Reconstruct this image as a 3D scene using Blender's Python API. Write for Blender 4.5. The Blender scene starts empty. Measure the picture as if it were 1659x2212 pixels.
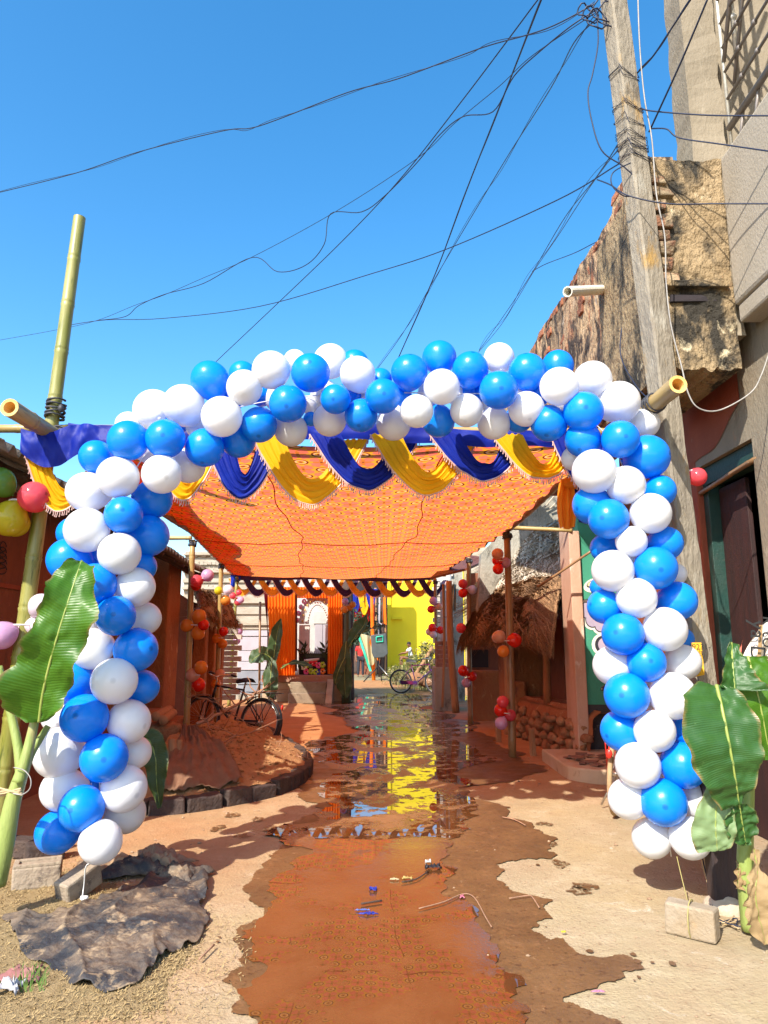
import bpy, bmesh, math, random
from mathutils import Vector, Matrix, noise, Quaternion
R = math.radians
random.seed(11)
sc = bpy.context.scene
COL = sc.collection

# ------------------------------------------------------------------ camera
F_PX, CU, CV, PITCH, CAM_H = 1530.0, 829.5, 1106.0, R(10.6), 1.45   # in a 1659 x 2212 frame
cam_d = bpy.data.cameras.new('camera')
cam_d.sensor_fit = 'VERTICAL'; cam_d.sensor_height = 36.0
cam_d.lens = F_PX / 2212.0 * 36.0
cam_d.clip_start = 0.05; cam_d.clip_end = 2000
cam = bpy.data.objects.new('camera', cam_d); COL.objects.link(cam)
cam.location = (0, 0, CAM_H); cam.rotation_euler = (R(90) + PITCH, 0, 0)
sc.camera = cam

# ------------------------------------------------------------------ sky and sun
SUN_EL, SUN_AZ = R(41), R(29)          # the sun stands behind the camera, to the left
sun_from = Vector((-math.sin(SUN_AZ) * math.cos(SUN_EL), -math.cos(SUN_AZ) * math.cos(SUN_EL), math.sin(SUN_EL)))
w = bpy.data.worlds.new('World'); sc.world = w; w.use_nodes = True
nt = w.node_tree; bg = nt.nodes['Background']
sky = nt.nodes.new('ShaderNodeTexSky'); sky.sky_type = 'NISHITA'; sky.sun_disc = False
sky.sun_elevation = SUN_EL; sky.sun_rotation = math.pi + SUN_AZ
sky.air_density = 1.0; sky.dust_density = 1.0; sky.ozone_density = 1.4; sky.altitude = 50
hs = nt.nodes.new('ShaderNodeHueSaturation'); hs.inputs['Hue'].default_value = .494; hs.inputs['Saturation'].default_value = 1.38
nt.links.new(sky.outputs[0], hs.inputs['Color']); nt.links.new(hs.outputs[0], bg.inputs[0])
bg.inputs[1].default_value = 0.15
sl = bpy.data.lights.new('sun', 'SUN'); sl.energy = 3.9; sl.angle = R(0.55); sl.color = (1.0, 0.93, 0.82)
so = bpy.data.objects.new('sun', sl); COL.objects.link(so)
so.rotation_euler = (-sun_from).to_track_quat('-Z', 'Y').to_euler(); so.location = sun_from * 60
vs = sc.view_settings
vs.view_transform = 'Standard'; vs.look = 'None'; vs.gamma = 1.0; vs.exposure = 1.2; vs.use_curve_mapping = False
sc.cycles.max_bounces = 8; sc.cycles.diffuse_bounces = 5; sc.cycles.glossy_bounces = 4
sc.cycles.transmission_bounces = 4; sc.cycles.transparent_max_bounces = 6
sc.cycles.caustics_reflective = False; sc.cycles.caustics_refractive = False
sc.cycles.use_denoising = True
sc.cycles.sample_clamp_indirect = 6.0

# ------------------------------------------------------------------ from the picture plane into the place
_c, _s = math.cos(PITCH), math.sin(PITCH)
def ray(u, v):
    cx, cy = (u - CU) / F_PX, (CV - v) / F_PX
    return Vector((cx, _c - cy * _s, _s + cy * _c))
def P(u, v, d):
    r = ray(u, v); return Vector((0, 0, CAM_H)) + r * (d / r.y)
def G(u, v, z=0.0):
    r = ray(u, v); t = (z - CAM_H) / r.z; return Vector((0, 0, CAM_H)) + r * t
def zc(p): return p[1] * _c + (p[2] - CAM_H) * _s
def px(p):                      # metres per picture unit at p
    return zc(p) / F_PX

# ------------------------------------------------------------------ mesh helpers
class MB:
    def __init__(s): s.V = []; s.F = []
    def add(s, vs, fs):
        o = len(s.V); s.V += [tuple(v) for v in vs]; s.F += [tuple(i + o for i in f) for f in fs]; return s
    def box(s, c, d, rz=0.0, M=None, jit=0.0, rnd=random):
        x, y, z = d[0] / 2, d[1] / 2, d[2] / 2
        pts = [Vector((a * x, b * y, e * z)) for e in (-1, 1) for a, b in ((-1, -1), (1, -1), (1, 1), (-1, 1))]
        if jit: pts = [p + Vector((rnd.uniform(-jit, jit), rnd.uniform(-jit, jit), rnd.uniform(-jit, jit))) for p in pts]
        m = (M if M is not None else Matrix.Rotation(rz, 3, 'Z'))
        pts = [m @ p + Vector(c) for p in pts]
        return s.add(pts, [(3, 2, 1, 0), (4, 5, 6, 7), (0, 1, 5, 4), (1, 2, 6, 5), (2, 3, 7, 6), (3, 0, 4, 7)])
    def span(s, x0, x1, y0, y1, z0, z1): return s.box(((x0 + x1) / 2, (y0 + y1) / 2, (z0 + z1) / 2), (abs(x1 - x0), abs(y1 - y0), abs(z1 - z0)))
    def tube(s, pts, r, n=8, cap=True):
        pts = [Vector(p) for p in pts]; N = len(pts)
        rs = r if isinstance(r, (list, tuple)) else [r] * N
        t0 = (pts[1] - pts[0]).normalized()
        up = Vector((0, 0, 1)) if abs(t0.z) < .9 else Vector((0, 1, 0))
        a = t0.cross(up).normalized(); vs = []; fs = []
        for i, p in enumerate(pts):
            t = (pts[min(i + 1, N - 1)] - pts[max(i - 1, 0)])
            t = t.normalized() if t.length > 1e-9 else t0
            a = (a - t * a.dot(t))
            a = a.normalized() if a.length > 1e-6 else t.orthogonal().normalized()
            b = t.cross(a)
            for k in range(n):
                q = 2 * math.pi * k / n
                vs.append(p + (a * math.cos(q) + b * math.sin(q)) * rs[i])
        for i in range(N - 1):
            for k in range(n):
                fs.append((i * n + k, i * n + (k + 1) % n, (i + 1) * n + (k + 1) % n, (i + 1) * n + k))
        if cap:
            fs.append(tuple(range(n - 1, -1, -1))); fs.append(tuple((N - 1) * n + k for k in range(n)))
        return s.add(vs, fs)
    def lathe(s, prof, c=(0, 0, 0), n=16, axis=None, cap=False):
        q = Vector((0, 0, 1)).rotation_difference(Vector(axis)) if axis is not None else Quaternion()
        vs = []; fs = []
        for (r, z) in prof:
            for k in range(n):
                a = 2 * math.pi * k / n
                vs.append(q @ Vector((r * math.cos(a), r * math.sin(a), z)) + Vector(c))
        for i in range(len(prof) - 1):
            for k in range(n):
                fs.append((i * n + k, i * n + (k + 1) % n, (i + 1) * n + (k + 1) % n, (i + 1) * n + k))
        if cap:
            fs.append(tuple(range(n - 1, -1, -1))); fs.append(tuple((len(prof) - 1) * n + k for k in range(n)))
        return s.add(vs, fs)
    def grid(s, fn, nu, nv):
        vs = [fn(i / nu, j / nv) for j in range(nv + 1) for i in range(nu + 1)]
        fs = [(j * (nu + 1) + i, j * (nu + 1) + i + 1, (j + 1) * (nu + 1) + i + 1, (j + 1) * (nu + 1) + i) for j in range(nv) for i in range(nu)]
        return s.add(vs, fs)
    def blob(s, c, d, amp=.12, fr=1.5, n=10, seed=0.0):
        vs = []; fs = []; c = Vector(c)
        for j in range(n // 2 + 1):
            th = math.pi * j / (n // 2)
            for k in range(n):
                a = 2 * math.pi * k / n
                p = Vector((math.sin(th) * math.cos(a), math.sin(th) * math.sin(a), math.cos(th)))
                k_ = 1 + amp * noise.noise(p * fr + Vector((seed, seed * 1.7, -seed)))
                if amp > .2: k_ = max(.6, min(1.25, k_))
                vs.append(c + Vector((p.x * d[0] / 2, p.y * d[1] / 2, p.z * d[2] / 2)) * k_)
        for j in range(n // 2):
            for k in range(n):
                fs.append((j * n + k, (j + 1) * n + k, (j + 1) * n + (k + 1) % n, j * n + (k + 1) % n))
        return s.add(vs, fs)
    def prism(s, poly, depth):                       # poly: 3-D points in a plane, depth: extrusion vector
        n = len(poly); d = Vector(depth); a = [Vector(p) for p in poly]
        fs = [tuple(range(n - 1, -1, -1)), tuple(range(n, 2 * n))]
        fs += [(i, (i + 1) % n, n + (i + 1) % n, n + i) for i in range(n)]
        return s.add(a + [p + d for p in a], fs)

LIB = {}
def build(name, mb, m, parent=None, smooth=False, local=False, bevel=0.0, solid=0.0, sub=0, fix=False, kind=None):
    me = bpy.data.meshes.new(name)
    if parent is not None and not local:
        o = parent.location if parent.parent is None else parent.parent.location
        pts = [(v[0] - o[0], v[1] - o[1], v[2] - o[2]) for v in mb.V]
    else: pts = mb.V
    me.from_pydata(pts, [], mb.F)
    if fix:
        bm = bmesh.new(); bm.from_mesh(me)
        bmesh.ops.remove_doubles(bm, verts=bm.verts, dist=1e-5)
        bmesh.ops.recalc_face_normals(bm, faces=bm.faces); bm.to_mesh(me); bm.free()
    me.update()
    if smooth:
        me.polygons.foreach_set('use_smooth', [True] * len(me.polygons))
    if m is not None: me.materials.append(m)
    ob = bpy.data.objects.new(name, me); COL.objects.link(ob)
    if parent is not None: ob.parent = parent
    if solid:
        md = ob.modifiers.new('solid', 'SOLIDIFY'); md.thickness = solid; md.offset = 0
    if bevel:
        md = ob.modifiers.new('bevel', 'BEVEL'); md.width = bevel; md.segments = 2; md.limit_method = 'ANGLE'
    if sub:
        md = ob.modifiers.new('sub', 'SUBSURF'); md.levels = sub; md.render_levels = sub
    if kind: ob['kind'] = kind
    return ob
def tag(o, label, cat, group=None):
    o['label'] = label; o['category'] = cat
    if group: o['group'] = group
    return o
def thing(name, label, cat, loc=(0, 0, 0), group=None, rz=0.0):
    o = bpy.data.objects.new(name, None); COL.objects.link(o)
    o.empty_display_size = .1; o.location = loc; o.rotation_euler = (0, 0, rz)
    return tag(o, label, cat, group)
def structure(o): o['kind'] = 'structure'; return o
def share(name, src, parent, loc=None, rot=None, scale=None, m=None):    # another piece with the same mesh
    o = bpy.data.objects.new(name, src.data); COL.objects.link(o); o.parent = parent
    if loc is not None: o.location = loc
    if rot is not None: o.rotation_euler = rot
    if scale is not None: o.scale = scale
    for md in src.modifiers:
        n = o.modifiers.new(md.name, md.type)
        if md.type == 'BEVEL': n.width = md.width; n.segments = md.segments; n.limit_method = md.limit_method
    return o
def smooth_path(pts, k=6):
    pts = [Vector(p) for p in pts]; out = []
    for i in range(len(pts) - 1):
        p0, p1, p2, p3 = pts[max(i - 1, 0)], pts[i], pts[i + 1], pts[min(i + 2, len(pts) - 1)]
        for j in range(k):
            t = j / k
            out.append(.5 * ((2 * p1) + (p2 - p0) * t + (2 * p0 - 5 * p1 + 4 * p2 - p3) * t * t + (3 * p1 - p0 - 3 * p2 + p3) * t ** 3))
    out.append(pts[-1]); return out
def fbm(p, o=4): return noise.fractal(Vector(p), 1.0, 2.0, o)

# ------------------------------------------------------------------ materials
def newmat(name):
    m = bpy.data.materials.new(name); m.use_nodes = True
    return m, m.node_tree, m.node_tree.nodes['Principled BSDF']
def rgb(c): return (c[0], c[1], c[2], 1.0)
def nd(t, kind, **kw):
    n = t.nodes.new(kind)
    for k, v in kw.items(): setattr(n, k, v)
    return n
def coords(t, scale=1.0, stretch=(1, 1, 1), world=False):
    if world: o = nd(t, 'ShaderNodeNewGeometry').outputs['Position']
    else: o = nd(t, 'ShaderNodeTexCoord').outputs['Object']
    mp = nd(t, 'ShaderNodeMapping'); mp.inputs['Scale'].default_value = tuple(scale * q for q in stretch)
    t.links.new(o, mp.inputs[0]); return mp.outputs[0]
def noise_fac(t, vec, scale=1.0, detail=6, rough=.6, lo=.35, hi=.65, dist=0.0):
    n = nd(t, 'ShaderNodeTexNoise'); n.inputs['Scale'].default_value = scale; n.inputs['Detail'].default_value = detail
    n.inputs['Roughness'].default_value = rough; n.inputs['Distortion'].default_value = dist
    t.links.new(vec, n.inputs['Vector'])
    r = nd(t, 'ShaderNodeMapRange'); r.inputs[1].default_value = lo; r.inputs[2].default_value = hi; r.clamp = True
    t.links.new(n.outputs[0], r.inputs[0]); return r.outputs[0]
def mixc(t, f, a, b, mode='MIX'):
    n = nd(t, 'ShaderNodeMix', data_type='RGBA', blend_type=mode)
    for s_, v in ((0, f), (6, a), (7, b)):
        if isinstance(v, (int, float)): n.inputs[s_].default_value = v
        elif isinstance(v, (tuple, list)): n.inputs[s_].default_value = rgb(v)
        else: t.links.new(v, n.inputs[s_])
    return n.outputs[2]
def maths(t, op, a, b=0.0, c=None, clamp=False):
    n = nd(t, 'ShaderNodeMath', operation=op); n.use_clamp = clamp
    for i, v in enumerate((a, b, c)):
        if v is None: continue
        if isinstance(v, (int, float)): n.inputs[i].default_value = v
        else: t.links.new(v, n.inputs[i])
    return n.outputs[0]
def bumpn(t, h, strength=.3, dist=.02, normal=None):
    b = nd(t, 'ShaderNodeBump'); b.inputs['Strength'].default_value = strength; b.inputs['Distance'].default_value = dist
    t.links.new(h, b.inputs['Height'])
    if normal is not None: t.links.new(normal, b.inputs['Normal'])
    return b.outputs[0]
def mat(name, c1, c2=None, rough=.8, scale=3.0, stretch=(1, 1, 1), lo=.35, hi=.65, spots=None, bump=.3, bscale=40, bdist=.01,
        rnd=0.0, spec=.4, metal=0.0, transl=0.0, coat=0.0, world=False, wave=None):
    m, t, b = newmat(name)
    vec = coords(t, 1.0, stretch, world)
    col = rgb(c1)[:3]
    if c2 is not None: col = mixc(t, noise_fac(t, vec, scale, 7, .62, lo, hi), tuple(c1), tuple(c2))
    for sp in (spots or []):          # (colour, scale, lo, hi)
        col = mixc(t, noise_fac(t, vec, sp[1], 8, .68, sp[2], sp[3], .3), col, tuple(sp[0]))
    if rnd:
        oi = nd(t, 'ShaderNodeObjectInfo'); h = nd(t, 'ShaderNodeHueSaturation')
        t.links.new(maths(t, 'MULTIPLY_ADD', oi.outputs['Random'], rnd, 1 - rnd / 2), h.inputs['Value'])
        if isinstance(col, tuple): h.inputs['Color'].default_value = rgb(col)
        else: t.links.new(col, h.inputs['Color'])
        col = h.outputs[0]
    if isinstance(col, tuple): b.inputs['Base Color'].default_value = rgb(col)
    else: t.links.new(col, b.inputs['Base Color'])
    b.inputs['Roughness'].default_value = rough; b.inputs['Specular IOR Level'].default_value = spec
    b.inputs['Metallic'].default_value = metal; b.inputs['Coat Weight'].default_value = coat
    if bump:
        h = noise_fac(t, vec, bscale, 5, .6, .2, .8)
        nrm = bumpn(t, h, bump, bdist)
        if wave:
            wv = nd(t, 'ShaderNodeTexWave'); wv.inputs['Scale'].default_value = wave[0]; wv.bands_direction = wave[2]
            wv.inputs['Distortion'].default_value = 1.0
            t.links.new(vec, wv.inputs[0]); nrm = bumpn(t, wv.outputs[1], wave[1], .01, nrm)
        t.links.new(nrm, b.inputs['Normal'])
    if transl:
        tr = nd(t, 'ShaderNodeBsdfTranslucent'); mx = nd(t, 'ShaderNodeMixShader'); mx.inputs[0].default_value = transl
        if isinstance(col, tuple): tr.inputs[0].default_value = rgb(col)
        else: t.links.new(col, tr.inputs[0])
        out = t.nodes['Material Output']
        t.links.new(b.outputs[0], mx.inputs[1]); t.links.new(tr.outputs[0], mx.inputs[2]); t.links.new(mx.outputs[0], out.inputs[0])
    return m
# ================================================================== ground and water
def ground_material():
    m, t, b = newmat('trodden_cement')
    v = coords(t, 1.0, world=True)
    c = mixc(t, noise_fac(t, v, .55, 8, .62, .36, .62), (.40, .31, .175), (.34, .275, .18))
    c = mixc(t, noise_fac(t, v, 2.6, 8, .7, .48, .74), c, (.47, .39, .26))
    c = mixc(t, noise_fac(t, v, 1.3, 9, .7, .56, .75, .4), c, (.33, .22, .13))
    c = mixc(t, noise_fac(t, v, 14, 6, .7, .56, .8), c, (.26, .18, .11))
    c = mixc(t, noise_fac(t, v, 38, 5, .7, .58, .70), c, (.20, .14, .085))
    c = mixc(t, noise_fac(t, v, 3.4, 9, .75, .60, .68, .8), c, (.56, .50, .40))
    c = mixc(t, noise_fac(t, v, .8, 6, .6, .55, .72), c, (.30, .23, .135))
    # red earth up the lane and left, with canopy's orange light painted in
    sx = nd(t, 'ShaderNodeSeparateXYZ'); t.links.new(v, sx.inputs[0])
    far = nd(t, 'ShaderNodeMapRange'); far.inputs[1].default_value = 6.5; far.inputs[2].default_value = 10; t.links.new(sx.outputs[1], far.inputs[0])
    lf = nd(t, 'ShaderNodeMapRange'); lf.inputs[1].default_value = 0.2; lf.inputs[2].default_value = -1.6; t.links.new(sx.outputs[0], lf.inputs[0])
    e = maths(t, 'ADD', maths(t, 'MAXIMUM', far.outputs[0], maths(t, 'MULTIPLY', lf.outputs[0], .55)), maths(t, 'MULTIPLY_ADD', noise_fac(t, v, 1.1, 7, .6, .2, .8), .6, -.3), clamp=True)
    c = mixc(t, e, c, mixc(t, noise_fac(t, v, 3.5, 8, .65, .35, .7), (.46, .225, .09), (.34, .15, .06)))
    t.links.new(c, b.inputs['Base Color']); b.inputs['Roughness'].default_value = .9; b.inputs['Specular IOR Level'].default_value = .25
    h = maths(t, 'ADD', noise_fac(t, v, 9, 9, .7, .2, .8), maths(t, 'MULTIPLY', noise_fac(t, v, 60, 4, .6, .2, .8), .5))
    t.links.new(bumpn(t, h, .55, .02), b.inputs['Normal']); return m
def gz(x, y):
    return .003 * fbm((x * .9, y * .9, 0)) + .0015 * fbm((x * 5, y * 5, 3), 3) - .004
mb = MB()
mb.grid(lambda a, b_: (lambda x, y: (x, y, gz(x, y)))(-8 + 16 * a, -2 + 32 * b_), 128, 256)
ground = structure(build('ground', mb, ground_material(), smooth=True))
mb = MB()          # the land beyond, out to the horizon
mb.add([(-600, -600, -.05), (600, -600, -.05), (600, 900, -.05), (-600, 900, -.05)], [(0, 1, 2, 3)])
structure(build('far_ground', mb, mat('dry_earth', (.32, .24, .15), (.24, .2, .1), .95, .05, world=True)))

def jag(poly, amp, it=4, seed=1):
    rr = random.Random(seed); pts = [Vector((p.x, p.y)) for p in poly]
    for k in range(it):
        out = []
        for i, p in enumerate(pts):
            q = pts[(i + 1) % len(pts)]; d = q - p; L = d.length
            n_ = Vector((-d.y, d.x)) / (L + 1e-9)
            out += [p, (p + q) / 2 + n_ * rr.gauss(0, amp * L) ]
        pts = out
    return pts
def flat(polys, z):
    bm = bmesh.new()
    for pts in polys:
        f = bm.faces.new([bm.verts.new((p.x, p.y, z)) for p in pts])
    bmesh.ops.triangulate(bm, faces=bm.faces)
    bmesh.ops.recalc_face_normals(bm, faces=bm.faces)
    m_ = MB(); bm.verts.ensure_lookup_table()
    for i, v in enumerate(bm.verts): v.index = i
    m_.add([v.co[:] for v in bm.verts], [tuple(v.index for v in (f.verts if f.normal.z > 0 else reversed(f.verts))) for f in bm.faces]); bm.free(); return m_
wet_px = [(770, 1486), (900, 1484), (915, 1520), (975, 1548), (1010, 1568), (1075, 1596), (1120, 1640), (1150, 1672), (1100, 1690), (1010, 1698), (1000, 1722),
          (1100, 1755), (1152, 1790), (1192, 1856), (1070, 1868), (1098, 1922), (1194, 1944), (1194, 1985), (1150, 2005), (1215, 2028), (1252, 2062),
          (1300, 2070), (1345, 2062), (1404, 2096), (1310, 2122), (1215, 2166), (1290, 2192), (1370, 2222), (1300, 2330), (560, 2330), (600, 2240), (500, 2190), (478, 2120), (524, 2056), (520, 2000), (556, 1958),
          (545, 1902), (600, 1838), (632, 1776), (700, 1752), (640, 1700), (668, 1640), (700, 1592), (742, 1550), (755, 1515)]
wp = [G(*p) for p in wet_px]
prints = [(1186, 1822), (1208, 1866), (1264, 1916), (1250, 1926), (1178, 1780), (470, 1790), (520, 1806), (560, 1770), (585, 1792), (500, 1700 + 60), (640, 1800), (1010, 1742)]
rr = random.Random(5)
extra = []
for (u, v) in prints:
    c = G(u, v); n = 7; a0 = rr.uniform(0, 6)
    extra.append([Vector((c.x + .075 * rr.uniform(.5, 1.2) * math.cos(a0 + k * 6.283 / n), c.y + .11 * rr.uniform(.5, 1.2) * math.sin(a0 + k * 6.283 / n))) for k in range(n)])
def damp_material():
    m, t, b = newmat('damp_mud')
    v = coords(t, 1.0, world=True)
    c = mixc(t, noise_fac(t, v, 2.2, 8, .65, .35, .65), (.175, .09, .035), (.11, .055, .022))
    c = mixc(t, noise_fac(t, v, 7, 8, .7, .55, .75), c, (.24, .12, .05))
    c = mixc(t, noise_fac(t, v, 30, 6, .72, .55, .66), c, (.07, .03, .012))
    c = mixc(t, noise_fac(t, v, 1.6, 8, .7, .58, .66, .5), c, (.10, .06, .03))
    c = mixc(t, noise_fac(t, v, 18, 7, .75, .63, .68), c, (.36, .23, .12))
    t.links.new(c, b.inputs['Base Color'])
    t.links.new(maths(t, 'MULTIPLY_ADD', noise_fac(t, v, 5, 6, .6, .3, .7), .3, .30), b.inputs['Roughness'])
    t.links.new(bumpn(t, noise_fac(t, v, 40, 6, .65, .2, .8), .35, .01), b.inputs['Normal']); return m
DAMP = damp_material(); spl = []; rr = random.Random(19); wj = jag(wp, .13, 5, 3)
for k in range(45):           # splashes and drips outside the damp edge
    e = wj[rr.randrange(len(wj))]; c = Vector((e.x + rr.gauss(0, .09), e.y + rr.gauss(0, .12))); q = rr.uniform(.004, .02)
    if 2.6 < c.y < 9: spl.append([Vector((c.x + q * rr.uniform(.6, 1.3) * math.cos(i * .9), c.y + 1.3 * q * rr.uniform(.6, 1.3) * math.sin(i * .9))) for i in range(7)])
damp = structure(build('damp_patch', flat([jag(wp, .13, 5, 3)], .004), DAMP))
structure(build('damp_splashes', flat(spl, .0058), DAMP))
PRN = damp_material(); PRN.name = 'wet_print'; t = PRN.node_tree          # broken-up wet footprints: dry ground shows through
tb = nd(t, 'ShaderNodeBsdfTransparent'); mx = nd(t, 'ShaderNodeMixShader')
t.links.new(noise_fac(t, coords(t, 1.0, world=True), 22, 6, .7, .46, .56), mx.inputs[0])
t.links.new(t.nodes['Principled BSDF'].outputs[0], mx.inputs[1]); t.links.new(tb.outputs[0], mx.inputs[2]); t.links.new(mx.outputs[0], t.nodes['Material Output'].inputs[0])
structure(build('damp_prints', flat([jag(e, .12, 2, 9) for e in extra], .003), PRN))
def shrink(poly, k):
    out = []; n = len(poly)
    for i in range(n):
        a, p, b_ = poly[i - 1], poly[i], poly[(i + 1) % n]
        d = (b_ - a); nn = Vector((-d.y, d.x)).normalized() if d.length else Vector((0, 0))
        out.append(Vector((p.x, p.y)) + nn * k)
    return out
def puddle_material():
    m, t, b = newmat('shallow_puddle')
    v = coords(t, 1.0, world=True)
    silt = noise_fac(t, v, 1.5, 9, .64, .51, .57, .5)
    silt2 = noise_fac(t, v, 7.0, 7, .64, .55, .62, .2)
    s_ = maths(t, 'MAXIMUM', silt, silt2)
    sx = nd(t, 'ShaderNodeSeparateXYZ'); t.links.new(v, sx.inputs[0]); ny = nd(t, 'ShaderNodeMapRange'); t.links.new(sx.outputs[1], ny.inputs[0])      # the water stands deeper near the camera
    ny.inputs[1].default_value = 5.4; ny.inputs[2].default_value = 6.2; ny.inputs[3].default_value = .12; ny.inputs[4].default_value = 1.0
    s_ = maths(t, 'MULTIPLY', s_, ny.outputs[0])
    c = mixc(t, s_, mixc(t, noise_fac(t, v, 3, 6, .6, .3, .7), (.085, .030, .010), (.12, .05, .018)), mixc(t, noise_fac(t, v, 9, 6, .7, .3, .7), (.26, .13, .055), (.17, .085, .04)))
    t.links.new(c, b.inputs['Base Color'])
    t.links.new(maths(t, 'MULTIPLY_ADD', s_, .42, .012), b.inputs['Roughness'])
    b.inputs['IOR'].default_value = 1.72; b.inputs['Specular IOR Level'].default_value = .5
    h = maths(t, 'MULTIPLY', noise_fac(t, v, 45, 5, .6, .2, .8), s_)
    h = maths(t, 'ADD', h, maths(t, 'MULTIPLY', noise_fac(t, v, 6, 2, .5, .2, .8), .005))
    t.links.new(bumpn(t, h, .5, .012), b.inputs['Normal']); return m
pud_px = [(775, 1500), (880, 1498), (905, 1530), (955, 1560), (985, 1600), (1000, 1660), (1000, 1720), (1015, 1770), (1000, 1800), (962, 1835), (985, 1890), (1010, 1950), (1042, 2010), (1075, 2080), (1100, 2160), (1135, 2270), (600, 2300), (560, 2200), (512, 2140),
          (545, 2060), (550, 2000), (585, 1950), (600, 1890), (655, 1832), (690, 1775), (722, 1742), (690, 1700), (702, 1640), (730, 1590), (755, 1550)]
pp = [Vector(G(*p)[:2]) for p in pud_px]
puddle = structure(build('puddle', flat([jag(pp, .15, 4, 8)], .008), puddle_material()))
# ================================================================== bamboo
def bamboo_mat(name, c1, c2, c3):
    m, t, b = newmat(name)
    v = coords(t, 1.0, (1, 1, .12))
    c = mixc(t, noise_fac(t, v, 9, 7, .65, .38, .62), c1, c2)
    c = mixc(t, noise_fac(t, v, 22, 6, .7, .55, .68), c, c3)
    t.links.new(c, b.inputs['Base Color']); b.inputs['Roughness'].default_value = .42
    t.links.new(bumpn(t, noise_fac(t, v, 30, 4, .6, .2, .8), .15, .005), b.inputs['Normal']); return m
BAM_G = bamboo_mat('green_bamboo', (.17, .18, .02), (.34, .31, .10), (.055, .075, .01))
BAM_Y = bamboo_mat('straw_bamboo', (.40, .28, .10), (.34, .22, .07), (.17, .10, .035))
BAM_D = bamboo_mat('dark_bamboo', (.20, .11, .05), (.30, .17, .07), (.08, .045, .02))
BAM_IN = mat('bamboo_inside', (.80, .52, .18), (.62, .36, .10), .7, 8)
STRAP = mat('black_rubber_strap', (.025, .026, .032), (.05, .05, .06), .55, 12, bump=.3)
def bamboo(name, label, a, b_, r0, r1, m, step=.38, group=None, open_a=False, open_b=False, bend=.012, seed=0):
    a, b_ = Vector(a), Vector(b_); L = (b_ - a).length; ax = (b_ - a) / L; rr = random.Random(seed + 7)
    t_ = thing(name, label, 'bamboo pole', tuple(a), group)
    q = Vector((0, 0, 1)).rotation_difference(ax)
    zs = [0.0]; z = rr.uniform(.4, 1) * step; nodes = []
    while z < L - .05: nodes.append(z); z += step * rr.uniform(.85, 1.15)
    prof = []                     # (z, r) outline with raised joints
    for zn in nodes:
        k = r0 + (r1 - r0) * zn / L
        prof += [(zn - .035, k * .985), (zn - .008, k * 1.08), (zn + .002, k * .97), (zn + .010, k * 1.05), (zn + .03, k * .985)]
    prof = [(0, r0)] + prof + [(L, r1)]
    b1, b2 = rr.uniform(-bend, bend), rr.uniform(-bend, bend)
    def off(z_): s_ = math.sin(math.pi * z_ / L); return Vector((b1 * s_, b2 * s_ + .4 * b1 * math.sin(2 * math.pi * z_ / L), 0))
    mbx = MB(); n = 12; vs = []; fs = []
    for (z_, r_) in prof:
        o = off(z_)
        for k in range(n):
            an = 2 * math.pi * k / n; vs.append((o.x + r_ * math.cos(an), o.y + r_ * math.sin(an), z_))
    for i in range(len(prof) - 1):
        for k in range(n): fs.append((i * n + k, i * n + (k + 1) % n, (i + 1) * n + (k + 1) % n, (i + 1) * n + k))
    if not open_a: fs.append(tuple(range(n - 1, -1, -1)))
    if not open_b: fs.append(tuple((len(prof) - 1) * n + k for k in range(n)))
    mbx.add(vs, fs)
    cu = build('culm', mbx, m, t_, smooth=True, local=True)
    cu.rotation_euler = q.to_euler()
    for is_b, op in ((False, open_a), (True, open_b)):
        if not op: continue
        r_ = r1 if is_b else r0; z_ = L if is_b else 0; dz = -.14 if is_b else .14
        ring = MB().lathe([(r_, z_), (r_ * .66, z_ + dz * .01), (r_ * .60, z_ + dz), (0.001, z_ + dz)], n=16)
        e = build('cut_end', ring, BAM_IN, t_, smooth=False, local=True, fix=True); e.rotation_euler = q.to_euler()
    return t_
def lashing(a_thing, c, axis, r, turns=4, w=.022):
    axis = Vector(axis).normalized(); q = Vector((0, 0, 1)).rotation_difference(axis); pts = []
    for i in range(turns * 14 + 1):
        an = 2 * math.pi * i / 14
        pts.append(Vector(c) + q @ Vector((math.cos(an) * r, math.sin(an) * r, w * (i / 14 - turns / 2) + .006 * math.sin(an * 1.7))))
    m_ = MB().tube(pts, [.009 + .003 * math.sin(i * .9) for i in range(len(pts))], 6)
    m_.blob(Vector(c) + q @ Vector((r * .9, -r * .6, 0)), (.05, .05, .07), .25, 2, 8, 3)
    return build('lashing', m_, STRAP, a_thing, smooth=True)

# canopy corner lines (x, y, z) of the two long rails
RAIL_L = [P(20, 880, 4.5), P(130, 945, 5.2), P(412, 1150, 9.7), P(500, 1241, 18.0)]
RAIL_R = [P(1465, 830, 4.15), P(1324, 945, 5.2), P(1097, 1148, 9.7), P(942, 1246, 18.0)]
def rail_at(rail, y):
    for a, b_ in zip(rail, rail[1:]):
        if y <= b_.y or b_ is rail[-1]:
            t = (y - a.y) / (b_.y - a.y); return a + (b_ - a) * t
l1 = bamboo('bamboo_post', 'tall green bamboo post rising into the sky at far left', P(-20, 1880, 5.25), P(172, 470, 5.25), .062, .047, BAM_G, .40, 'canopy posts', open_b=True, seed=1)
lashing(l1, P(120, 885, 5.22), P(118, 870, 5.22) - P(112, 910, 5.22), .066, 5, .03)
lashing(l1, P(118, 935, 5.18), P(118, 870, 5.22) - P(112, 910, 5.22), .070, 3)
def post(u0, v0, d, u1, v1, r, m, label, seed):
    a = P(u0, v0, d); a.z = -.05
    o = bamboo('bamboo_post', label, a, P(u1, v1, d), r * 1.06, r * .92, m, .42, 'canopy posts', seed=seed)
    p = P(u1, v1 + 8, d); lashing(o, p, (0.1, 0, 1), r * 1.15, 4)
    return o
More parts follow.
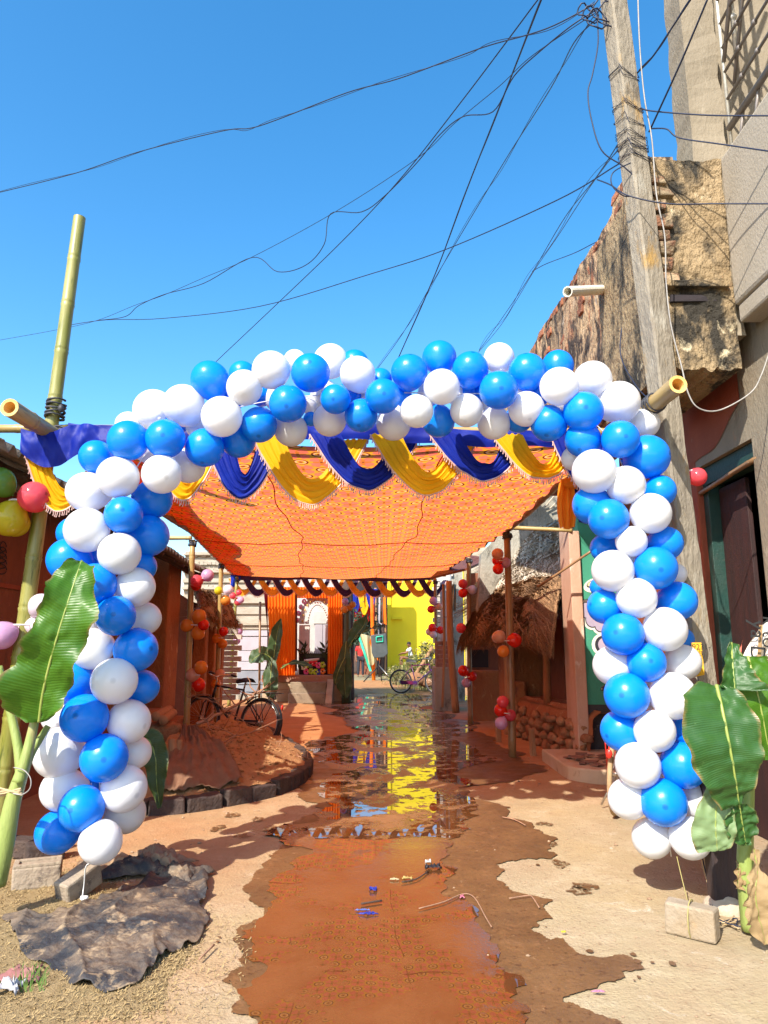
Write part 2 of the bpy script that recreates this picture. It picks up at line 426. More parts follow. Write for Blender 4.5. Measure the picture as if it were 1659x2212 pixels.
post(404, 1560, 10.4, 416, 1166, .046, BAM_Y, 'pale bamboo canopy post in front of the left mud house door', 2)
post(468, 1540, 13.6, 478, 1216, .045, BAM_Y, 'yellow bamboo canopy post beside the left thatched hut', 3)
post(494, 1525, 17.6, 512, 1246, .042, BAM_G, 'slim green bamboo canopy post nearest the grey plank wall', 4)
post(1107, 1636, 9.7, 1095, 1150, .050, BAM_D, 'dark bamboo canopy post standing before the right thatched hut', 5)
post(1016, 1562, 13.7, 1013, 1204, .046, BAM_D, 'bamboo canopy post between hut and narrow red mud house', 6)
post(946, 1518, 17.8, 940, 1250, .046, BAM_D, 'brown bamboo canopy post nearest the yellow wall', 7)
# rails
lr = bamboo('bamboo_rail', 'thick bamboo rail end jutting out above the blue cloth at left', RAIL_L[0], RAIL_L[1] + Vector((.0, .25, -.01)), .062, .055, BAM_Y, .45, 'canopy rails', open_a=True, seed=9, bend=.003)
lashing(lr, P(128, 940, 5.15), RAIL_L[1] - RAIL_L[0], .066, 4)
rr_ = bamboo('bamboo_rail', 'thick bamboo rail end jutting out past the utility pole', RAIL_R[0], RAIL_R[1] + Vector((0, .25, 0)), .058, .05, BAM_Y, .45, 'canopy rails', open_a=True, seed=10, bend=.003)
lashing(rr_, P(1412, 872, 4.5), RAIL_R[1] - RAIL_R[0], .062, 3, .035)
lashing(rr_, P(1390, 890, 4.7), RAIL_R[1] - RAIL_R[0], .066, 4, .03)
for rail, side in ((RAIL_L, 'left'), (RAIL_R, 'right')):
    bamboo('bamboo_rail', f'reddish bamboo rail carrying the front half of the canopy, {side} side', rail[1] + Vector((0, 0, .03)), rail[2] + Vector((0, 0, .03)), .052, .045, BAM_D, .4, 'canopy rails', seed=20, bend=.02)
    bamboo('bamboo_rail', f'slim bamboo rail carrying the back half of the canopy, {side} side', rail[2] + Vector((0, -.3, .06)), rail[3] + Vector((0, .25, .03)), .045, .036, BAM_D, .4, 'canopy rails', seed=21, bend=.02)
fl, fr = rail_at(RAIL_L, 5.2), rail_at(RAIL_R, 5.2)
bamboo('bamboo_crossbar', 'horizontal bamboo crossbar the front valance hangs from', P(-60, 926, 5.3), fr + Vector((.15, .06, .06)), .034, .03, BAM_Y, .45, 'canopy crossbars', seed=30)
bl, br = RAIL_L[3], RAIL_R[3]
bamboo('bamboo_crossbar', 'bamboo crossbar at the back end of the canopy', bl + Vector((-.2, .02, .03)), br + Vector((.25, .02, .03)), .03, .028, BAM_D, .4, 'canopy crossbars', seed=31)
bamboo('bamboo_crossbar', 'pale bamboo stick from right rail to the green wall', P(1100, 1140, 9.75), P(1236, 1146, 9.3), .03, .026, BAM_Y, .4, 'canopy crossbars', seed=32)
bamboo('bamboo_crossbar', 'pale bamboo stick from left post out past the roof edge', P(300, 1163, 10.4), P(414, 1162, 10.4), .036, .03, BAM_Y, .4, 'canopy crossbars', seed=33)
bamboo('bamboo_stick', 'thin leaning bamboo stick propped on the green wall over thatch', P(1162, 1268, 9.2), P(1284, 1186, 8.8), .018, .015, BAM_D, .3, seed=34)

# ================================================================== canopy cloth
def canopy_material(name, base=(.95, .155, .085), transl=.76):
    m, t, b = newmat(name)
    tc = nd(t, 'ShaderNodeNewGeometry'); sx = nd(t, 'ShaderNodeSeparateXYZ'); t.links.new(tc.outputs['Position'], sx.inputs[0])
    PX, PY = .34, .40
    def cell(ox, oy):
        a = maths(t, 'SUBTRACT', maths(t, 'FRACT', maths(t, 'ADD', maths(t, 'DIVIDE', sx.outputs[0], PX), ox)), .5)
        c = maths(t, 'SUBTRACT', maths(t, 'FRACT', maths(t, 'ADD', maths(t, 'DIVIDE', sx.outputs[1], PY), oy)), .5)
        a = maths(t, 'MULTIPLY', a, PX); c = maths(t, 'MULTIPLY', c, PY)
        r = maths(t, 'SQRT', maths(t, 'ADD', maths(t, 'MULTIPLY', a, a), maths(t, 'MULTIPLY', c, c)))
        return a, c, r, maths(t, 'ARCTAN2', c, a)
    def band(x, lo, hi): return maths(t, 'MULTIPLY', maths(t, 'GREATER_THAN', x, lo), maths(t, 'LESS_THAN', x, hi))
    col = mixc(t, noise_fac(t, tc.outputs['Position'], 1.2, 4, .5, .3, .7), base, tuple(q * .9 for q in base))
    for ox, oy, k in ((0, 0, 1.0), (.5, .5, 1.0)):
        a, c, r, th = cell(ox, oy)
        petal = maths(t, 'MULTIPLY_ADD', maths(t, 'COSINE', maths(t, 'MULTIPLY', th, 8)), .018, .098)
        col = mixc(t, maths(t, 'LESS_THAN', r, petal), col, (.80, .29, .02))
        col = mixc(t, band(r, .050, .066), col, (.17, .03, .015))
        col = mixc(t, band(r, .034, .048), col, (.95, .38, .16))
        col = mixc(t, maths(t, 'LESS_THAN', r, .020), col, (.34, .05, .02))
    for ox, oy in ((.5, 0), (0, .5)):
        a, c, r, th = cell(ox, oy)
        petal = maths(t, 'MULTIPLY_ADD', maths(t, 'COSINE', maths(t, 'MULTIPLY', th, 4)), .028, .044)
        col = mixc(t, maths(t, 'LESS_THAN', r, petal), col, (.56, .15, .02))
        col = mixc(t, maths(t, 'LESS_THAN', r, .012), col, (.17, .03, .015))
    for ox, oy in ((.25, .25), (.75, .25), (.25, .75), (.75, .75)):
        a, c, r, th = cell(ox, oy)
        col = mixc(t, maths(t, 'LESS_THAN', maths(t, 'ADD', maths(t, 'ABSOLUTE', a), maths(t, 'MULTIPLY', maths(t, 'ABSOLUTE', c), 2.4)), .042), col, (.82, .22, .04))
    t.links.new(col, b.inputs['Base Color']); b.inputs['Roughness'].default_value = .8
    wv = noise_fac(t, tc.outputs['Position'], 2.2, 5, .55, .2, .8, .6)
    nrm = bumpn(t, wv, .5, .06); t.links.new(nrm, b.inputs['Normal'])
    tr = nd(t, 'ShaderNodeBsdfTranslucent'); t.links.new(col, tr.inputs[0]); t.links.new(nrm, tr.inputs[1])
    mx = nd(t, 'ShaderNodeMixShader'); mx.inputs[0].default_value = transl
    t.links.new(b.outputs[0], mx.inputs[1]); t.links.new(tr.outputs[0], mx.inputs[2]); t.links.new(mx.outputs[0], t.nodes['Material Output'].inputs[0])
    return m
CLOTH = canopy_material('printed_orange_cloth')
SEAM_Y = [5.2, 10.6, 14.6, 18.0]
def seam_x(y, k): # k = 1, 2 : the two lengthwise seams
    a, b_ = rail_at(RAIL_L, y), rail_at(RAIL_R, y); f = (.345, .70)[k - 1] + .008 * math.sin(y * 1.3 + k) + .004 * math.sin(y * 4.1)
    return a.x + (b_.x - a.x) * f
def cloth_z(f, y):
    a, b_ = rail_at(RAIL_L, y), rail_at(RAIL_R, y)
    z = a.z + (b_.z - a.z) * f
    cut = [0, .345, .70, 1]; x = 0
    for c0, c1 in zip(cut, cut[1:]):
        if c0 <= f <= c1: x = math.sin(math.pi * (f - c0) / (c1 - c0))
    yy = 0
    for s0, s1 in zip(SEAM_Y, SEAM_Y[1:]):
        if s0 <= y <= s1: yy = math.sin(math.pi * (y - s0) / (s1 - s0))
    z -= .07 * x * (0.4 + .6 * yy) + .05 * math.sin(math.pi * f) + .05 * yy * math.sin(math.pi * f)
    e = min(f, 1 - f)
    z += .022 * math.exp(-e * 14) * math.sin(y * 9 + 3 * f) + .012 * fbm((f * 5, y * 1.3, 4), 3)
    return z
def cloth_pt(f, y, dz=0.0):
    a, b_ = rail_at(RAIL_L, y), rail_at(RAIL_R, y)
    return Vector((a.x + (b_.x - a.x) * f, y, cloth_z(f, y) + dz))
canopy = thing('canopy', 'orange printed cloth canopy stretched over the lane between bamboo rails', 'canopy', (0, 11, 0))
mb = MB().grid(lambda f, t: cloth_pt(f, 5.2 + 12.8 * t), 56, 150)
build('cloth', mb, CLOTH, canopy, smooth=True)
RED = canopy_material('doubled_red_cloth', (.75, .09, .02), .5)
mb = MB().grid(lambda f, t: cloth_pt(-.01 + (.115 + .018 * math.sin(t * 17) + .012 * fbm((t * 9, 1, 2))) * f, 5.3 + 12.6 * t, .05 + .02 * math.sin(t * 60) * f), 8, 150)  # second layer, added above the cloth to cut light through its left strip
build('folded_edge', mb, RED, canopy, smooth=True)
SEAM = mat('red_seam_cord', (.62, .06, .02), None, .8, bump=0)
for k in (1, 2):
    pts = []
    for i in range(160):
        y = 5.22 + 12.76 * i / 159; a, b_ = rail_at(RAIL_L, y), rail_at(RAIL_R, y); f = (seam_x(y, k) - a.x) / (b_.x - a.x)
        pts.append(cloth_pt(f, y, -.008))
    build('seam', MB().tube(pts, .006, 5), SEAM, canopy, smooth=True)
for y in SEAM_Y[1:3]:
    build('seam', MB().tube([cloth_pt(i / 50, y + .03 * math.sin(i * .7), -.008) for i in range(51)], .007, 5), SEAM, canopy, smooth=True)

# ---------------------------------------------------------------- valances of pleated swags
def cloth_mat(name, c1, c2, tr=.35, rough=.5):
    return mat(name, c1, c2, rough, 2.2, bump=.12, bscale=18, transl=tr, spec=.2)
YEL = cloth_mat('yellow_satin', (.93, .55, .008), (.86, .45, .006), .38)
BLU = cloth_mat('navy_satin', (.004, .022, .30), (.006, .012, .20), .2, .5)
ORG = cloth_mat('orange_satin', (.90, .36, .03), (.80, .28, .02), .45)
PUR = cloth_mat('purple_satin', (.06, .02, .07), (.035, .015, .06), .25, .4)
FRI = mat('pale_fringe', (.72, .50, .42), (.55, .32, .28), .8, 9, bump=0)
def swag(parent, A, B, drop, wl, wr, y0, y1, m, fringe=True, seed=0, nt=26, ns=30):
    # A, B: top ends of the outer edge; wl / wr: width of each gathered leg at the top
    A, B = Vector(A), Vector(B); ax = (B - A); L = ax.length; ex = ax / L; rr = random.Random(seed)
    ph = rr.uniform(0, 6)
    def edge(s, t):      # t: 0 outer, 1 inner
        x0 = wl * t; x1 = L - wr * t
        x = x0 + (x1 - x0) * s
        d = drop * (1 - .37 * t)
        sag = d * (1 - abs(2 * s - 1) ** 2.0) * (1 + .10 * math.sin(math.pi * s) )
        skew = .02 * L * math.sin(math.pi * s) * (1 - s)
        tt = t + .05 * fbm((s * 2.2, t * 3, seed + .5)); ple = .6 * math.sin(tt * 26 + ph + 2.0 * s) + .3 * math.sin(tt * 47 - ph + 4 * s) + .35 * fbm((s * 3, t * 9, seed + 2.5))
        dep = y0 + (y1 - y0) * s - .05 * math.sin(math.pi * s) * (1 - .4 * t)
        return A + ex * (x + skew) + Vector((0, dep + .016 * ple * (.35 + .65 * math.sin(math.pi * min(1, max(0, s)))), -sag + .007 * math.cos(tt * 30 + ph + 2.0 * s) + .012 * fbm((s * 5, t * 2, seed))))
    sw = build('swag', MB().grid(lambda s, t: edge(s, t), ns, nt), m, parent, smooth=True)
    if fringe:
        mbx = MB(); n = int(L * 1.5 / .022)
        pts = [edge(i / n, 0) for i in range(n + 1)]
        mbx.tube(pts, .006, 4)
        for i, p in enumerate(pts):
            h = .035 + .012 * rr.random(); q = p + Vector((rr.uniform(-.008, .008), rr.uniform(-.012, .004), -h))
            mbx.tube([p, (p + q) / 2 + Vector((.003, 0, 0)), q], [.0035, .003, .0045], 4)
        fo = build('fringe', mbx, FRI, sw); fo['kind'] = 'stuff'
        fo.parent = sw
    return sw
fv = thing('front_valance', 'yellow and navy swag valance with tassel fringe along the canopy front', 'valance', tuple(P(700, 945, 5.1)))
def fpt(u, v, d=5.12): return P(u, v, d)
# header band
def header(u0, u1, d, h, m, parent, dz=0.0, n=60, wob=1.0):
    def fn(a, b_):
        p = P(u0 + (u1 - u0) * a, 935 + (948 - 935) * a + dz + 6 * math.sin(a * 9) * wob, d)
        return p + Vector((0, -.02 + .012 * fbm((a * 22, b_ * 2, 3)) + .006 * math.sin(a * 90 + b_ * 3) - .012 * math.sin(b_ * 3.1), -h * b_ - .006 * math.sin(a * 40)))
    return build('header_band', MB().grid(fn, n * 2, 8), m, parent, smooth=True)
header(150, 1230, 5.16, .125, BLU, fv, -20)
# left flap of the blue header folded over the rail
build('header_flap', MB().grid(lambda a, b_: P(45 + 200 * a, 925 + 52 * b_ + 10 * math.sin(a * 7) + (26 * math.sin(math.pi * min(1, a * 1.3)) * b_), 4.95) + Vector((0, .012 * fbm((a * 9, b_ * 2, 1)) + .008 * math.sin(a * 23 + b_ * 4) - .012 * math.sin(3 * b_), 0)), 70, 14), BLU, fv, smooth=True)
sws = [(330, 478, 'y', 1068), (440, 612, 'b', 1072), (545, 795, 'y', 1078), (670, 905, 'b', 1058), (800, 1035, 'y', 1052), (928, 1150, 'b', 1034), (1060, 1268, 'y', 1038), (1185, 1320, 'b', 1046)]
for i, (u0, u1, c, vb) in enumerate(sws):
    d = 5.14; a = fpt(u0, 942, d); b_ = fpt(u1, 942, d)
    drop = (vb - 942 + (6, -4, 3, -7, 8, 0, -5, 2)[i]) * px(a); L = (b_ - a).length
    swag(fv, a, b_, drop, .23, .20, -.05, .07, YEL if c == 'y' else BLU, True, i)
swag(fv, P(52, 955, 5.02), P(225, 985, 5.1), .43, .17, .10, -.03, .05, YEL, True, 33)
# the bunched tail of orange and navy tied at the right end
def tail(parent, u0, v0, u1, v1, wpx, d, m, seed):
    def fn(a, b_):
        p = P(u0 + (u1 - u0) * b_ + wpx * (a - .5) * (.55 + .6 * math.sin(2.2 * b_ + .3)), v0 + (v1 - v0) * b_, d)
        return p + Vector((0, .025 * math.sin(a * 16 + seed + b_ * 2), .01 * math.sin(a * 9)))
    return build('tail', MB().grid(fn, 18, 16), m, parent, smooth=True)
tail(fv, 1222, 1040, 1226, 1142, 34, 5.35, ORG, 1)
tail(fv, 1248, 1045, 1262, 1130, 26, 5.38, BLU, 2)
tail(fv, 1262, 1030, 1282, 1110, 30, 5.42, ORG, 3)
build('tie_knot', MB().blob(P(1232, 1044, 5.35), (.15, .12, .10), .3, 2, 12, 2), ORG, fv, smooth=True)
bv = thing('back_valance', 'orange and purple swag valance across the far end of the canopy', 'valance', tuple(P(720, 1250, 18)))
n = 14
for i in range(n):
    u0 = 494 + i * 31.5; a = P(u0, 1250 + (3 * i / n), 18.05); b_ = P(u0 + 62, 1250 + 3 * i / n, 18.05)
    swag(bv, a, b_, .40, .16, .10, -.05, .06, ORG if i % 2 == 0 else PUR, True, 50 + i, 16, 18)
build('header_band', MB().grid(lambda a, b_: P(500 + 442 * a, 1242 + 3 * a + 10 * b_ + 2 * math.sin(a * 11), 17.93) + Vector((0, .02 * math.sin(a * 120) * b_, 0)), 80, 4), PUR, bv, smooth=True)
build('blue_corner', MB().grid(lambda a, b_: P(498 + 22 * a, 1240 + 34 * b_ * (1 - .6 * a), 17.88) + Vector((0, .03 * math.sin(a * 9 + b_ * 4), 0)), 10, 8), BLU, bv, smooth=True)
# ================================================================== balloons
def latex(name, c, rough=.27, transl=.22, sat_tip=.55):
    m, t, b = newmat(name)
    tc = nd(t, 'ShaderNodeTexCoord'); sx = nd(t, 'ShaderNodeSeparateXYZ'); t.links.new(tc.outputs['Object'], sx.inputs[0])
    lp = nd(t, 'ShaderNodeMapRange'); lp.inputs[1].default_value = .988; lp.inputs[2].default_value = .998; t.links.new(sx.outputs[2], lp.inputs[0])
    oi = nd(t, 'ShaderNodeObjectInfo')
    h = nd(t, 'ShaderNodeHueSaturation'); h.inputs['Color'].default_value = rgb(c)
    t.links.new(maths(t, 'MULTIPLY_ADD', oi.outputs['Random'], .14, .93), h.inputs['Value'])
    col = mixc(t, lp.outputs[0], h.outputs[0], tuple(q * sat_tip for q in c))
    t.links.new(col, b.inputs['Base Color']); b.inputs['Roughness'].default_value = rough
    b.inputs['Specular IOR Level'].default_value = .5
    t.links.new(bumpn(t, noise_fac(t, tc.outputs['Object'], 2.0, 2, .5, .2, .8), .04, .05), b.inputs['Normal'])
    tr = nd(t, 'ShaderNodeBsdfTranslucent'); t.links.new(col, tr.inputs[0])
    mx = nd(t, 'ShaderNodeMixShader'); mx.inputs[0].default_value = transl
    t.links.new(b.outputs[0], mx.inputs[1]); t.links.new(tr.outputs[0], mx.inputs[2]); t.links.new(mx.outputs[0], t.nodes['Material Output'].inputs[0])
    return m
LB = latex('blue_latex', (.002, .255, .92)); LW = latex('white_latex', (.84, .84, .85), .2, .25, .85)
LP = {'red': latex('red_latex', (.80, .03, .015), .12, .35), 'pink': latex('pink_latex', (.80, .10, .13), .12, .4), 'orange': latex('orange_latex', (.80, .34, .06), .12, .45),
      'lilac': latex('lilac_latex', (.66, .40, .62), .10, .35), 'yellow': latex('yellow_latex', (.72, .60, .03), .10, .4), 'green': latex('green_latex', (.16, .34, .05), .10, .4),
      'peach': latex('peach_latex', (.72, .42, .30), .12, .42), 'white': latex('pearl_latex', (.78, .70, .78), .10, .35)}
def balloon_mesh(name, n=28):
    prof = []
    for i in range(n + 1):
        th = math.pi * i / n; c = math.cos(th); s_ = math.sin(th)
        prof.append((s_ * (1 - .10 * max(0, -c) ** 1.5) , c if c > 0 else c * (1 + .12 * (-c) ** 3)))
    prof = prof[:-1]
    prof = [(max(r, .0008), z) for r, z in prof]
    prof += [(.045, -1.10), (.035, -1.13), (.075, -1.17), (.06, -1.19)]
    m_ = MB().lathe(prof, n=32, cap=True)
    m_.F = [tuple(reversed(f)) for f in m_.F]
    return m_
BALM = {}
def balloon(parent, c, r, axis, m, spin=0.0, sq=1.0, local=None):
    if m.name not in BALM:
        me_o = build('balloon', balloon_mesh('balloon'), m, None, smooth=True, fix=True); BALM[m.name] = me_o.data
        bpy.data.objects.remove(me_o)
    o = bpy.data.objects.new('balloon', BALM[m.name]); COL.objects.link(o); o.parent = parent
    o.location = Vector(c) - parent.location
    o.rotation_euler = (Vector((0, 0, 1)).rotation_difference(Vector(axis).normalized())).to_euler()
    o.scale = (r * sq, r * sq, r); return o
ARCH = """W 586 800 42 0|W 637 779 24 2|W 600 860 30 2|B 565 850 30 2|W 700 850 30 2|B 760 850 30 2|W 800 850 28 2|B 860 860 30 2|W 930 850 28 2|B 1010 850 28 2|W 1060 870 26 2|B 1160 850 30 2|W 1230 870 30 2|B 500 860 30 2|W 430 920 30 2|B 380 910 30 2|W 320 970 30 2|B 671 806 44 0|W 714 781 40 2|W 773 809 40 1|B 766 786 30 2|W 528 838 41 0|B 454 822 43 1|B 523 808 28 2|W 397 876 46 1|W 333 886 45 2|W 479 900 44 0|B 357 948 43 0|B 442 967 42 1|B 514 950 40 2|B 560 917 40 1
B 622 872 43 0|W 628 928 37 2|B 725 862 34 0|W 669 876 20 2|B 671 905 16 2|W 712 906 38 2|B 780 897 38 1|B 827 856 39 0|W 850 914 38 2|W 900 888 38 0|B 884 804 39 1|B 822 820 25 2|W 349 1024 44 0|W 406 1006 38 2|W 278 918 30 2|B 277 952 43 0|B 209 988 38 1
W 255 1031 46 0|W 190 1063 46 1|B 267 1113 43 0|B 330 1078 42 2|W 188 1145 48 0|B 158 1152 35 2|B 318 1157 47 2|W 258 1196 45 0|B 150 1209 47 1|B 203 1203 38 2|B 306 1224 32 2|B 206 1262 46 0|W 290 1269 46 1|B 250 1330 45 0|W 312 1336 36 2|W 178 1350 42 2|W 199 1401 46 1|B 293 1403 48 1|B 152 1405 30 2
B 156 1475 48 1|W 247 1471 49 0|B 306 1484 38 2|W 128 1546 38 2|B 183 1551 52 0|W 278 1558 47 1|W 127 1626 53 1|B 225 1637 51 0|W 290 1625 37 2|W 137 1705 48 1|W 267 1703 49 1|B 203 1690 28 2|B 177 1746 51 0|W 271 1757 44 2|B 125 1797 47 1|W 217 1818 48 0
B 949 773 38 2|B 1016 799 40 1|W 1078 774 34 2|B 1139 803 40 1|B 1205 790 34 2|W 1280 821 41 1|W 954 836 39 0|B 1077 843 42 0|W 1208 835 41 0|B 947 910 35 2|W 1008 886 38 1|W 1067 913 37 2|W 1137 883 38 1|B 1120 905 30 2|B 1186 914 40 1|B 1260 889 42 0|B 1040 848 26 2|W 985 850 26 2|W 1112 852 26 2
W 1337 869 45 1|W 1392 915 34 2|B 1259 949 40 1|B 1340 949 42 0|B 1398 987 48 1|W 1240 990 28 2|W 1284 1018 47 0|W 1352 1048 43 0|B 1426 1060 34 1|B 1279 1091 42 1|B 1315 1121 46 0|W 1405 1109 44 0|W 1364 1170 34 0|B 1436 1174 39 1|B 1305 1184 30 2|W 1324 1233 46 0|B 1416 1227 46 0|W 1460 1240 24 2
W 1375 1292 46 0|B 1462 1298 43 1|B 1306 1310 37 1|B 1296 1268 22 2|B 1346 1370 45 0|W 1436 1359 47 0|B 1474 1380 26 2|W 1324 1438 43 1|W 1474 1430 40 1|B 1396 1431 43 0|B 1354 1502 47 0|W 1453 1503 51 0|B 1341 1578 43 1|B 1483 1574 39 1|W 1414 1579 45 0|W 1378 1653 47 0|B 1475 1653 49 0|W 1358 1725 45 1|W 1503 1725 42 1|B 1433 1733 50 0|W 1408 1810 43 1|W 1490 1810 45 0|B 1533 1820 22 2|W 1430 1660 30 2|W 1395 1500 32 2|B 1400 1380 30 2|W 1365 1230 30 2"""
arch = thing('balloon_arch', 'tall arch of blue and white balloons spanning the lane entrance', 'balloon arch', (0, 4.4, 0))
rr = random.Random(3)
spine = [(225, 1850), (215, 1650), (235, 1450), (235, 1250), (270, 1060), (370, 930), (560, 870), (760, 850), (980, 850), (1180, 860), (1310, 940), (1365, 1080), (1395, 1250), (1400, 1450), (1420, 1650), (1450, 1850)]
SP = smooth_path([P(u, v, 4.50) for u, v in spine], 8)
build('tie_string', MB().tube(SP, .004, 5), mat('nylon_string', (.7, .7, .68), None, .5, bump=0), arch, smooth=True)
for row in ARCH.replace('\n', '|').split('|'):
    c, u, v, r, l = row.split(); u, v, r, l = float(u), float(v), float(r), int(l)
    d = (4.30, 4.42, 4.58)[l] + rr.uniform(-.015, .015)
    p = P(u, v, d); rad = r * px(p)
    near = min(SP, key=lambda q: (q - p).length)
    ax = (p - near) * (1.0, 1.0, .9)[l] + Vector((rr.uniform(-.05, .05), (-.13, -.03, .10)[l], rr.uniform(-.05, .05)))
    balloon(arch, p, rad * 1.0, ax, LB if c == 'B' else LW, sq=rr.uniform(.94, 1.03))
# clusters tied to posts: (label, depth, [(colour, u, v, r)...])
def cluster(label, d, items, ctr, group='balloon clusters on the canopy posts'):
    c0 = P(ctr[0], ctr[1], d); t_ = thing('balloon_cluster', label, 'balloons', tuple(c0), group)
    for i, (c, u, v, r) in enumerate(items):
        p = P(u, v, d - .03 + .05 * (i % 3)); rad = r * px(p)
        balloon(t_, p, rad * .92, (p - c0) + Vector((0, -.02, 0)), LP[c])
    build('tie_string', MB().lathe([(.055, -.006), (.06, 0), (.055, .006)], c0, 14), LW, t_)
    return t_
cluster('large green, pink and yellow balloons tied to the tall green bamboo', 5.05, [('green', 0, 1042, 36), ('yellow', 20, 1120, 42), ('yellow', 34, 1130, 32), ('pink', 74, 1074, 37)], (38, 1082))
cluster('single lilac balloon with two pale ones low on the tall bamboo', 5.15, [('lilac', 5, 1372, 33), ('white', 88, 1308, 28), ('white', 82, 1352, 26)], (48, 1350))
cluster('pink and lilac balloons high on the pale bamboo post', 10.3, [('pink', 425, 1255, 15), ('lilac', 448, 1243, 15), ('red', 424, 1264, 13)], (437, 1250))
cluster('four orange and red balloons halfway up the pale bamboo post', 10.3, [('orange', 430, 1331, 17), ('orange', 403, 1351, 15), ('orange', 428, 1368, 16), ('red', 440, 1350, 13)], (420, 1350))
cluster('orange, brown and red balloons low on the pale bamboo post', 10.3, [('orange', 434, 1442, 16), ('peach', 416, 1459, 16), ('red', 429, 1479, 16)], (424, 1458))
cluster('yellow, pearl and orange balloons high on the yellow bamboo post', 13.4, [('yellow', 472, 1276, 10), ('white', 493, 1274, 12), ('orange', 487, 1297, 12)], (482, 1283))
cluster('red and orange balloons halfway up the yellow bamboo post', 13.4, [('red', 483, 1364, 11), ('orange', 468, 1379, 11), ('orange', 481, 1391, 11)], (476, 1378))
cluster('two dusky orange balloons low on the yellow bamboo post', 13.4, [('peach', 475, 1456, 12), ('orange', 467, 1477, 12)], (470, 1466))
cluster('small pink balloons high on the slim green bamboo post', 17.3, [('pink', 503, 1287, 8), ('pink', 516, 1280, 7), ('pink', 514, 1300, 9), ('lilac', 520, 1296, 8)], (511, 1290))
cluster('two lilac balloons halfway up the slim green bamboo post', 17.3, [('lilac', 516, 1364, 9), ('lilac', 511, 1384, 9)], (513, 1375))
cluster('peach, lilac and red balloons high on the dark bamboo post', 9.6, [('peach', 1075, 1197, 14), ('red', 1074, 1211, 12), ('lilac', 1091, 1215, 13), ('red', 1076, 1229, 13)], (1081, 1212))
cluster('peach, red and golden balloons at mid height on the dark bamboo post', 9.6, [('peach', 1079, 1375, 15), ('peach', 1075, 1377, 14), ('red', 1111, 1383, 17), ('orange', 1087, 1407, 14)], (1092, 1384))
cluster('pink, red and lilac balloons at the foot of the dark bamboo post', 9.6, [('pink', 1086, 1516, 14), ('red', 1081, 1534, 15), ('pink', 1102, 1545, 14), ('lilac', 1083, 1562, 15)], (1093, 1540))
cluster('pink, red and pale balloons high on the post beside the hut', 13.6, [('pink', 1000, 1261, 11), ('red', 1000, 1281, 11), ('white', 1020, 1274, 11)], (1009, 1271))
cluster('pink, red and peach balloons at mid height on the post beside the hut', 13.6, [('pink', 996, 1357, 12), ('red', 1010, 1371, 11), ('peach', 1000, 1382, 10)], (1003, 1369))
cluster('red and lilac balloons low on the post beside the hut', 13.6, [('red', 1001, 1449, 13), ('red', 1020, 1461, 11), ('lilac', 1007, 1475, 11)], (1011, 1462))
cluster('lilac, peach and red balloons high on the post by the yellow wall', 17.5, [('lilac', 936, 1298, 10), ('peach', 948, 1310, 9), ('red', 931, 1316, 9)], (940, 1309))
cluster('red and pale balloons at mid height on the post by the yellow wall', 17.5, [('red', 934, 1356, 10), ('red', 951, 1361, 9), ('white', 928, 1365, 9), ('white', 936, 1371, 9)], (940, 1361))
cluster('purple and golden balloons beside the right shrine curtain', 18.4, [('lilac', 746, 1299, 8), ('orange', 762, 1306, 8), ('orange', 755, 1313, 8), ('orange', 744, 1316, 9)], (752, 1307))
tag(cluster('lone red balloon showing behind the concrete pole by the doorway', 5.0, [('pink', 1506, 1030, 22)], (1490, 1020), None), 'lone red balloon showing behind the concrete pole by the doorway', 'balloon')
# ================================================================== right side: utility pole, cables, buildings
CONC = mat('weathered_concrete', (.31, .265, .195), (.22, .19, .15), .9, 2.5, (1, 1, .35), spots=[((.36, .22, .07), 4, .57, .68), ((.36, .33, .27), 9, .58, .7), ((.10, .08, .06), 6, .60, .70)], bump=.7, bscale=30, bdist=.02)
up = thing('utility_pole', 'tall square concrete utility pole stained with orange lichen at right', 'utility pole', tuple(P(1570, 1900, 4.75)))
pb, pt = P(1572, 1960, 4.75), P(1318, -60, 4.75); pb.z = -.1
rr = random.Random(8)
def pole_pt(t, a, b_):
    c = pb + (pt - pb) * t; w_ = (.083 - .005 * t); h = .08
    return c + Vector((a * w_ - .02 * b_, b_ * h + .45 * a * w_, 0))
mbx = MB(); n = 70; ring = [(-1, -.8), (-.85, -1), (.85, -1), (1, -.8), (1, .8), (.85, 1), (-.85, 1), (-1, .8)]
for i in range(n + 1):
    for k, (a, b_) in enumerate(ring):
        j = .006 * fbm((i * .35, k * 2.0, 1)) + (.010 * max(0, fbm((i * .8, k * 1.3, 5))) if k in (2, 3) else 0)
        mbx.V.append(tuple(pole_pt(i / n, a, b_) + Vector((-j if a > 0 else j, j, 0))))
for i in range(n):
    for k in range(8): mbx.F.append((i * 8 + k, i * 8 + (k + 1) % 8, (i + 1) * 8 + (k + 1) % 8, (i + 1) * 8 + k))
build('shaft', mbx, CONC, up)
WIRE = mat('black_cable', (.012, .018, .045), None, .5, bump=0); WIREW = mat('pale_cable', (.36, .34, .31), (.24, .22, .2), .6, 10, bump=0)
def t_of_v(v):      # along the pole for a picture height
    best = min(range(400), key=lambda i: abs((CV - F_PX * ((pb + (pt - pb) * i / 399).z - CAM_H - 0) * 0) + 0) if False else abs(px_v(pb + (pt - pb) * i / 399) - v)); return best / 399
def px_v(p): q = Vector(p) - Vector((0, 0, CAM_H)); return CV - F_PX * (q.z * _c - q.y * _s) / (q.y * _c + q.z * _s)
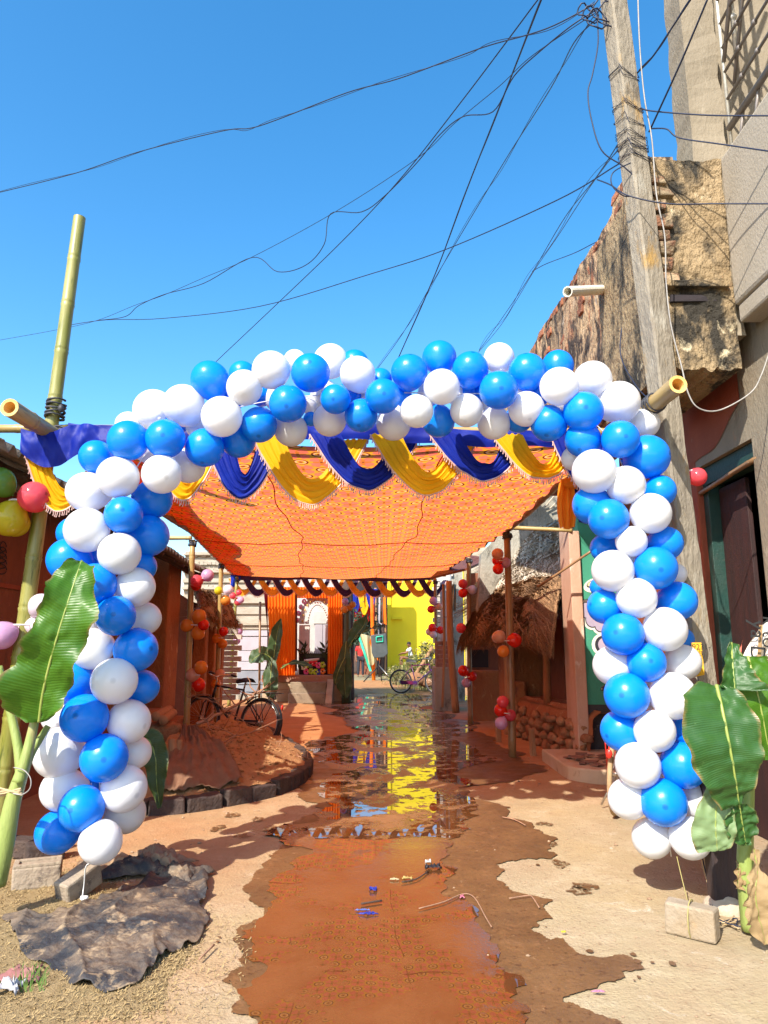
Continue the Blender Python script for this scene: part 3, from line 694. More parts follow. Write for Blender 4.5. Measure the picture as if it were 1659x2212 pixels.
for v, n_ in ((168, 3), (238, 3), (272, 2), (300, 3), (322, 5), (345, 4)):
    t0 = t_of_v(v); pts = []
    for i in range(n_ * 8 + 1):
        a, b_ = ring[i % 8]; j = rr.uniform(1.04, 1.12)
        pts.append(pole_pt(t0 + rr.uniform(-.006, .006) - .006 * math.sin(i * .785), a * j, b_ * j))
    build('wire_wrap', MB().tube(pts, .0022, 4), WIRE, up)
def cable(label, pts, r, m=WIRE, group='overhead cables', twin=0.0):
    r *= .75
    P3 = smooth_path([P(*p) for p in pts], 7)
    t_ = MB().tube(P3, r, 5)
    o = build('overhead_cable', t_, m, None, smooth=True)
    tag(o, label, 'cable', group)
    if twin:
        q = [p + Vector((0, 0, twin * math.sin(i * .42))) for i, p in enumerate(P3)]
        w2 = build('strand', MB().tube(q, r * .65, 4), m, o, smooth=True)
    return o
cable('highest cable sweeping from the pole top to the left picture edge', [(-20, 420, 9), (160, 375, 8.4), (300, 328, 7.9), (480, 283, 7.3), (540, 277, 7.1), (600, 258, 6.9), (750, 200, 6.4), (860, 170, 6), (1000, 118, 5.6), (1060, 97, 5.4), (1180, 62, 5), (1285, 8, 4.75)], .0075, twin=.025)
cable('thin straight cable running low from the left edge up to the pole', [(-20, 738, 12), (120, 713, 11.4), (210, 692, 11), (290, 660, 10.5), (355, 637, 10.1), (440, 600, 9.6), (545, 555, 9), (720, 460, 8), (900, 343, 6.9), (980, 268, 6.3), (1080, 185, 5.7), (1150, 120, 5.2), (1290, 25, 4.75)], .005)
cable('looping slack cable hanging below the thin straight one', [(210, 692, 10.95), (270, 684, 10.5), (300, 660, 10.3), (355, 636, 10), (440, 612, 9.5), (545, 556, 8.95), (600, 587, 8.6), (660, 573, 8.3), (700, 528, 8.0), (714, 462, 7.9), (780, 458, 7.5), (830, 424, 7.2), (900, 352, 6.8), (950, 291, 6.4), (1000, 252, 6.1), (1065, 241, 5.8), (1110, 165, 5.4), (1165, 112, 5.1), (1235, 55, 4.85), (1290, 20, 4.75)], .0075)
cable('lone cable crossing low from the left pole to mid concrete pole', [(150, 702, 11), (230, 691, 10.8), (350, 688, 10.2), (560, 662, 9.2), (800, 592, 8), (960, 540, 7.2), (1200, 434, 5.8), (1330, 358, 5), (1392, 322, 4.75)], .0075)
cable('straight cable diving behind the left shoulder of the balloon arch', [(440, 808, 13), (470, 778, 12.5), (600, 655, 11), (740, 520, 9.5), (860, 392, 8.2), (1000, 215, 6.8), (1165, -5, 5.4)], .009)
cable('thick twisted black cable dropping steeply to the arch centre', [(850, 800, 13), (862, 770, 12.6), (940, 592, 11), (1010, 405, 9.3), (1080, 228, 7.7), (1172, -8, 6)], .013, twin=.02)
cable('pair of cables falling behind the arch from the pole top knot', [(805, 810, 13), (870, 720, 12), (945, 592, 10.5), (1040, 432, 8.6), (1100, 332, 7.5), (1190, 190, 6), (1240, 92, 5.1), (1290, 40, 4.75)], .0075, twin=.05)
cable('bundle of thin cables falling to the right of the arch centre', [(1035, 757, 12), (1070, 708, 11.2), (1110, 650, 10.2), (1155, 580, 9), (1220, 470, 7.4), (1290, 380, 6), (1350, 285, 5), (1372, 235, 4.8)], .007, twin=.07)
cable('second strand falling beside the bundle right of the arch', [(1030, 765, 12.1), (1080, 705, 11), (1118, 645, 10), (1155, 583, 8.9), (1205, 510, 7.7), (1270, 410, 6.3), (1340, 318, 5.1), (1385, 290, 4.8)], .006)
cable('short cable branching from the bundle to the old parapet top', [(1150, 586, 9), (1180, 570, 8.6), (1240, 547, 7.6), (1290, 522, 7.0), (1345, 500, 6.6)], .007)
cable('black drop cable looping down the left of the concrete pole', [(1288, 20, 4.72), (1292, 90, 4.68), (1280, 160, 4.66), (1270, 200, 4.66), (1278, 260, 4.66), (1300, 325, 4.66), (1345, 358, 4.66), (1372, 382, 4.66)], .007)
cable('short curl of cable hanging at the pole above the parapet', [(1362, 352, 4.62), (1325, 372, 4.6), (1322, 400, 4.6), (1345, 422, 4.6), (1362, 424, 4.62)], .006)
cable('pale flexible cable running down the right of the pole to the doorway', [(1378, -5, 4.62), (1382, 100, 4.62), (1392, 210, 4.62), (1408, 300, 4.62), (1418, 420, 4.6), (1436, 510, 4.6), (1439, 610, 4.6), (1450, 705, 4.6), (1472, 790, 4.6), (1487, 850, 4.6), (1510, 882, 4.6), (1555, 886, 4.6), (1620, 850, 4.6), (1645, 810, 4.6), (1665, 750, 4.6)], .0072, WIREW)
cable('upper cable leaving the pole up to the right beside the balcony', [(1376, 158, 4.7), (1410, 122, 4.5), (1450, 62, 4.3), (1495, -6, 4.1)], .009, twin=.012)
cable('lower cable leaving the pole up to the right beside the balcony', [(1402, 285, 4.68), (1425, 235, 4.5), (1475, 125, 4.2), (1530, -6, 3.9)], .009)
cable('nearly level cable crossing in front of the balcony rail', [(1384, 233, 4.65), (1410, 240, 4.55), (1530, 249, 4.3), (1670, 250, 4.0)], .007)
cable('cable drooping from the pole across the balcony corner', [(1405, 278, 4.65), (1440, 279, 4.55), (1468, 298, 4.5), (1560, 312, 4.3), (1670, 328, 4.0)], .007)
cable('level cable crossing the plastered block below the balcony', [(1290, 388, 4.9), (1320, 400, 4.75), (1356, 422, 4.6), (1442, 440, 4.5), (1550, 440, 4.4), (1670, 440, 4.2)], .007)
cable('thin cable hanging down the old parapet above the arch', [(1360, 430, 5.8), (1335, 480, 5.75), (1338, 560, 5.75), (1350, 650, 5.7), (1340, 760, 5.6), (1372, 830, 5.4), (1410, 870, 5.2)], .007, group=None)
coil = MB()
for k in range(5):
    c = P(1262 + 14 * k, 24 + 9 * (k % 3), 4.7); r_ = .05 + .012 * k
    coil.tube([c + Vector((r_ * math.cos(i * .52), .02 * math.sin(i * 1.3), r_ * 1.2 * math.sin(i * .52) )) for i in range(13)], .006, 5)
o = build('wire_coil', coil, WIRE, up, smooth=True); o['kind'] = 'stuff'

# ---- near building with doorway and balcony
PLAS = mat('grey_brown_plaster', (.28, .235, .17), (.21, .175, .125), .92, 1.6, (1, 1, .5), spots=[((.16, .12, .08), 3, .55, .72), ((.36, .31, .235), 8, .58, .72), ((.36, .18, .08), 2.2, .66, .74)], bump=.5, bscale=45, bdist=.012)  # grey-brown plaster with darker stains
PLAS2 = mat('pale_slab_plaster', (.38, .33, .265), (.32, .275, .21), .92, 1.3, (1, 1, .6), spots=[((.36, .32, .26), 2.5, .60, .78)], bump=.4, bscale=60, bdist=.01)
MOLD = mat('mouldy_plaster', (.38, .28, .16), (.27, .19, .10), .95, 1.8, (1, 1, .7), spots=[((.035, .03, .022), 2.6, .47, .58), ((.62, .52, .34), 5, .62, .70), ((.40, .17, .08), 3.6, .66, .72)], bump=1.0, bscale=22, bdist=.04)
REDW = mat('red_oxide_wall', (.30, .075, .035), (.22, .05, .025), .85, 2, (1, 1, .4), spots=[((.30, .24, .19), 1.6, .62, .75), ((.06, .03, .02), 4, .66, .76)], bump=.35, bscale=40)
DARK = mat('dark_interior', (.02, .017, .02), (.03, .022, .025), .9, 3)  # near-black, mostly to paint in the shade of rooms and openings
GREENP = mat('dark_green_paint', (.008, .045, .036), (.02, .05, .04), .6, 6, spots=[((.05, .06, .05), 9, .62, .7)])
WOODR = mat('red_brown_wood', (.16, .05, .03), (.09, .03, .02), .7, 3, (6, 6, .6), spots=[((.3, .2, .15), 9, .66, .7)], bump=.4, bscale=30)
nb = thing('plastered_house', 'plastered two storey house with dark doorway and balcony at right edge', 'building', (2.9, 4.8, 0))
WX = 2.75
d0, d1, ztop = 5.12, 6.08, 2.97
def wall_x(parent, x, y0, y1, z0, z1, th, m, name='wall'): return build(name, MB().span(x, x + th, y0, y1, z0, z1), m, parent, bevel=.012)
wall_x(nb, WX, 2.2, d0, -.1, 3.9, .25, PLAS)
wall_x(nb, WX, d1, 7.3, -.1, 3.9, .25, REDW)
build('lintel_wall', MB().span(WX + .004, WX + .25, d0, d1, ztop, 3.9), PLAS, nb)
build('red_wall_panel', MB().grid(lambda a, b_: Vector((WX - .004, 5.22 + .86 * a, 3.02 + .02 * math.sin(a * 9) + .28 * (1 - a) ** 2 + (3.88 - 3.02 - .28 * (1 - a) ** 2) * b_)), 20, 8), REDW, nb)
fr_ = thing('door_frame', 'dark green wooden door frame in the right doorway', 'door frame', (WX + .1, 5.6, 0)); 
build('head', MB().span(WX + .05, WX + .2, d0, d1, ztop - .16, ztop), GREENP, fr_, bevel=.006)
build('jamb', MB().span(WX + .05, WX + .2, d0, d0 + .09, -.05, ztop - .16), GREENP, fr_, bevel=.006)
build('jamb', MB().span(WX + .05, WX + .2, d1 - .09, d1, -.05, ztop - .16), GREENP, fr_, bevel=.006)
build('door_leaf', MB().span(WX + .14, WX + .18, d1 - .55, d1 - .1, 0, ztop - .2), mat('shade_darkened_door_wood', (.045, .016, .014), (.025, .012, .012), .7, 3, (6, 6, .6), bump=.4), fr_, bevel=.006)  # red wood darkened in colour to imitate the unlit doorway
bamboo('bamboo_curtain_rod', 'thin bamboo rod across the top of the dark doorway', (WX + .02, d0 - .05, ztop - .16), (WX + .03, d1 + .1, ztop - .22), .022, .02, BAM_D, .3, seed=44)
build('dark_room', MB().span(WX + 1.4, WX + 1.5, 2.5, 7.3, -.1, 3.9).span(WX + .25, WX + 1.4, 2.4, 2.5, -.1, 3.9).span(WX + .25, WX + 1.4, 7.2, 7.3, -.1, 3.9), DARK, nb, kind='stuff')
build('ceiling_slab', MB().span(WX + .002, 4.6, 2.2, 7.28, 3.902, 4.02), PLAS2, nb)
# balcony: parapet along the lane, its soffit, end column, window grille behind the rail
BX = 2.60
build('balcony_slab', MB().span(BX, 4.5, 1.6, 4.84, 3.76, 3.90), PLAS2, nb, bevel=.02)
build('balcony_parapet', MB().span(BX - .02, BX + .12, 1.6, 4.86, 3.90, 5.12), PLAS2, nb, bevel=.03)
def column(parent, c, w_, h, m, name, seed, n=40):
    mb_ = MB()
    for i in range(n + 1):
        for k, (a, b_) in enumerate(((-1, -1), (1, -1), (1, 1), (-1, 1))):
            j = .02 * fbm((i * .4, k * 3.1, seed)); mb_.V.append((c[0] + a * w_[0] / 2 + j * a, c[1] + b_ * w_[1] / 2 + j * b_, c[2] + h * i / n))
    for i in range(n):
        for k in range(4): mb_.F.append((i * 4 + k, i * 4 + (k + 1) % 4, (i + 1) * 4 + (k + 1) % 4, (i + 1) * 4 + k))
    mb_.F += [(3, 2, 1, 0), (n * 4, n * 4 + 1, n * 4 + 2, n * 4 + 3)]
    return build(name, mb_, m, parent)
column(nb, (2.545, 5.05, 3.7), (.27, .27), 4.2, PLAS, 'column', 2.0)
build('upper_wall', MB().span(3.3, 3.45, 1.6, 5.1, 3.9, 8.2), PLAS, nb)
build('upper_wall', MB().span(2.70, 3.3, 5.06, 5.2, 5.1, 8.2), PLAS, nb)
STEEL = mat('silver_railing_paint', (.66, .64, .56), (.5, .47, .42), .38, 6, metal=.35, bump=.1); STEEL2 = mat('grey_grille_iron', (.26, .23, .21), (.2, .17, .15), .5, 8, metal=.3, bump=.15)
rail = thing('balcony_railing', 'silver and grey metal railing with round beads above the balcony parapet', 'railing', (2.66, 4.8, 5.12))
def bar(a, b_, r, m, name, n=6, beads=()):
    a, b_ = Vector(a), Vector(b_); m_ = MB().tube([a, b_], r, n)
    for k in beads: m_.blob(a + (b_ - a) * k, (r * 3.4, r * 3.4, r * 3.4), 0, 1, 8)
    return build(name, m_, m, rail, smooth=True)
RX = 2.67
bar((RX, 4.83, 5.0), (RX, 4.83, 8.0), .014, STEEL, 'upright')
for i, y in enumerate((4.70, 4.55, 4.40)):
    bar((RX + .04, y, 5.95 + .28 * i), (RX + .04, y, 8.0), .018, STEEL, 'upright', beads=(.14,))
for i, z in enumerate((5.62, 5.86, 6.08, 6.30, 6.52, 6.74)):
    bar((RX, 4.82, z), (RX, 2.0, z), .013, STEEL2, 'cross_bar', beads=(.08, .16, .24, .32))
bar((RX - .01, 4.82, 5.36), (RX - .01, 2.0, 5.36), .028, STEEL2, 'hand_rail')
bar((RX, 4.82, 5.95), (RX, 4.1, 7.6), .017, STEEL2, 'brace'); bar((RX + .03, 4.76, 5.70), (RX + .03, 4.0, 7.5), .015, STEEL2, 'brace')
for i in range(6): bar((RX, 4.74 - .22 * i, 5.10), (RX, 4.62 - .22 * i, 5.36), .012, STEEL2, 'baluster')

# ---- old mouldy block and long broken parapet over a veranda
ob = thing('old_brick_house', 'old house with crumbling mouldy parapet and red veranda wall beyond the pole', 'building', (2.4, 7, 0))
def rough_slab(x0, x1, y0, y1, zb, zt, m, name, nx, nz, amp, seed, face='y', top=None, bot=None):
    """a wall block whose visible faces are broken up; face y looks to the camera, face x looks to the lane"""
    mb_ = MB()
    def fn(a, b_):
        zb_ = zb + (bot(a) if bot else 0); zt_ = zt + (top(a) if top else 0); z = zb_ + (zt_ - zb_) * b_
        if face == 'y': p = Vector((x0 + (x1 - x0) * a, y0, z)); k = amp * fbm((p.x * 3 + seed, p.z * 3, seed)); return p + Vector((0, k, 0))
        p = Vector((x0 - .055 * (y1 - y0) * a, y0 + (y1 - y0) * a, z)); k = amp * fbm((p.y * 1.6 + seed, p.z * 1.6, seed)) + amp * .5 * fbm((p.y * 7, p.z * 7, seed)); return p + Vector((k, 0, 0))
    mb_.grid(fn, nx, nz); s0 = len(mb_.V) - (nx + 1) * (nz + 1)
    back = Vector((0, y1 - y0, 0)) if face == 'y' else Vector((x1 - x0, 0, 0))
    n0 = len(mb_.V); cnt = (nx + 1) * (nz + 1)
    mb_.V += [tuple(Vector(v) + back) for v in mb_.V[s0:s0 + cnt]]
    idx = lambda i, j: j * (nx + 1) + i
    rim = [idx(i, 0) for i in range(nx + 1)] + [idx(nx, j) for j in range(1, nz + 1)] + [idx(i, nz) for i in range(nx - 1, -1, -1)] + [idx(0, j) for j in range(nz - 1, 0, -1)]
    for q in range(len(rim)):
        a, b_ = rim[q], rim[(q + 1) % len(rim)]; mb_.F.append((a, a + cnt, b_ + cnt, b_))
    mb_.F += [tuple(reversed([v + cnt for v in f])) for f in mb_.F[:nx * nz]]
    return build(name, mb_, m, ob, smooth=False, fix=True)
rough_slab(2.03, 2.60, 4.88, 6.2, 3.42, 5.13, MOLD, 'mouldy_block', 30, 80, .03, 3, 'y', lambda a: .02 * fbm((a * 6, 0, 0)), lambda a: .03 * fbm((a * 9, 0, 4)))
BRK = mat('worn_red_brick', (.26, .12, .065), (.20, .095, .055), .9, 5, spots=[((.34, .26, .16), 9, .42, .56), ((.05, .04, .03), 8, .52, .62)], bump=.8, bscale=30, bdist=.02, rnd=.5)
for i in range(9):        # exposed brick courses at the block's left corner
    z = 4.02 + i * .115
    if i in (0,): continue
    mbx = MB().box((2.06, 4.93, z), (.17 + .07 * (i % 2) + rr.uniform(-.03, .04), .2, .085), rr.uniform(-.2, .2), None, .022, rr)
    build('brick', mbx, BRK, ob, bevel=.012)
build('brick_ledge', MB().box((2.32, 4.92, 4.075), (.46, .2, .05), .02, None, .01, rr), MOLD, ob, bevel=.01)
build('painted_ledge_shade', MB().box((2.33, 4.905, 3.98), (.40, .06, .05), 0, None, .01, rr), DARK, ob)  # dark strip on the block face standing in for shade under the ledge
PARA = mat('flaking_mud_plaster', (.50, .35, .20), (.40, .26, .15), .95, 1.4, (1, 1, .45), spots=[((.30, .11, .05), 3.2, .53, .62), ((.05, .035, .028), 4.0, .48, .57), ((.70, .60, .46), 6, .62, .7), ((.045, .035, .03), 1.2, .52, .64)], bump=1.0, bscale=16, bdist=.05)
def ptop(a):
    s_ = .10 * fbm((a * 7, 2, 1)) - .05
    return s_ + (-.75 if a < .05 else .0 if a < .14 else -.16) + (-.03 if a > .30 else 0) + (-.04 if a > .55 else 0)
def pbot(a): return .07 * fbm((a * 8, 5, 2)) + .22 * math.exp(-((a - .22) / .05) ** 2) - .05 + (.15 if a > .3 else 0)
rough_slab(2.30, 2.62, 5.3, 12.2, 3.72, 5.82, PARA, 'broken_parapet', 110, 60, .022, 7, 'x', ptop, pbot)
BRP = mat('parapet_brick', (.36, .14, .07), (.25, .10, .055), .92, 5, spots=[((.10, .07, .05), 4, .54, .64), ((.46, .36, .24), 7, .62, .7)], bump=.8, bscale=30, bdist=.02, rnd=.5)
for k in range(34):          # broken brick course showing along the parapet top and in flaked patches
    a = (k + .5) / 34; y = 5.3 + 6.9 * a; x = 2.30 - .055 * 6.9 * a
    build('brick', MB().box((x + .06 + rr.uniform(-.01, .015), y, 5.80 + ptop(a) - rr.uniform(.02, .06)), (.13, .185, .085), rr.uniform(-.08, .08), None, .014, rr), BRP, ob, bevel=.012)
for k in range(16):
    a = rr.uniform(.08, .8); y = 5.3 + 6.9 * a; x = 2.30 - .055 * 6.9 * a
    build('brick', MB().box((x + .045, y, 5.62 + ptop(a) - .105 * rr.choice((0, 1, 2, 3))), (.11, .19, .085), 0, None, .012, rr), BRP, ob, bevel=.01)
build('upper_wall', MB().span(2.63, 3.3, 6.25, 12.1, 4.11, 5.3), PARA, ob)
build('veranda_wall', MB().span(3.25, 3.4, 7.32, 9.5, -.1, 4.0), REDW, ob)
build('veranda_ceiling', MB().span(2.4, 3.25, 7.32, 12.1, 4.0, 4.1), REDW, ob)
PIPE = mat('white_pvc', (.80, .78, .68), (.70, .66, .55), .35, 4, bump=.05)
pp_ = thing('drain_spout', 'short white plastic drain pipe sticking out of the old parapet', 'pipe', tuple(P(1335, 624, 6.4)))
a, b_ = P(1342, 624, 6.4), P(1226, 630, 5.6)
q = (b_ - a); rings = [(.045, 0), (.045, q.length), (.036, q.length), (.036, q.length - .3)]
build('pipe', MB().lathe(rings, a, 16, q), PIPE, pp_, smooth=False)
# ---- green painted wall with mural, pilaster and dark dado
GRN = mat('green_painted_wall', (.035, .22, .13), (.05, .27, .17), .75, 2, (1, 1, .5), spots=[((.02, .12, .07), 5, .62, .74), ((.25, .38, .28), 9, .68, .74)], bump=.3, bscale=50)
DADO = mat('black_dado', (.03, .03, .035), (.05, .045, .045), .8, 3, spots=[((.28, .22, .15), 4, .6, .68)], bump=.4)
PINKP = mat('pinkish_limewash', (.52, .34, .24), (.44, .26, .17), .9, 2.5, (1, 1, .4), spots=[((.62, .52, .42), 5, .6, .7), ((.2, .12, .08), 8, .65, .72)], bump=.4)
gw = thing('green_wall_shed', 'green painted shed wall with mural, pink pilaster and black dado', 'building', (2.9, 9.4, 0))
z1 = P(1270, 1522, 9.4).z
build('wall', MB().span(2.602, 4.2, 9.4, 9.6, z1, 3.3), GRN, gw)
build('dado', MB().span(2.604, 4.2, 9.402, 9.6, -.1, z1 - .002), DADO, gw)
a = P(1258, 1150, 9.3); build('pilaster', MB().span(2.455, 2.60, 9.32, 9.62, -.1, P(1258, 1146, 9.3).z), PINKP, gw, bevel=.012)
build('side_wall', MB().span(2.50, 2.58, 9.62, 10.0, -.1, 3.2), PINKP, gw)
MW = mat('mural_white', (.72, .72, .62), (.6, .62, .5), .8, 6, bump=.1); MK = mat('mural_ink', (.02, .02, .03), None, .8, bump=0); MC = mat('mural_cream', (.62, .58, .32), (.5, .5, .28), .8, 5, bump=0); MPu = mat('mural_mauve', (.40, .34, .42), (.32, .27, .36), .8, 5, bump=0)
mural = thing('wall_mural', 'painted bowl and cloud shapes on the green wall behind balloons', 'mural', tuple(P(1290, 1300, 9.39)))
def paint(name, poly, m, lift):
    y = 9.4 - .004 * lift; pts = [P(u, v, y) for u, v in poly]
    return build(name, MB().add(pts, [tuple(range(len(pts)))]), m, mural)
def ell(u, v, a, b_, n=18, rot=0): return [(u + a * math.cos(i * 6.2832 / n) * math.cos(rot) - b_ * math.sin(i * 6.2832 / n) * math.sin(rot), v + a * math.cos(i * 6.2832 / n) * math.sin(rot) + b_ * math.sin(i * 6.2832 / n) * math.cos(rot)) for i in range(n)][::-1]
paint('outline', ell(1284, 1264, 24, 15, rot=-.3), MW, 1); paint('bowl_rim', ell(1284, 1260, 18, 8, rot=-.35), MK, 2); paint('bowl', ell(1284, 1259, 16, 6, rot=-.35), MC, 3)
paint('bowl_foot', [(1272, 1266), (1284, 1282), (1300, 1284), (1300, 1262)][::-1], MC, 2)
for i, (u, v, a, b_) in enumerate(((1266, 1318, 14, 18), (1280, 1338, 16, 18), (1298, 1352, 14, 14))):
    paint('outline', ell(u, v, a + 5, b_ + 5), MW, 1 + .1 * i); paint('ink_line', ell(u, v, a, b_), MK, 2 + .1 * i); paint('cloud', ell(u, v, a - 2, b_ - 2), MPu, 3 + .1 * i)
paint('outline', ell(1300, 1392, 22, 24), MW, 1); paint('ink_line', ell(1302, 1392, 17, 19), MK, 2); paint('shape', ell(1304, 1392, 12, 14), MPu, 3)
rp = thing('half_round_plinth', 'low curved cement plinth in front of the green wall', 'plinth', (2.6, 8.2, 0))
cpl = G(1335, 1680); mbx = MB(); arc = [(cpl.x + .58 * math.cos(a), cpl.y + .42 * math.sin(a)) for a in [math.pi * (1 + i / 16) for i in range(17)]]
mbx.prism([Vector((x, y, -.05)) for x, y in arc] + [Vector((arc[-1][0], arc[-1][1] + 1.2, -.05)), Vector((arc[0][0], arc[0][1] + 1.2, -.05))], (0, 0, .19))
build('cement_edge', mbx, mat('cement_plinth', (.52, .40, .27), (.44, .32, .2), .9, 3, spots=[((.25, .14, .08), 4, .6, .7)], bump=.5), rp, bevel=.02)
BKT = mat('broken_tile', (.24, .12, .08), (.16, .09, .06), .9, 6, rnd=.6)
for i in range(26):
    x, y = cpl.x + rr.uniform(-.40, .4), cpl.y + rr.uniform(-.2, .6)
    build('tile_shard', MB().box((x, y, .155 + .008 * (i % 3)), (rr.uniform(.08, .2), rr.uniform(.05, .12), .018), rr.uniform(0, 3), None, .01, rr), BKT, rp)
# ================================================================== thatched hut on the right
THAT = mat('old_thatch', (.10, .05, .026), (.40, .235, .115), .95, 55, bump=.3, rnd=.2)
THAT2 = mat('grey_straw', (.62, .54, .43), (.34, .28, .21), .95, 45, bump=.3)
MUD = mat('red_mud_wall', (.36, .14, .05), (.28, .10, .038), .95, 2.2, (1, 1, .5), spots=[((.16, .07, .04), 3.5, .58, .7), ((.52, .30, .15), 7, .6, .7)], bump=.7, bscale=22, bdist=.025)  # mud red deepened in colour in place of stronger shade
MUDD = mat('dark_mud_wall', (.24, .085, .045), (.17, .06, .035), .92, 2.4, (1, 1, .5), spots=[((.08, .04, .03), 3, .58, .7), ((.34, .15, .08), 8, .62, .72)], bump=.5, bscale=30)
WOOD = mat('grey_brown_timber', (.40, .22, .11), (.30, .15, .07), .85, 4, (3, 3, .35), spots=[((.12, .06, .03), 7, .62, .7)], bump=.6, bscale=26, bdist=.012)
def strands(fn, n, L, r, rng, seed, droop=.3, m=None, spread=.35):
    """straws laid down a slope: fn(a, b) -> point, b runs ridge to eave"""
    rr_ = random.Random(seed); mbx = MB()
    for i in range(n):
        a, b_ = rr_.random(), rr_.random() ** .8
        l = L * rr_.uniform(.6, 1.3); db = rng * l
        p0 = fn(a, b_ - db * .3); da = rr_.gauss(0, spread) * db
        p1 = fn(a + da * .4, b_ + db * .35); p2 = fn(a + da, b_ + db * .8)
        up_ = Vector((rr_.uniform(-.01, .01), rr_.uniform(-.01, .01), rr_.uniform(.005, .085)))
        p1 = p1 + up_; p2 = p2 + up_ * rr_.uniform(0, 1.6) - Vector((0, 0, droop * .04 * rr_.random() * (b_ > .75)))
        w_ = r * rr_.uniform(.6, 1.5); d = (p2 - p0); s_ = d.cross(Vector((rr_.uniform(-.4, .4), rr_.uniform(-.4, .4), 1)))
        s_ = s_.normalized() * w_ if s_.length > 1e-6 else Vector((w_, 0, 0)); k = s_.cross(d).normalized() * w_ * .8
        o = len(mbx.V); mbx.V += [tuple(p0 + s_), tuple(p0 - s_), tuple(p1 - s_ + k), tuple(p1 + s_ + k), tuple(p2)]
        mbx.F += [(o, o + 1, o + 2, o + 3), (o + 3, o + 2, o + 4)]
    return mbx
hut = thing('thatched_hut', 'low thatched mud hut with stone plinth veranda on the right', 'hut', (2.2, 11, 0))
# lane edge of the veranda: from (1240,1640) to (1110,1600) in the picture
E0, E1 = G(1262, 1650), G(1032, 1560)
def edge_at(t, back=0.0):
    d = (E1 - E0); nrm = Vector((d.y, -d.x, 0)).normalized(); nrm = nrm if nrm.x > 0 else -nrm
    return E0 + d * t + nrm * back
# plinth
def pl(a, b_):
    t = a * .62; p = edge_at(t, .06 + .10 * b_ + .03 * fbm((a * 9, b_ * 4, 1)) + (0.10 * (1 - math.cos(min(1, max(0, (b_ - .8) / .2)) * 1.57)) if b_ > .8 else 0))
    p.z = -.06 + .68 * b_ + .02 * fbm((a * 7, b_ * 3, 6)); return p
mbx = MB().grid(pl, 40, 18)
build('plinth_face', mbx, MUD, hut, smooth=True)
STONE = mat('mud_caked_stone', (.34, .17, .08), (.26, .12, .055), .95, 6, spots=[((.12, .06, .03), 5, .6, .7)], bump=.8, bscale=14, bdist=.03, rnd=.35)
rr = random.Random(17)
for row in range(4):
    for k in range(9):
        t = (k + .5 * (row % 2) + rr.uniform(-.15, .15)) / 9 * .60 + .01; z = .04 + row * .125
        if rr.random() < .12 or t < 0: continue
        s_ = rr.uniform(.15, .26)
        build('stone', MB().blob(edge_at(t, .05 + .08 * z) + Vector((0, 0, z)), (s_ * .8, s_ * rr.uniform(.9, 1.4), rr.uniform(.10, .17)), .5, 1.4, 12, rr.uniform(0, 40)), STONE, hut, smooth=True)
def ptopf(a, b_):
    p = edge_at(a * .62, .17 + 1.2 * b_); p.z = .60 + .02 * fbm((a * 6, b_ * 5, 9)) - .03 * (b_ < .05); return p
build('plinth_top', MB().grid(ptopf, 24, 14), MUD, hut, smooth=True)
# walls, door gap, posts
def wall_pts(t0, t1, back, z0, z1): return [edge_at(t0, back) + Vector((0, 0, z0)), edge_at(t1, back) + Vector((0, 0, z0)), edge_at(t1, back) + Vector((0, 0, z1)), edge_at(t0, back) + Vector((0, 0, z1))]
d_ = edge_at(0, 1) - edge_at(0, 0)
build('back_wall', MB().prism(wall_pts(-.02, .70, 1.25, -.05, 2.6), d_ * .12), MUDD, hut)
build('front_wall', MB().prism(wall_pts(.66, .82, .16, -.05, 2.15), d_ * 1.1), MUD, hut, bevel=.03)
build('front_wall', MB().prism(wall_pts(.60, .66, .02, -.05, .85), d_ * .3), MUD, hut, bevel=.05)
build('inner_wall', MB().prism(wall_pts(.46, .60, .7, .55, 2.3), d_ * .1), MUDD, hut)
build('doorway', MB().prism(wall_pts(.2, .36, 1.235, .62, 2.05), d_ * .01), DARK, hut)  # dark sheet on the back wall painting in an unlit opening
def log(parent, pts, r, m=WOOD, name='post', n=9, seed=0):
    P_ = smooth_path(pts, 5); rs = r if isinstance(r, list) else None
    return build(name, MB().tube(P_, [((r[0] + (r[1] - r[0]) * i / (len(P_) - 1)) if rs else r) * (1 + .1 * fbm((i * .6, seed, 0))) for i in range(len(P_))], n), m, parent, smooth=True)
log(hut, [edge_at(.62, .02) + Vector((0, 0, -.05)), edge_at(.625, .03) + Vector((.02, 0, .9)), edge_at(.615, .03) + Vector((-.02, 0, 1.95))], [.085, .07], name='post')
log(hut, [edge_at(.36, .22) + Vector((0, 0, .58)), edge_at(.355, .25) + Vector((0, 0, 2.0))], [.06, .05], name='post', m=MUD)
# hood of thatch over the veranda
def hood(a, b_):
    e0, e1 = P(1188, 1346, 9.95), P(1006, 1358, 13.5); r0, r1 = P(1212, 1246, 10.7), P(1062, 1286, 13.9)
    a = min(1.03, max(-.03, a)); r = r0.lerp(r1, a); e = e0.lerp(e1, a); p = r.lerp(e, b_)
    p.z += .13 * math.sin(math.pi * min(1, max(0, b_ * .9 + .1))) * (1 - .3 * abs(2 * a - 1)) + .12 * fbm((a * 7, b_ * 4, 3)) - .10 * (min(1, abs(2 * a - 1)) ** 4)
    if b_ > 1: p.z -= (b_ - 1) * .5
    return p
build('thatch_base', MB().grid(lambda a, b_: hood(a, b_ * .98) - Vector((0, 0, .03)), 40, 20), THAT, hut, smooth=True, solid=.10)
o = build('thatch_straw', strands(hood, 17000, .36, .0085, .9, 21, 1.0, spread=1.0), THAT, hut); o['kind'] = 'stuff'
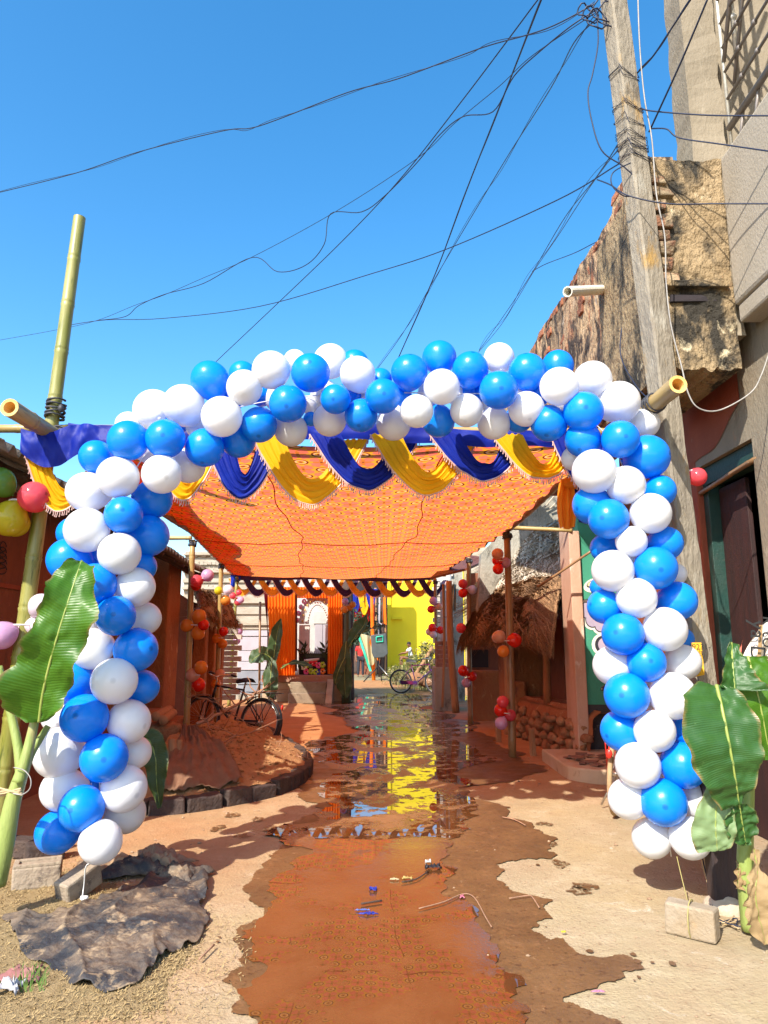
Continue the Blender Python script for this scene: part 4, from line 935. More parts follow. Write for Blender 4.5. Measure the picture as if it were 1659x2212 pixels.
o = build('thatch_fringe', strands(lambda a, b_: hood(a, .86 + .2 * b_) - Vector((0, 0, .06 * b_)), 5200, .40, .007, .9, 22, 6.0, spread=1.2), THAT, hut); o['kind'] = 'stuff'
# upper, older grey slope behind the hood
def slope(a, b_):
    r = P(1262, 1118, 11.4).lerp(P(1128, 1150, 14.2), a); e = P(1262, 1285, 10.4).lerp(P(1050, 1300, 13.6), a); p = r.lerp(e, b_)
    p.z += .10 * math.sin(math.pi * b_) + .05 * fbm((a * 6, b_ * 4, 7)); return p
build('upper_slope', MB().grid(slope, 30, 20), THAT2, hut, smooth=True, solid=.06)
o = build('upper_straw', strands(slope, 12000, .42, .010, .6, 23, .3, spread=1.0), THAT2, hut); o['kind'] = 'stuff'
GREYW = mat('grey_lichen_wall', (.36, .33, .27), (.27, .25, .20), .95, 2.5, (1, 1, .6), spots=[((.10, .09, .07), 3, .54, .66), ((.55, .50, .40), 6, .62, .7)], bump=.7, bscale=25, bdist=.02)
gwl = thing('grey_gable_house', 'grey lichen stained gable wall rising behind the right thatch', 'building', (3.2, 13.2, 0))
build('gable_wall', MB().prism([P(1030, 1330, 13.4), P(1250, 1330, 13.4), P(1250, 1060, 13.4), P(1140, 1068, 13.4), P(1062, 1172, 13.4), P(1040, 1195, 13.4)], (0, .3, 0)), GREYW, gwl)
for i in range(7): build('roof_stick', MB().tube([P(1118 + 14 * i, 1096 + rr.uniform(-10, 14), 13.3), P(1150 + 13 * i, 1066 + rr.uniform(-8, 14), 13.2)], .018, 5), THAT2, gwl)
# stakes in the ground
for (u, v0, v1, d, lab) in ((1077, 1602, 1545, 10.4, 'short flat wooden stake beside the foot of the dark bamboo'), (1151, 1632, 1606, 10.0, 'small round wooden peg in front of the stone plinth')):
    p = G(u, v0); o = build('wooden_stake', MB().box((p.x, p.y, .12), (.075, .05, .45), .3, None, .012, rr), WOOD, None, bevel=.01); tag(o, lab, 'stake')
# ---- narrow red mud house with brick stack, beyond the hut
nh = thing('narrow_mud_house', 'narrow red mud house with timber posts between hut and yellow wall', 'house', tuple(G(985, 1545)))
A0, A1 = G(1010, 1556), G(960, 1530)
build('wall', MB().span(1.72, 3.2, 14.6, 14.8, -.1, 2.9), MUDD, nh)
build('mud_bench', MB().span(1.70, 2.4, 14.2, 14.58, -.1, .95), MUD, nh, bevel=.05)
build('dark_gap', MB().span(1.75, 2.1, 14.58, 14.62, 1.0, 1.35), DARK, nh)
log(nh, [P(985, 1540, 14.4), P(974, 1400, 14.4), P(970, 1255, 14.4)], [.075, .06], name='post')
log(nh, [P(956, 1528, 16.0), P(960, 1400, 16.0), P(958, 1262, 16.0)], [.03, .03], name='post')
build('roof', MB().prism([P(930, 1252, 15.5), P(1010, 1232, 14.2), P(1060, 1210, 15.6), P(990, 1200, 17)], (0, 0, .05)), WOODR, nh)
rb = nh
STK = mat('fired_brick', (.36, .20, .15), (.28, .15, .11), .9, 8, rnd=.5, bump=.5)
stack = thing('brick_stack', 'neat stack of small red bricks against the mud house', 'brick stack', tuple(P(958, 1470, 16.4)))
for r_ in range(6):
    for c in range(6):
        p = P(944 + c * 6.2 + (r_ % 2) * 1.5, 1437 - r_ * 9.5, 16.4)
        build('brick', MB().box(p, (.062, .2, .088), .05 * rr.uniform(-1, 1), None, .004, rr), STK, stack)
pl_ = thing('cement_ledge', 'muddy cement ledge under the small brick stack', 'ledge', tuple(P(958, 1520, 16.4)))
build('ledge', MB().span(P(938, 1500, 16.4).x, P(990, 1500, 16.4).x, 16.25, 17.2, -.1, P(950, 1441, 16.3).z), GREYW, pl_, bevel=.03)
pil = thing('white_pillar', 'round white concrete pillar beside the yellow wall', 'pillar', tuple(G(962, 1500)))
wh = mat('whitewashed_concrete', (.48, .46, .43), (.38, .36, .34), .85, 3, spots=[((.35, .32, .28), 4, .62, .72)], bump=.3)
build('shaft', MB().lathe([(.155, -.1), (.155, 1.55), (.16, 1.57), (.16, 1.61), (.152, 1.63), (.152, 2.6), (.158, 2.62), (.158, 2.66), (.15, 2.68), (.15, 3.5)], (P(965, 1400, 18.3).x, 18.3, 0), 20, cap=True), wh, pil, smooth=True)
bw = thing('pale_brick_wall', 'pale whitewashed brick wall strip between pillar and yellow wall', 'wall', (P(948, 1400, 19).x, 19, 0))
BW = mat('whitewashed_brick', (.56, .52, .46), (.46, .40, .33), .9, 6, rnd=.25, bump=.4)
x0, x1 = P(940, 1400, 19).x, P(962, 1400, 19).x
build('mortar', MB().span(x0, x1 + .5, 19.03, 19.2, -.1, 3.4), GREYW, bw)
src = None
for r_ in range(24):
    for c in range(2):
        x = x0 + (c + .5 * (r_ % 2)) * .23 + .05; z = .2 + r_ * .135
        if src is None: src = build('brick', MB().box((0, 0, 0), (.21, .1, .115)), BW, bw, local=True, bevel=.008); src.location = Vector((x, 19.0, z)) - bw.location
        else: share('brick', src, bw, Vector((x, 19.0 + rr.uniform(-.012, .012), z)) - bw.location)
# towel on the house
build('hung_cloth', MB().grid(lambda a, b_: P(977 + 8 * a, 1262 + 58 * b_, 16.2) + Vector((0, .03 * math.sin(a * 9 + b_ * 3), 0)), 10, 10), mat('towel', (.55, .55, .5), (.08, .32, .38), .9, 5, (9, 1, .5), bump=0), nh, smooth=True)
# ================================================================== left side houses
TILE = mat('old_asbestos_sheet', (.20, .17, .14), (.30, .26, .21), .95, 3, spots=[((.07, .055, .045), 4, .55, .68)], bump=.5, bscale=30, rnd=.2)
BLK = mat('sooty_timber', (.05, .035, .03), (.09, .055, .04), .9, 4, (3, .5, 3), bump=.4)
lh = thing('mud_house', 'dark red mud house with corrugated sheet roof along the left', 'house', (-3.4, 8, 0))
EA, EB = P(-60, 930, 4.55), P(462, 1246, 12.2)
EA = EA + (EA - EB) * .06
def eave(t): return EA + (EB - EA) * t
ed = (EB - EA); edn = Vector((ed.x, ed.y, 0)).normalized(); out = Vector((edn.y, -edn.x, 0)); out = out if out.x > 0 else -out     # towards the lane
Lr = ed.length; rr = random.Random(41)
nsh = 10
for i in range(nsh):
    t0, t1 = i / nsh - .004, (i + 1) / nsh + .004; dz = .012 * (i % 2) + rr.uniform(0, .01); ov = rr.uniform(-.05, .05)
    def sheet(a, b_):
        t = t0 + (t1 - t0) * a; s_ = t * Lr
        p = eave(t) - out * (b_ * 2.6 - ov) + Vector((0, 0, b_ * 1.05 + .034 * math.sin(s_ * 2 * math.pi / .15) + dz + .02 * fbm((t * 12, b_ * 3, 2))))
        return p
    build('roof_sheet', MB().grid(sheet, 60, 6), TILE, lh, smooth=True, solid=.012)
for k, b_ in enumerate((.10, .5)):
    build('purlin', MB().tube([eave(t / 10) - out * (2.6 * b_) + Vector((0, 0, 1.05 * b_ - .10 + .015 * math.sin(t * 2))) for t in range(11)], .045, 7), BLK, lh, smooth=True)
for i in range(15):
    t = (i + .5) / 15; build('rafter', MB().tube([eave(t) + out * -.03 + Vector((0, 0, -.085)), eave(t) - out * 2.5 + Vector((0, 0, .93))], .035, 6), BLK, lh, smooth=True)
def wl(t, back, z): p = eave(t) - out * back; p.z = z; return p
def lwall(t0, t1, back, z0, z1, th, m, name, bev=.03):
    a, b_ = wl(t0, back, z0), wl(t1, back, z0); c, d = wl(t1, back, z1), wl(t0, back, z1)
    return build(name, MB().prism([a, b_, c, d], -out * th), m, lh, bevel=bev)
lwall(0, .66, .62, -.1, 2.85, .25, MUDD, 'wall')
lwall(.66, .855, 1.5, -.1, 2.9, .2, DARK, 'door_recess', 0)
lwall(.66, .672, .63, -.1, 2.8, .9, MUDD, 'reveal', .01)
lwall(.85, .94, .42, .0, 2.80, .5, MUD, 'pillar')
lwall(.645, .675, .56, -.1, 2.7, .2, WOOD, 'door_post', .01)
lwall(.66, .94, .18, -.1, .34, .9, MUD, 'step', .03); lwall(.71, .94, .42, .34, .52, .7, MUD, 'step', .03)
build('frieze', MB().prism([wl(.0, .60, 1.95), wl(.64, .60, 1.95), wl(.64, .60, 1.99), wl(.0, .60, 1.99)], -out * .01), REDW, lh)
sk = MB()      # faint drawing on the wall
c = P(8, 1222, 6.0); c = wl(.27, .605, c.z)
for k in range(5): sk.tube([c + edn * (.10 - .012 * k) * math.cos(i * .5) + Vector((0, 0, .05 * k + .045 * math.sin(i * .5))) for i in range(13)], .005, 4)
build('wall_drawing', sk, MK, lh, kind='stuff')
# thatched hut on the left
th = thing('small_thatched_hut', 'small mud hut with shaggy thatch behind the left bicycle', 'hut', (-3.3, 14, 0))
H0, H1 = Vector((-3.12, 12.4, 0)), Vector((-3.55, 16.6, 0))
hd = (H1 - H0); hn = Vector((hd.y, -hd.x, 0)).normalized(); hn = hn if hn.x > 0 else -hn
def lhood(a, b_):
    r = P(416, 1272, 12.8).lerp(P(486, 1296, 17), a); e = P(440, 1328, 12.2).lerp(P(508, 1346, 16.4), a); p = r.lerp(e, b_)
    p.z += .10 * math.sin(math.pi * min(1, max(0, b_))) + .06 * fbm((a * 6, b_ * 3, 5)); return p
build('thatch_base', MB().grid(lambda a, b_: lhood(a, b_ * .97) - Vector((0, 0, .03)), 30, 16), THAT, th, smooth=True, solid=.10)
o = build('thatch_straw', strands(lhood, 8000, .32, .007, .9, 61, 1.0), THAT, th); o['kind'] = 'stuff'
o = build('thatch_fringe', strands(lambda a, b_: lhood(a, .84 + .22 * b_) - Vector((0, 0, .05 * b_)), 2600, .30, .007, .9, 62, 4.0, spread=.8), THAT2, th); o['kind'] = 'stuff'
def hp(a, back, z): p = H0 + hd * a - hn * back; p.z = z; return p
build('wall', MB().prism([hp(0, .25, -.1), hp(1, .25, -.1), hp(1, .25, 2.2), hp(0, .25, 2.2)], -hn * .25), MUDD, th)
for a in (.12, .42, .72): build('pillar', MB().prism([hp(a, .02, -.1), hp(a + .08, .02, -.1), hp(a + .08, .02, 2.1), hp(a, .02, 2.1)], -hn * .25), MUD, th, bevel=.03)
build('round_window', MB().lathe([(.001, 0), (.16, 0), (.16, .02)], hp(.06, .235, 1.42), 18, hn), DARK, th)
build('gable', MB().prism([hp(0, .25, -.1), hp(0, 2.2, -.1), hp(0, 2.2, 3.0), hp(0, 1.3, 2.9), hp(0, .25, 2.2)], hd.normalized() * -.02), MUDD, th)
BK2 = BW
src = None
for r_ in range(14):
    for c in range(2):
        pos = Vector((P(494, 1400, 16.85).x + .2 * c + .1 * (r_ % 2) - .1, 16.85, .25 + r_ * .125))
        if src is None: src = build('brick', MB().box((0, 0, 0), (.2, .12, .11)), BW, th, local=True, bevel=.008); src.location = pos - th.location
        else: share('brick', src, th, pos - th.location)
# old pale house behind with ledges and grey plank shutters
oh = thing('pale_ledge_house', 'pale old house with stepped ledges and grey plank shutters behind the hut', 'house', (-4.4, 20, 0))
PALE = mat('peeling_whitewash', (.40, .36, .29), (.32, .265, .195), .9, 2.2, (1, 1, 2.5), spots=[((.34, .16, .10), 4, .6, .7), ((.14, .12, .10), 3, .62, .74)], bump=.5, bscale=25)
LAV = mat('lavender_planks', (.38, .35, .38), (.32, .29, .32), .7, 2, bump=.15, rnd=.1); GREYP = mat('grey_shutter', (.22, .23, .26), (.16, .17, .20), .6, 3, spots=[((.35, .34, .34), 5, .66, .74)], bump=.2)
ou0, ou1, od = 395, 590, 20.3
xa, xb = P(ou0, 1300, od).x, P(ou1, 1300, od).x
def zv(v, d): return P(700, v, d).z
build('wall', MB().span(xa, xb, od, od + .3, -.1, zv(1192, od)), PALE, oh)
for v, h, pr in ((1196, .06, .12), (1212, .10, .06), (1232, .08, .16), (1250, .12, .06), (1268, .08, .14), (1300, .05, .10), (1312, .20, .05), (1345, .08, .12), (1352, .10, .05)):
    z = zv(v, od); build('ledge', MB().span(xa - .02, xb + .02, od - pr, od - .002, z - h, z), PALE, oh, bevel=.012)
rr = random.Random(77)
for r_ in range(6):
    for c in range(10):
        if rr.random() < .25: continue
        x = P(424 + c * 9 + (r_ % 2) * 4, 1200, od).x; z = zv(1200 + r_ * 17, od)
        build('brick', MB().box((x, od - .03, z), (.10, .09, .10 + rr.uniform(-.03, .03)), 0, None, .012, rr), PALE, oh)
x0, x1 = P(516, 1400, od).x, P(578, 1400, od).x
for i, (v0, v1, m_) in enumerate(((1362, 1374, LAV), (1376, 1405, LAV), (1406, 1428, LAV), (1429, 1447, LAV), (1449, 1478, GREYP), (1480, 1508, GREYP))):
    v0 += 0; build('plank', MB().span(x0, x1, od - .075 - .005 * (i % 2), od - .003, zv(v1, od) if i < 5 else -.1, zv(v0, od)), m_, oh, bevel=.006)
build('door_step', MB().span(x0 - .5, x1, od - .6, od - .1, -.1, .12), GREYW, oh, bevel=.02)

# ================================================================== the heap with its kerb
KERB = mat('sooty_kerb_brick', (.045, .032, .03), (.08, .055, .045), .9, 6, spots=[((.20, .12, .08), 6, .62, .7)], bump=.8, bscale=24, bdist=.02, rnd=.4)
heap = thing('earth_heap', 'heap of sandy red earth edged with blocks on the left', 'heap', tuple(G(470, 1640)))
kp = smooth_path([G(250, 1752), G(330, 1757), G(420, 1750), G(510, 1735), G(590, 1716), G(642, 1692), G(662, 1662), G(640, 1632), G(600, 1606), G(570, 1585)], 12)
cc = G(440, 1620)
def heap_pt(a, b_):        # a around, b in
    i = a * (len(kp) - 1); i0 = min(int(i), len(kp) - 2); e = kp[i0].lerp(kp[i0 + 1], i - i0)
    ctr = Vector((-2.45, 9.0, 0)); p = e.lerp(ctr, b_)
    peak = 1 - math.exp(-2.2 * b_)
    p.z = .10 + .40 * peak + .06 * fbm((p.x * 3, p.y * 3, 2)) + .025 * fbm((p.x * 9, p.y * 9, 2)); return p
HEAPM = mat('sandy_red_earth', (.46, .26, .11), (.36, .18, .075), .97, 5, spots=[((.18, .09, .04), 16, .58, .68), ((.58, .38, .2), 20, .62, .7)], bump=.9, bscale=70, bdist=.02)
build('soil', MB().grid(heap_pt, 90, 40), HEAPM, heap, smooth=True)
L = 0; i = 0; rr = random.Random(4)
cum = [0]
for a, b_ in zip(kp, kp[1:]): cum.append(cum[-1] + (b_ - a).length)
def at_len(s_):
    for j in range(len(kp) - 1):
        if cum[j + 1] >= s_: return kp[j].lerp(kp[j + 1], (s_ - cum[j]) / (cum[j + 1] - cum[j]))
    return kp[-1].copy()
s_ = .2
while s_ < cum[-1] - .2:
    w_ = rr.uniform(.27, .34); p, q = at_len(s_ - w_ / 2), at_len(s_ + w_ / 2); an = math.atan2(q.y - p.y, q.x - p.x); c = at_len(s_)
    build('kerb_block', MB().box((c.x, c.y, .045 + rr.uniform(-.012, .012)), (w_ - .012, .15, .17), an + rr.uniform(-.05, .05), None, .01, rr), KERB, heap, bevel=.015)
    s_ += w_
for k in range(260):        # loose crumbs on the heap slope
    pass
cr = MB(); rr = random.Random(6)
for k in range(900):
    p = heap_pt(rr.uniform(.25, .98), rr.uniform(.02, .9)); q = rr.uniform(.008, .045); cr.blob(p + Vector((0, 0, q * .2)), (q, q * 1.3, q * .8), .4, 1.5, 5, k)
o = build('crumbs', cr, HEAPM, heap); o['kind'] = 'stuff'
SACK = mat('brown_sackcloth', (.22, .12, .07), (.16, .085, .05), .95, 5, bump=.5, bscale=90)
sc_ = thing('brown_sacking', 'brown sacking sheet spread over the left part of the heap', 'sackcloth', tuple(G(370, 1700)))
def sackp(a, b_):
    p = heap_pt(.10 + .26 * a + .06 * b_, .04 + .86 * b_); return p + Vector((0, 0, .03 + .05 * abs(fbm((a * 6, b_ * 4, 8))) + .02 * abs(math.sin(a * 17 + 3 * fbm((a * 3, b_ * 3, 4)))) + .012 * fbm((a * 30, b_ * 22, 3))))
build('cloth', MB().grid(sackp, 40, 30), SACK, sc_, smooth=True, solid=.004)
wp_ = thing('split_wood_post', 'grey split wooden post leaning on a brick in the heap', 'wooden post', tuple(G(378, 1712)))
a = G(378, 1712); log(wp_, [P(378, 1700, a.y + .05), P(376, 1645, a.y + .1), P(372, 1597, a.y + .14)], [.055, .045], name='shaft', seed=2)
log(wp_, [P(384, 1660, a.y + .12), P(388, 1598, a.y + .16)], [.03, .03], name='split_half', seed=4)
build('foot_block', MB().box(P(380, 1706, a.y - .02), (.19, .14, .13), .1, None, .012, rr), WOOD, wp_, bevel=.012)
for i, (u0, v0, u1, v1, lab) in enumerate(((336, 1548, 366, 1528, 'cut log end lying left of the heap behind the arch'), (352, 1556, 374, 1532, 'shorter cut log lying beside the heap'))):
    p, q = P(u0, v0, 8.6), P(u1, v1, 9.3); p.z = max(p.z, .5); q.z = p.z + .02; t_ = thing('cut_log', lab, 'log', tuple(p)); log(t_, [p, (p + q) / 2, q], .055, name='wood', m=WOOD, seed=i)
    build('support_stone', MB().box(((p.x + q.x) / 2, (p.y + q.y) / 2, .22), (.3, .5, .56), .3, None, .03, rr), STONE, t_, bevel=.04)
# dry branches over the heap
TWIG = mat('dry_twig', (.36, .20, .12), (.24, .13, .08), .9, 12, bump=.3)
def branch(label, pts, r, seed, nside=10):
    rr_ = random.Random(seed); path = smooth_path([P(*p) for p in pts], 6); m_ = MB()
    N = len(path); m_.tube([p + Vector((rr_.gauss(0, .008), rr_.gauss(0, .01), rr_.gauss(0, .008))) for p in path], [r * (1 - .6 * i / N) for i in range(N)], 6)
    o = build('dry_branch', m_, TWIG, None, smooth=True); tag(o, label, 'branch', 'dry thorn branches on the heap')
    for k in range(nside):
        i = rr_.randrange(2, N - 1); p = path[i]; d = Vector((rr_.uniform(-1, 1), rr_.uniform(-.8, .6), rr_.uniform(-.25, .6))).normalized(); L_ = rr_.uniform(.15, .5)
        q = [p]; 
        for j in range(4): d = (d + Vector((rr_.gauss(0, .25), rr_.gauss(0, .2), rr_.gauss(0, .2)))).normalized(); q.append(q[-1] + d * L_ / 4)
        q = [Vector((x.x, x.y, max(x.z, .02))) for x in q]
        build('twig', MB().tube(q, [r * .45, r * .4, r * .33, r * .25, r * .15], 5), TWIG, o, smooth=True)
branch('thick forked dry branch across the bicycle wheel', [(423, 1565, 8.6), (470, 1545, 8.8), (515, 1520, 9.0), (550, 1500, 9.2), (577, 1485, 9.4)], .022, 1, 14)
branch('long thin dry branch slanting over the heap front', [(360, 1650, 7.6), (395, 1640, 7.7), (450, 1615, 7.9), (510, 1590, 8.2), (570, 1575, 8.6)], .013, 2, 8)
branch('curved dry branch low on the heap beside the kerb', [(420, 1730, 7.3), (450, 1690, 7.5), (480, 1683, 7.6), (530, 1695, 7.6), (575, 1680, 7.8), (640, 1650, 8.4)], .013, 3, 8)
branch('dry branch sticking out past the heap toward the lane', [(545, 1600, 9.2), (600, 1618, 8.9), (640, 1632, 8.8), (668, 1640, 8.6)], .012, 4, 8)
branch('tangle of fine dry twigs under the bicycle frame', [(405, 1502, 9.4), (450, 1512, 9.4), (500, 1540, 9.3), (540, 1570, 9.2)], .010, 5, 16)

# ================================================================== bicycles
RUB = mat('tyre_rubber', (.02, .02, .022), (.04, .035, .035), .7, 12, bump=.3); CHR = mat('dull_chrome', (.55, .53, .5), (.35, .28, .22), .3, 8, metal=.9, bump=.1)
BLKP = mat('black_enamel', (.012, .012, .016), (.03, .025, .025), .35, 8, bump=.1); TAN = mat('dusty_tan_tyre', (.42, .29, .16), (.32, .21, .11), .85, 8, bump=.3); REDP = mat('red_plastic', (.6, .03, .02), None, .3, bump=0)
LEA = mat('black_saddle', (.02, .018, .02), (.035, .03, .03), .5, 8)
def torus(c, R_, r, n=40, k=8):
    m_ = MB(); pts = []
    for i in range(n):
        a = 2 * math.pi * i / n
        for j in range(k):
            b_ = 2 * math.pi * j / k; pts.append((c[0] + (R_ + r * math.cos(b_)) * math.cos(a), c[1] + r * math.sin(b_), c[2] + (R_ + r * math.cos(b_)) * math.sin(a)))
    m_.add(pts, [(i * k + j, ((i + 1) % n) * k + j, ((i + 1) % n) * k + (j + 1) % k, i * k + (j + 1) % k) for i in range(n) for j in range(k)]); return m_
def bicycle(label, loc, rz, tyre=RUB, frame=BLKP, rad=.345, lean=0.0, steer=0.0, carrier=True, guards=True, scale=1.0):
    t_ = thing('bicycle', label, 'bicycle', loc, None, rz); t_.rotation_euler = (lean, 0, rz); t_.scale = (scale,) * 3
    WB = 1.06
    def part(name, m_, mt, parent=None, sm=True): return build(name, m_, mt, parent or t_, smooth=sm, local=True)
    for x in (0, WB):
        w_ = part('wheel', torus((x, 0, rad), rad - .022, .022), tyre)
        part('rim', torus((x, 0, rad), rad - .048, .011, 36, 6), CHR, w_)
        sp = MB()
        for i in range(28):
            a = 2 * math.pi * i / 28; sp.tube([(x + .03 * math.cos(a + .5), .03 * (-1) ** i, rad + .03 * math.sin(a + .5)), (x + (rad - .05) * math.cos(a), 0, rad + (rad - .05) * math.sin(a))], .0022, 4, False)
        so_ = part('spokes', sp, CHR, w_); so_['kind'] = 'stuff'
        part('hub', MB().tube([(x, -.055, rad), (x, .055, rad)], .022, 10), CHR, w_)
        if guards:
            arc = [(x + (rad + .025) * math.cos(a), 0, rad + (rad + .025) * math.sin(a)) for a in [R(q) for q in (range(5, 200, 13) if x == 0 else range(20, 160, 13))]]
            if x == 0: arc = [(x + (rad + .025) * math.cos(R(q)), 0, rad + (rad + .025) * math.sin(R(q))) for q in range(40, 215, 12)]
            g_ = MB()
            for (a0, a1) in zip(arc, arc[1:]): g_.add([(a0[0], -.032, a0[2]), (a0[0], .032, a0[2]), (a1[0], .032, a1[2]), (a1[0], -.032, a1[2])], [(0, 1, 2, 3)])
            part('mudguard', g_, frame)
    bb = (.46, 0, .29); seat_t = (.34, 0, .80); head_b, head_t = (.90, 0, .66), (.86, 0, .84)
    fm = MB()
    for a, b_, r in ((bb, seat_t, .016), (bb, head_b, .018), ((.345, 0, .79), head_t, .015), (head_b, head_t, .02)): fm.tube([a, b_], r, 8)
    for y in (-.055, .055): fm.tube([(0, y, rad), (.46, y * .5, .29)], .010, 6).tube([(0, y, rad), (.345, y * .3, .77)], .009, 6)
    part('frame', fm, frame)
    fk = MB()
    for y in (-.06, .06): fk.tube([(WB, y, rad), (WB - .05, y, .58), (.905, y * .5, .70)], .011, 6)
    part('fork', fk, frame)
    part('seat_post', MB().tube([seat_t, (.325, 0, .90)], .013, 8), CHR)
    part('saddle', MB().grid(lambda a, b_: Vector((.22 + .27 * a, (b_ - .5) * (.20 * (1 - a) ** 1.4 + .045), .95 + .02 * math.cos((a - .3) * 3) - .06 * (2 * b_ - 1) ** 2)), 12, 8), LEA)
    part('saddle_spring', MB().tube([(.27 + .012 * math.cos(i), .05 + .012 * math.sin(i), .86 + .006 * i) for i in range(14)], .004, 4).tube([(.27 + .012 * math.cos(i), -.05 + .012 * math.sin(i), .86 + .006 * i) for i in range(14)], .004, 4), CHR)
    part('handlebar', MB().tube([(.86, 0, .84), (.855, 0, .97)], .013, 8).tube(smooth_path([(.70, -.27, 1.0), (.82, -.26, 1.02), (.90, -.12, 1.0), (.88, 0, .975), (.90, .12, 1.0), (.82, .26, 1.02), (.70, .27, 1.0)], 4), .011, 7), CHR)
    for y in (-.27, .27): part('grip', MB().tube([(.70, y, 1.0), (.80, y, 1.02)], .017, 8), LEA)
    part('chain_guard', MB().box((.26, -.06, .32), (.50, .02, .10)), frame, sm=False)
    part('crank', MB().lathe([(.09, -.005), (.09, .005)], (bb[0], -.05, bb[2]), 20, (0, 1, 0), True).tube([(.46, -.07, .29), (.40, -.075, .13)], .01, 6).tube([(.46, .07, .29), (.52, .075, .45)], .01, 6), CHR, sm=False)
    for y, p in ((-.11, (.40, .13)), (.11, (.52, .45))): part('pedal', MB().box((p[0], y, p[1]), (.09, .08, .025)), LEA, sm=False)
    if carrier:
        ca = MB()
        for y in (-.07, 0, .07): ca.tube([(-.32, y, .76), (.24, y, .76)], .006, 5)
        for x in (-.32, -.15, .05): ca.tube([(x, -.07, .76), (x, .07, .76)], .006, 5)
        for y in (-.075, .075): ca.tube([(0, y, rad), (-.2, y, .76)], .006, 5).tube([(0, y, rad), (.08, y, .76)], .006, 5)
        part('carrier', ca, frame)
        part('reflector', MB().blob((-.36, 0, .56), (.03, .06, .08), 0, 1, 8), REDP)
    part('stand', MB().tube([(.30, .06, .27), (.22, .17, .02)], .009, 6), CHR)
    return t_
p = G(556, 1614); q = Vector((-2.72, 11.05, 0))
bicycle('old black bicycle with carrier parked by the left earth heap', (p.x, p.y, 0), math.atan2(q.y - p.y, q.x - p.x), lean=R(7))
# ================================================================== far end: shrine, yellow house, people
shr = thing('shrine_stage', 'small shrine on a raised step platform at the far end of the lane', 'shrine', (P(650, 1515, 19).x, 19.2, 0))
SD = 19.0
def X(u, d=SD): return P(u, 1392, d).x
def Z(v, d=SD): return P(CU, v, d).z
CEM = mat('worn_cement_steps', (.45, .34, .22), (.36, .26, .17), .92, 5, spots=[((.20, .13, .09), 4, .58, .7)], bump=.5); REDC = mat('red_oxide_ledge', (.36, .14, .08), (.30, .18, .12), .85, 5, spots=[((.5, .36, .26), 6, .62, .7)], bump=.4)
build('platform', MB().span(X(570), X(752), SD, SD + 3, -.1, Z(1474)), CEM, shr, bevel=.02)
build('platform_ledge', MB().span(X(568), X(754), SD - .05, SD + 3, Z(1474) + .002, Z(1458)), REDC, shr, bevel=.02)
STP = mat('grey_cement_riser', (.27, .21, .145), (.20, .15, .10), .92, 5, spots=[((.11, .08, .06), 4, .58, .7)], bump=.5)
build('step', MB().span(X(632), X(708), SD - .62, SD - .31, -.1, .24), STP, shr, bevel=.015)
build('step', MB().span(X(632), X(708), SD - .308, SD - .003, -.1, .50), STP, shr, bevel=.015)
build('step_cheek', MB().prism([Vector((X(708) + .01, SD - .003, -.1)), Vector((X(708) + .01, SD - .003, .60)), Vector((X(708) + .01, SD - .75, .02)), Vector((X(708) + .01, SD - .75, -.1))], (.16, 0, 0)), CEM, shr)
build('back_wall', MB().span(X(570), X(752), SD + 1.6, SD + 1.7, Z(1458), 3.6), wh, shr)
build('side_wall', MB().span(X(742), X(752), SD + .05, SD + 1.6, Z(1458), 3.5), MUDD, shr)
build('door_leaf', MB().span(X(668), X(686), SD + 1.5, SD + 1.58, Z(1450), Z(1345)), LAV, shr, bevel=.01); build('door_leaf', MB().span(X(686.6), X(705), SD + 1.5, SD + 1.58, Z(1450), Z(1345)), LAV, shr, bevel=.01)
build('door_transom', MB().span(X(664), X(708), SD + 1.48, SD + 1.58, Z(1344), Z(1315)), wh, shr, bevel=.01)
CUR = cloth_mat('orange_curtain', (.95, .25, .015), (.90, .19, .012), .40, .6)
def curtain(u0, u1, v0, v1, d, m, name, pl_=9, flare=0.0):
    def fn(a, b_): return P(u0 + (u1 - u0) * a + flare * b_ * (1 - a), v0 + (v1 - v0) * b_, d) + Vector((0, .05 * math.sin(a * pl_ * 6.28 + .6 * math.sin(b_ * 4)) * (.6 + .4 * b_), 0))
    return build(name, MB().grid(fn, 70, 16), m, shr, smooth=True)
curtain(575, 638, 1268, 1459, SD - .12, CUR, 'curtain', 9, 12); curtain(708, 740, 1268, 1456, SD - .12, CUR, 'curtain', 6)
MAR = cloth_mat('maroon_drape', (.25, .015, .03), (.18, .01, .02), .2); curtain(570, 578, 1280, 1440, SD - .10, MAR, 'side_drape', 2, 14)
curtain(636, 642, 1268, 1450, SD - .02, MAR, 'side_drape', 2); curtain(640, 710, 1268, 1292, SD + .1, CUR, 'pelmet', 12)
# white carved arch
WA = mat('white_pith_arch', (.62, .56, .52), (.52, .46, .42), .7, 8, bump=.2); PKD = mat('pink_foil', (.72, .16, .38), None, .4, bump=0); GLD = mat('gold_foil', (.62, .38, .10), None, .4, metal=.4, bump=0)
ac = ((655 + 700) / 2 + 5, 1352); ap = thing('carved_arch', 'white scalloped shrine arch edged with pink petals', 'arch', (X(683), SD + .25, Z(1458)))
AD = SD + .25
def arch_pt(a, r): # a 0..1 over the arch, r in picture units outward
    ph = math.pi * (1 - a); cx, cy, rx, ry = 686, 1348, 19 + r, 40 + r
    return (cx + rx * math.cos(ph), cy - ry * math.sin(ph))
def aband(r0, r1, d, m, name, sc_=0, k=0, n=64):
    def fn(a, b_):
        r = r0 + (r1 - r0) * b_ + (sc_ * abs(math.sin(a * k * math.pi)) if b_ > .5 else 0); u, v = arch_pt(a, r); return P(u, v, d)
    return build(name, MB().grid(fn, n, 3), m, ap, solid=.05)
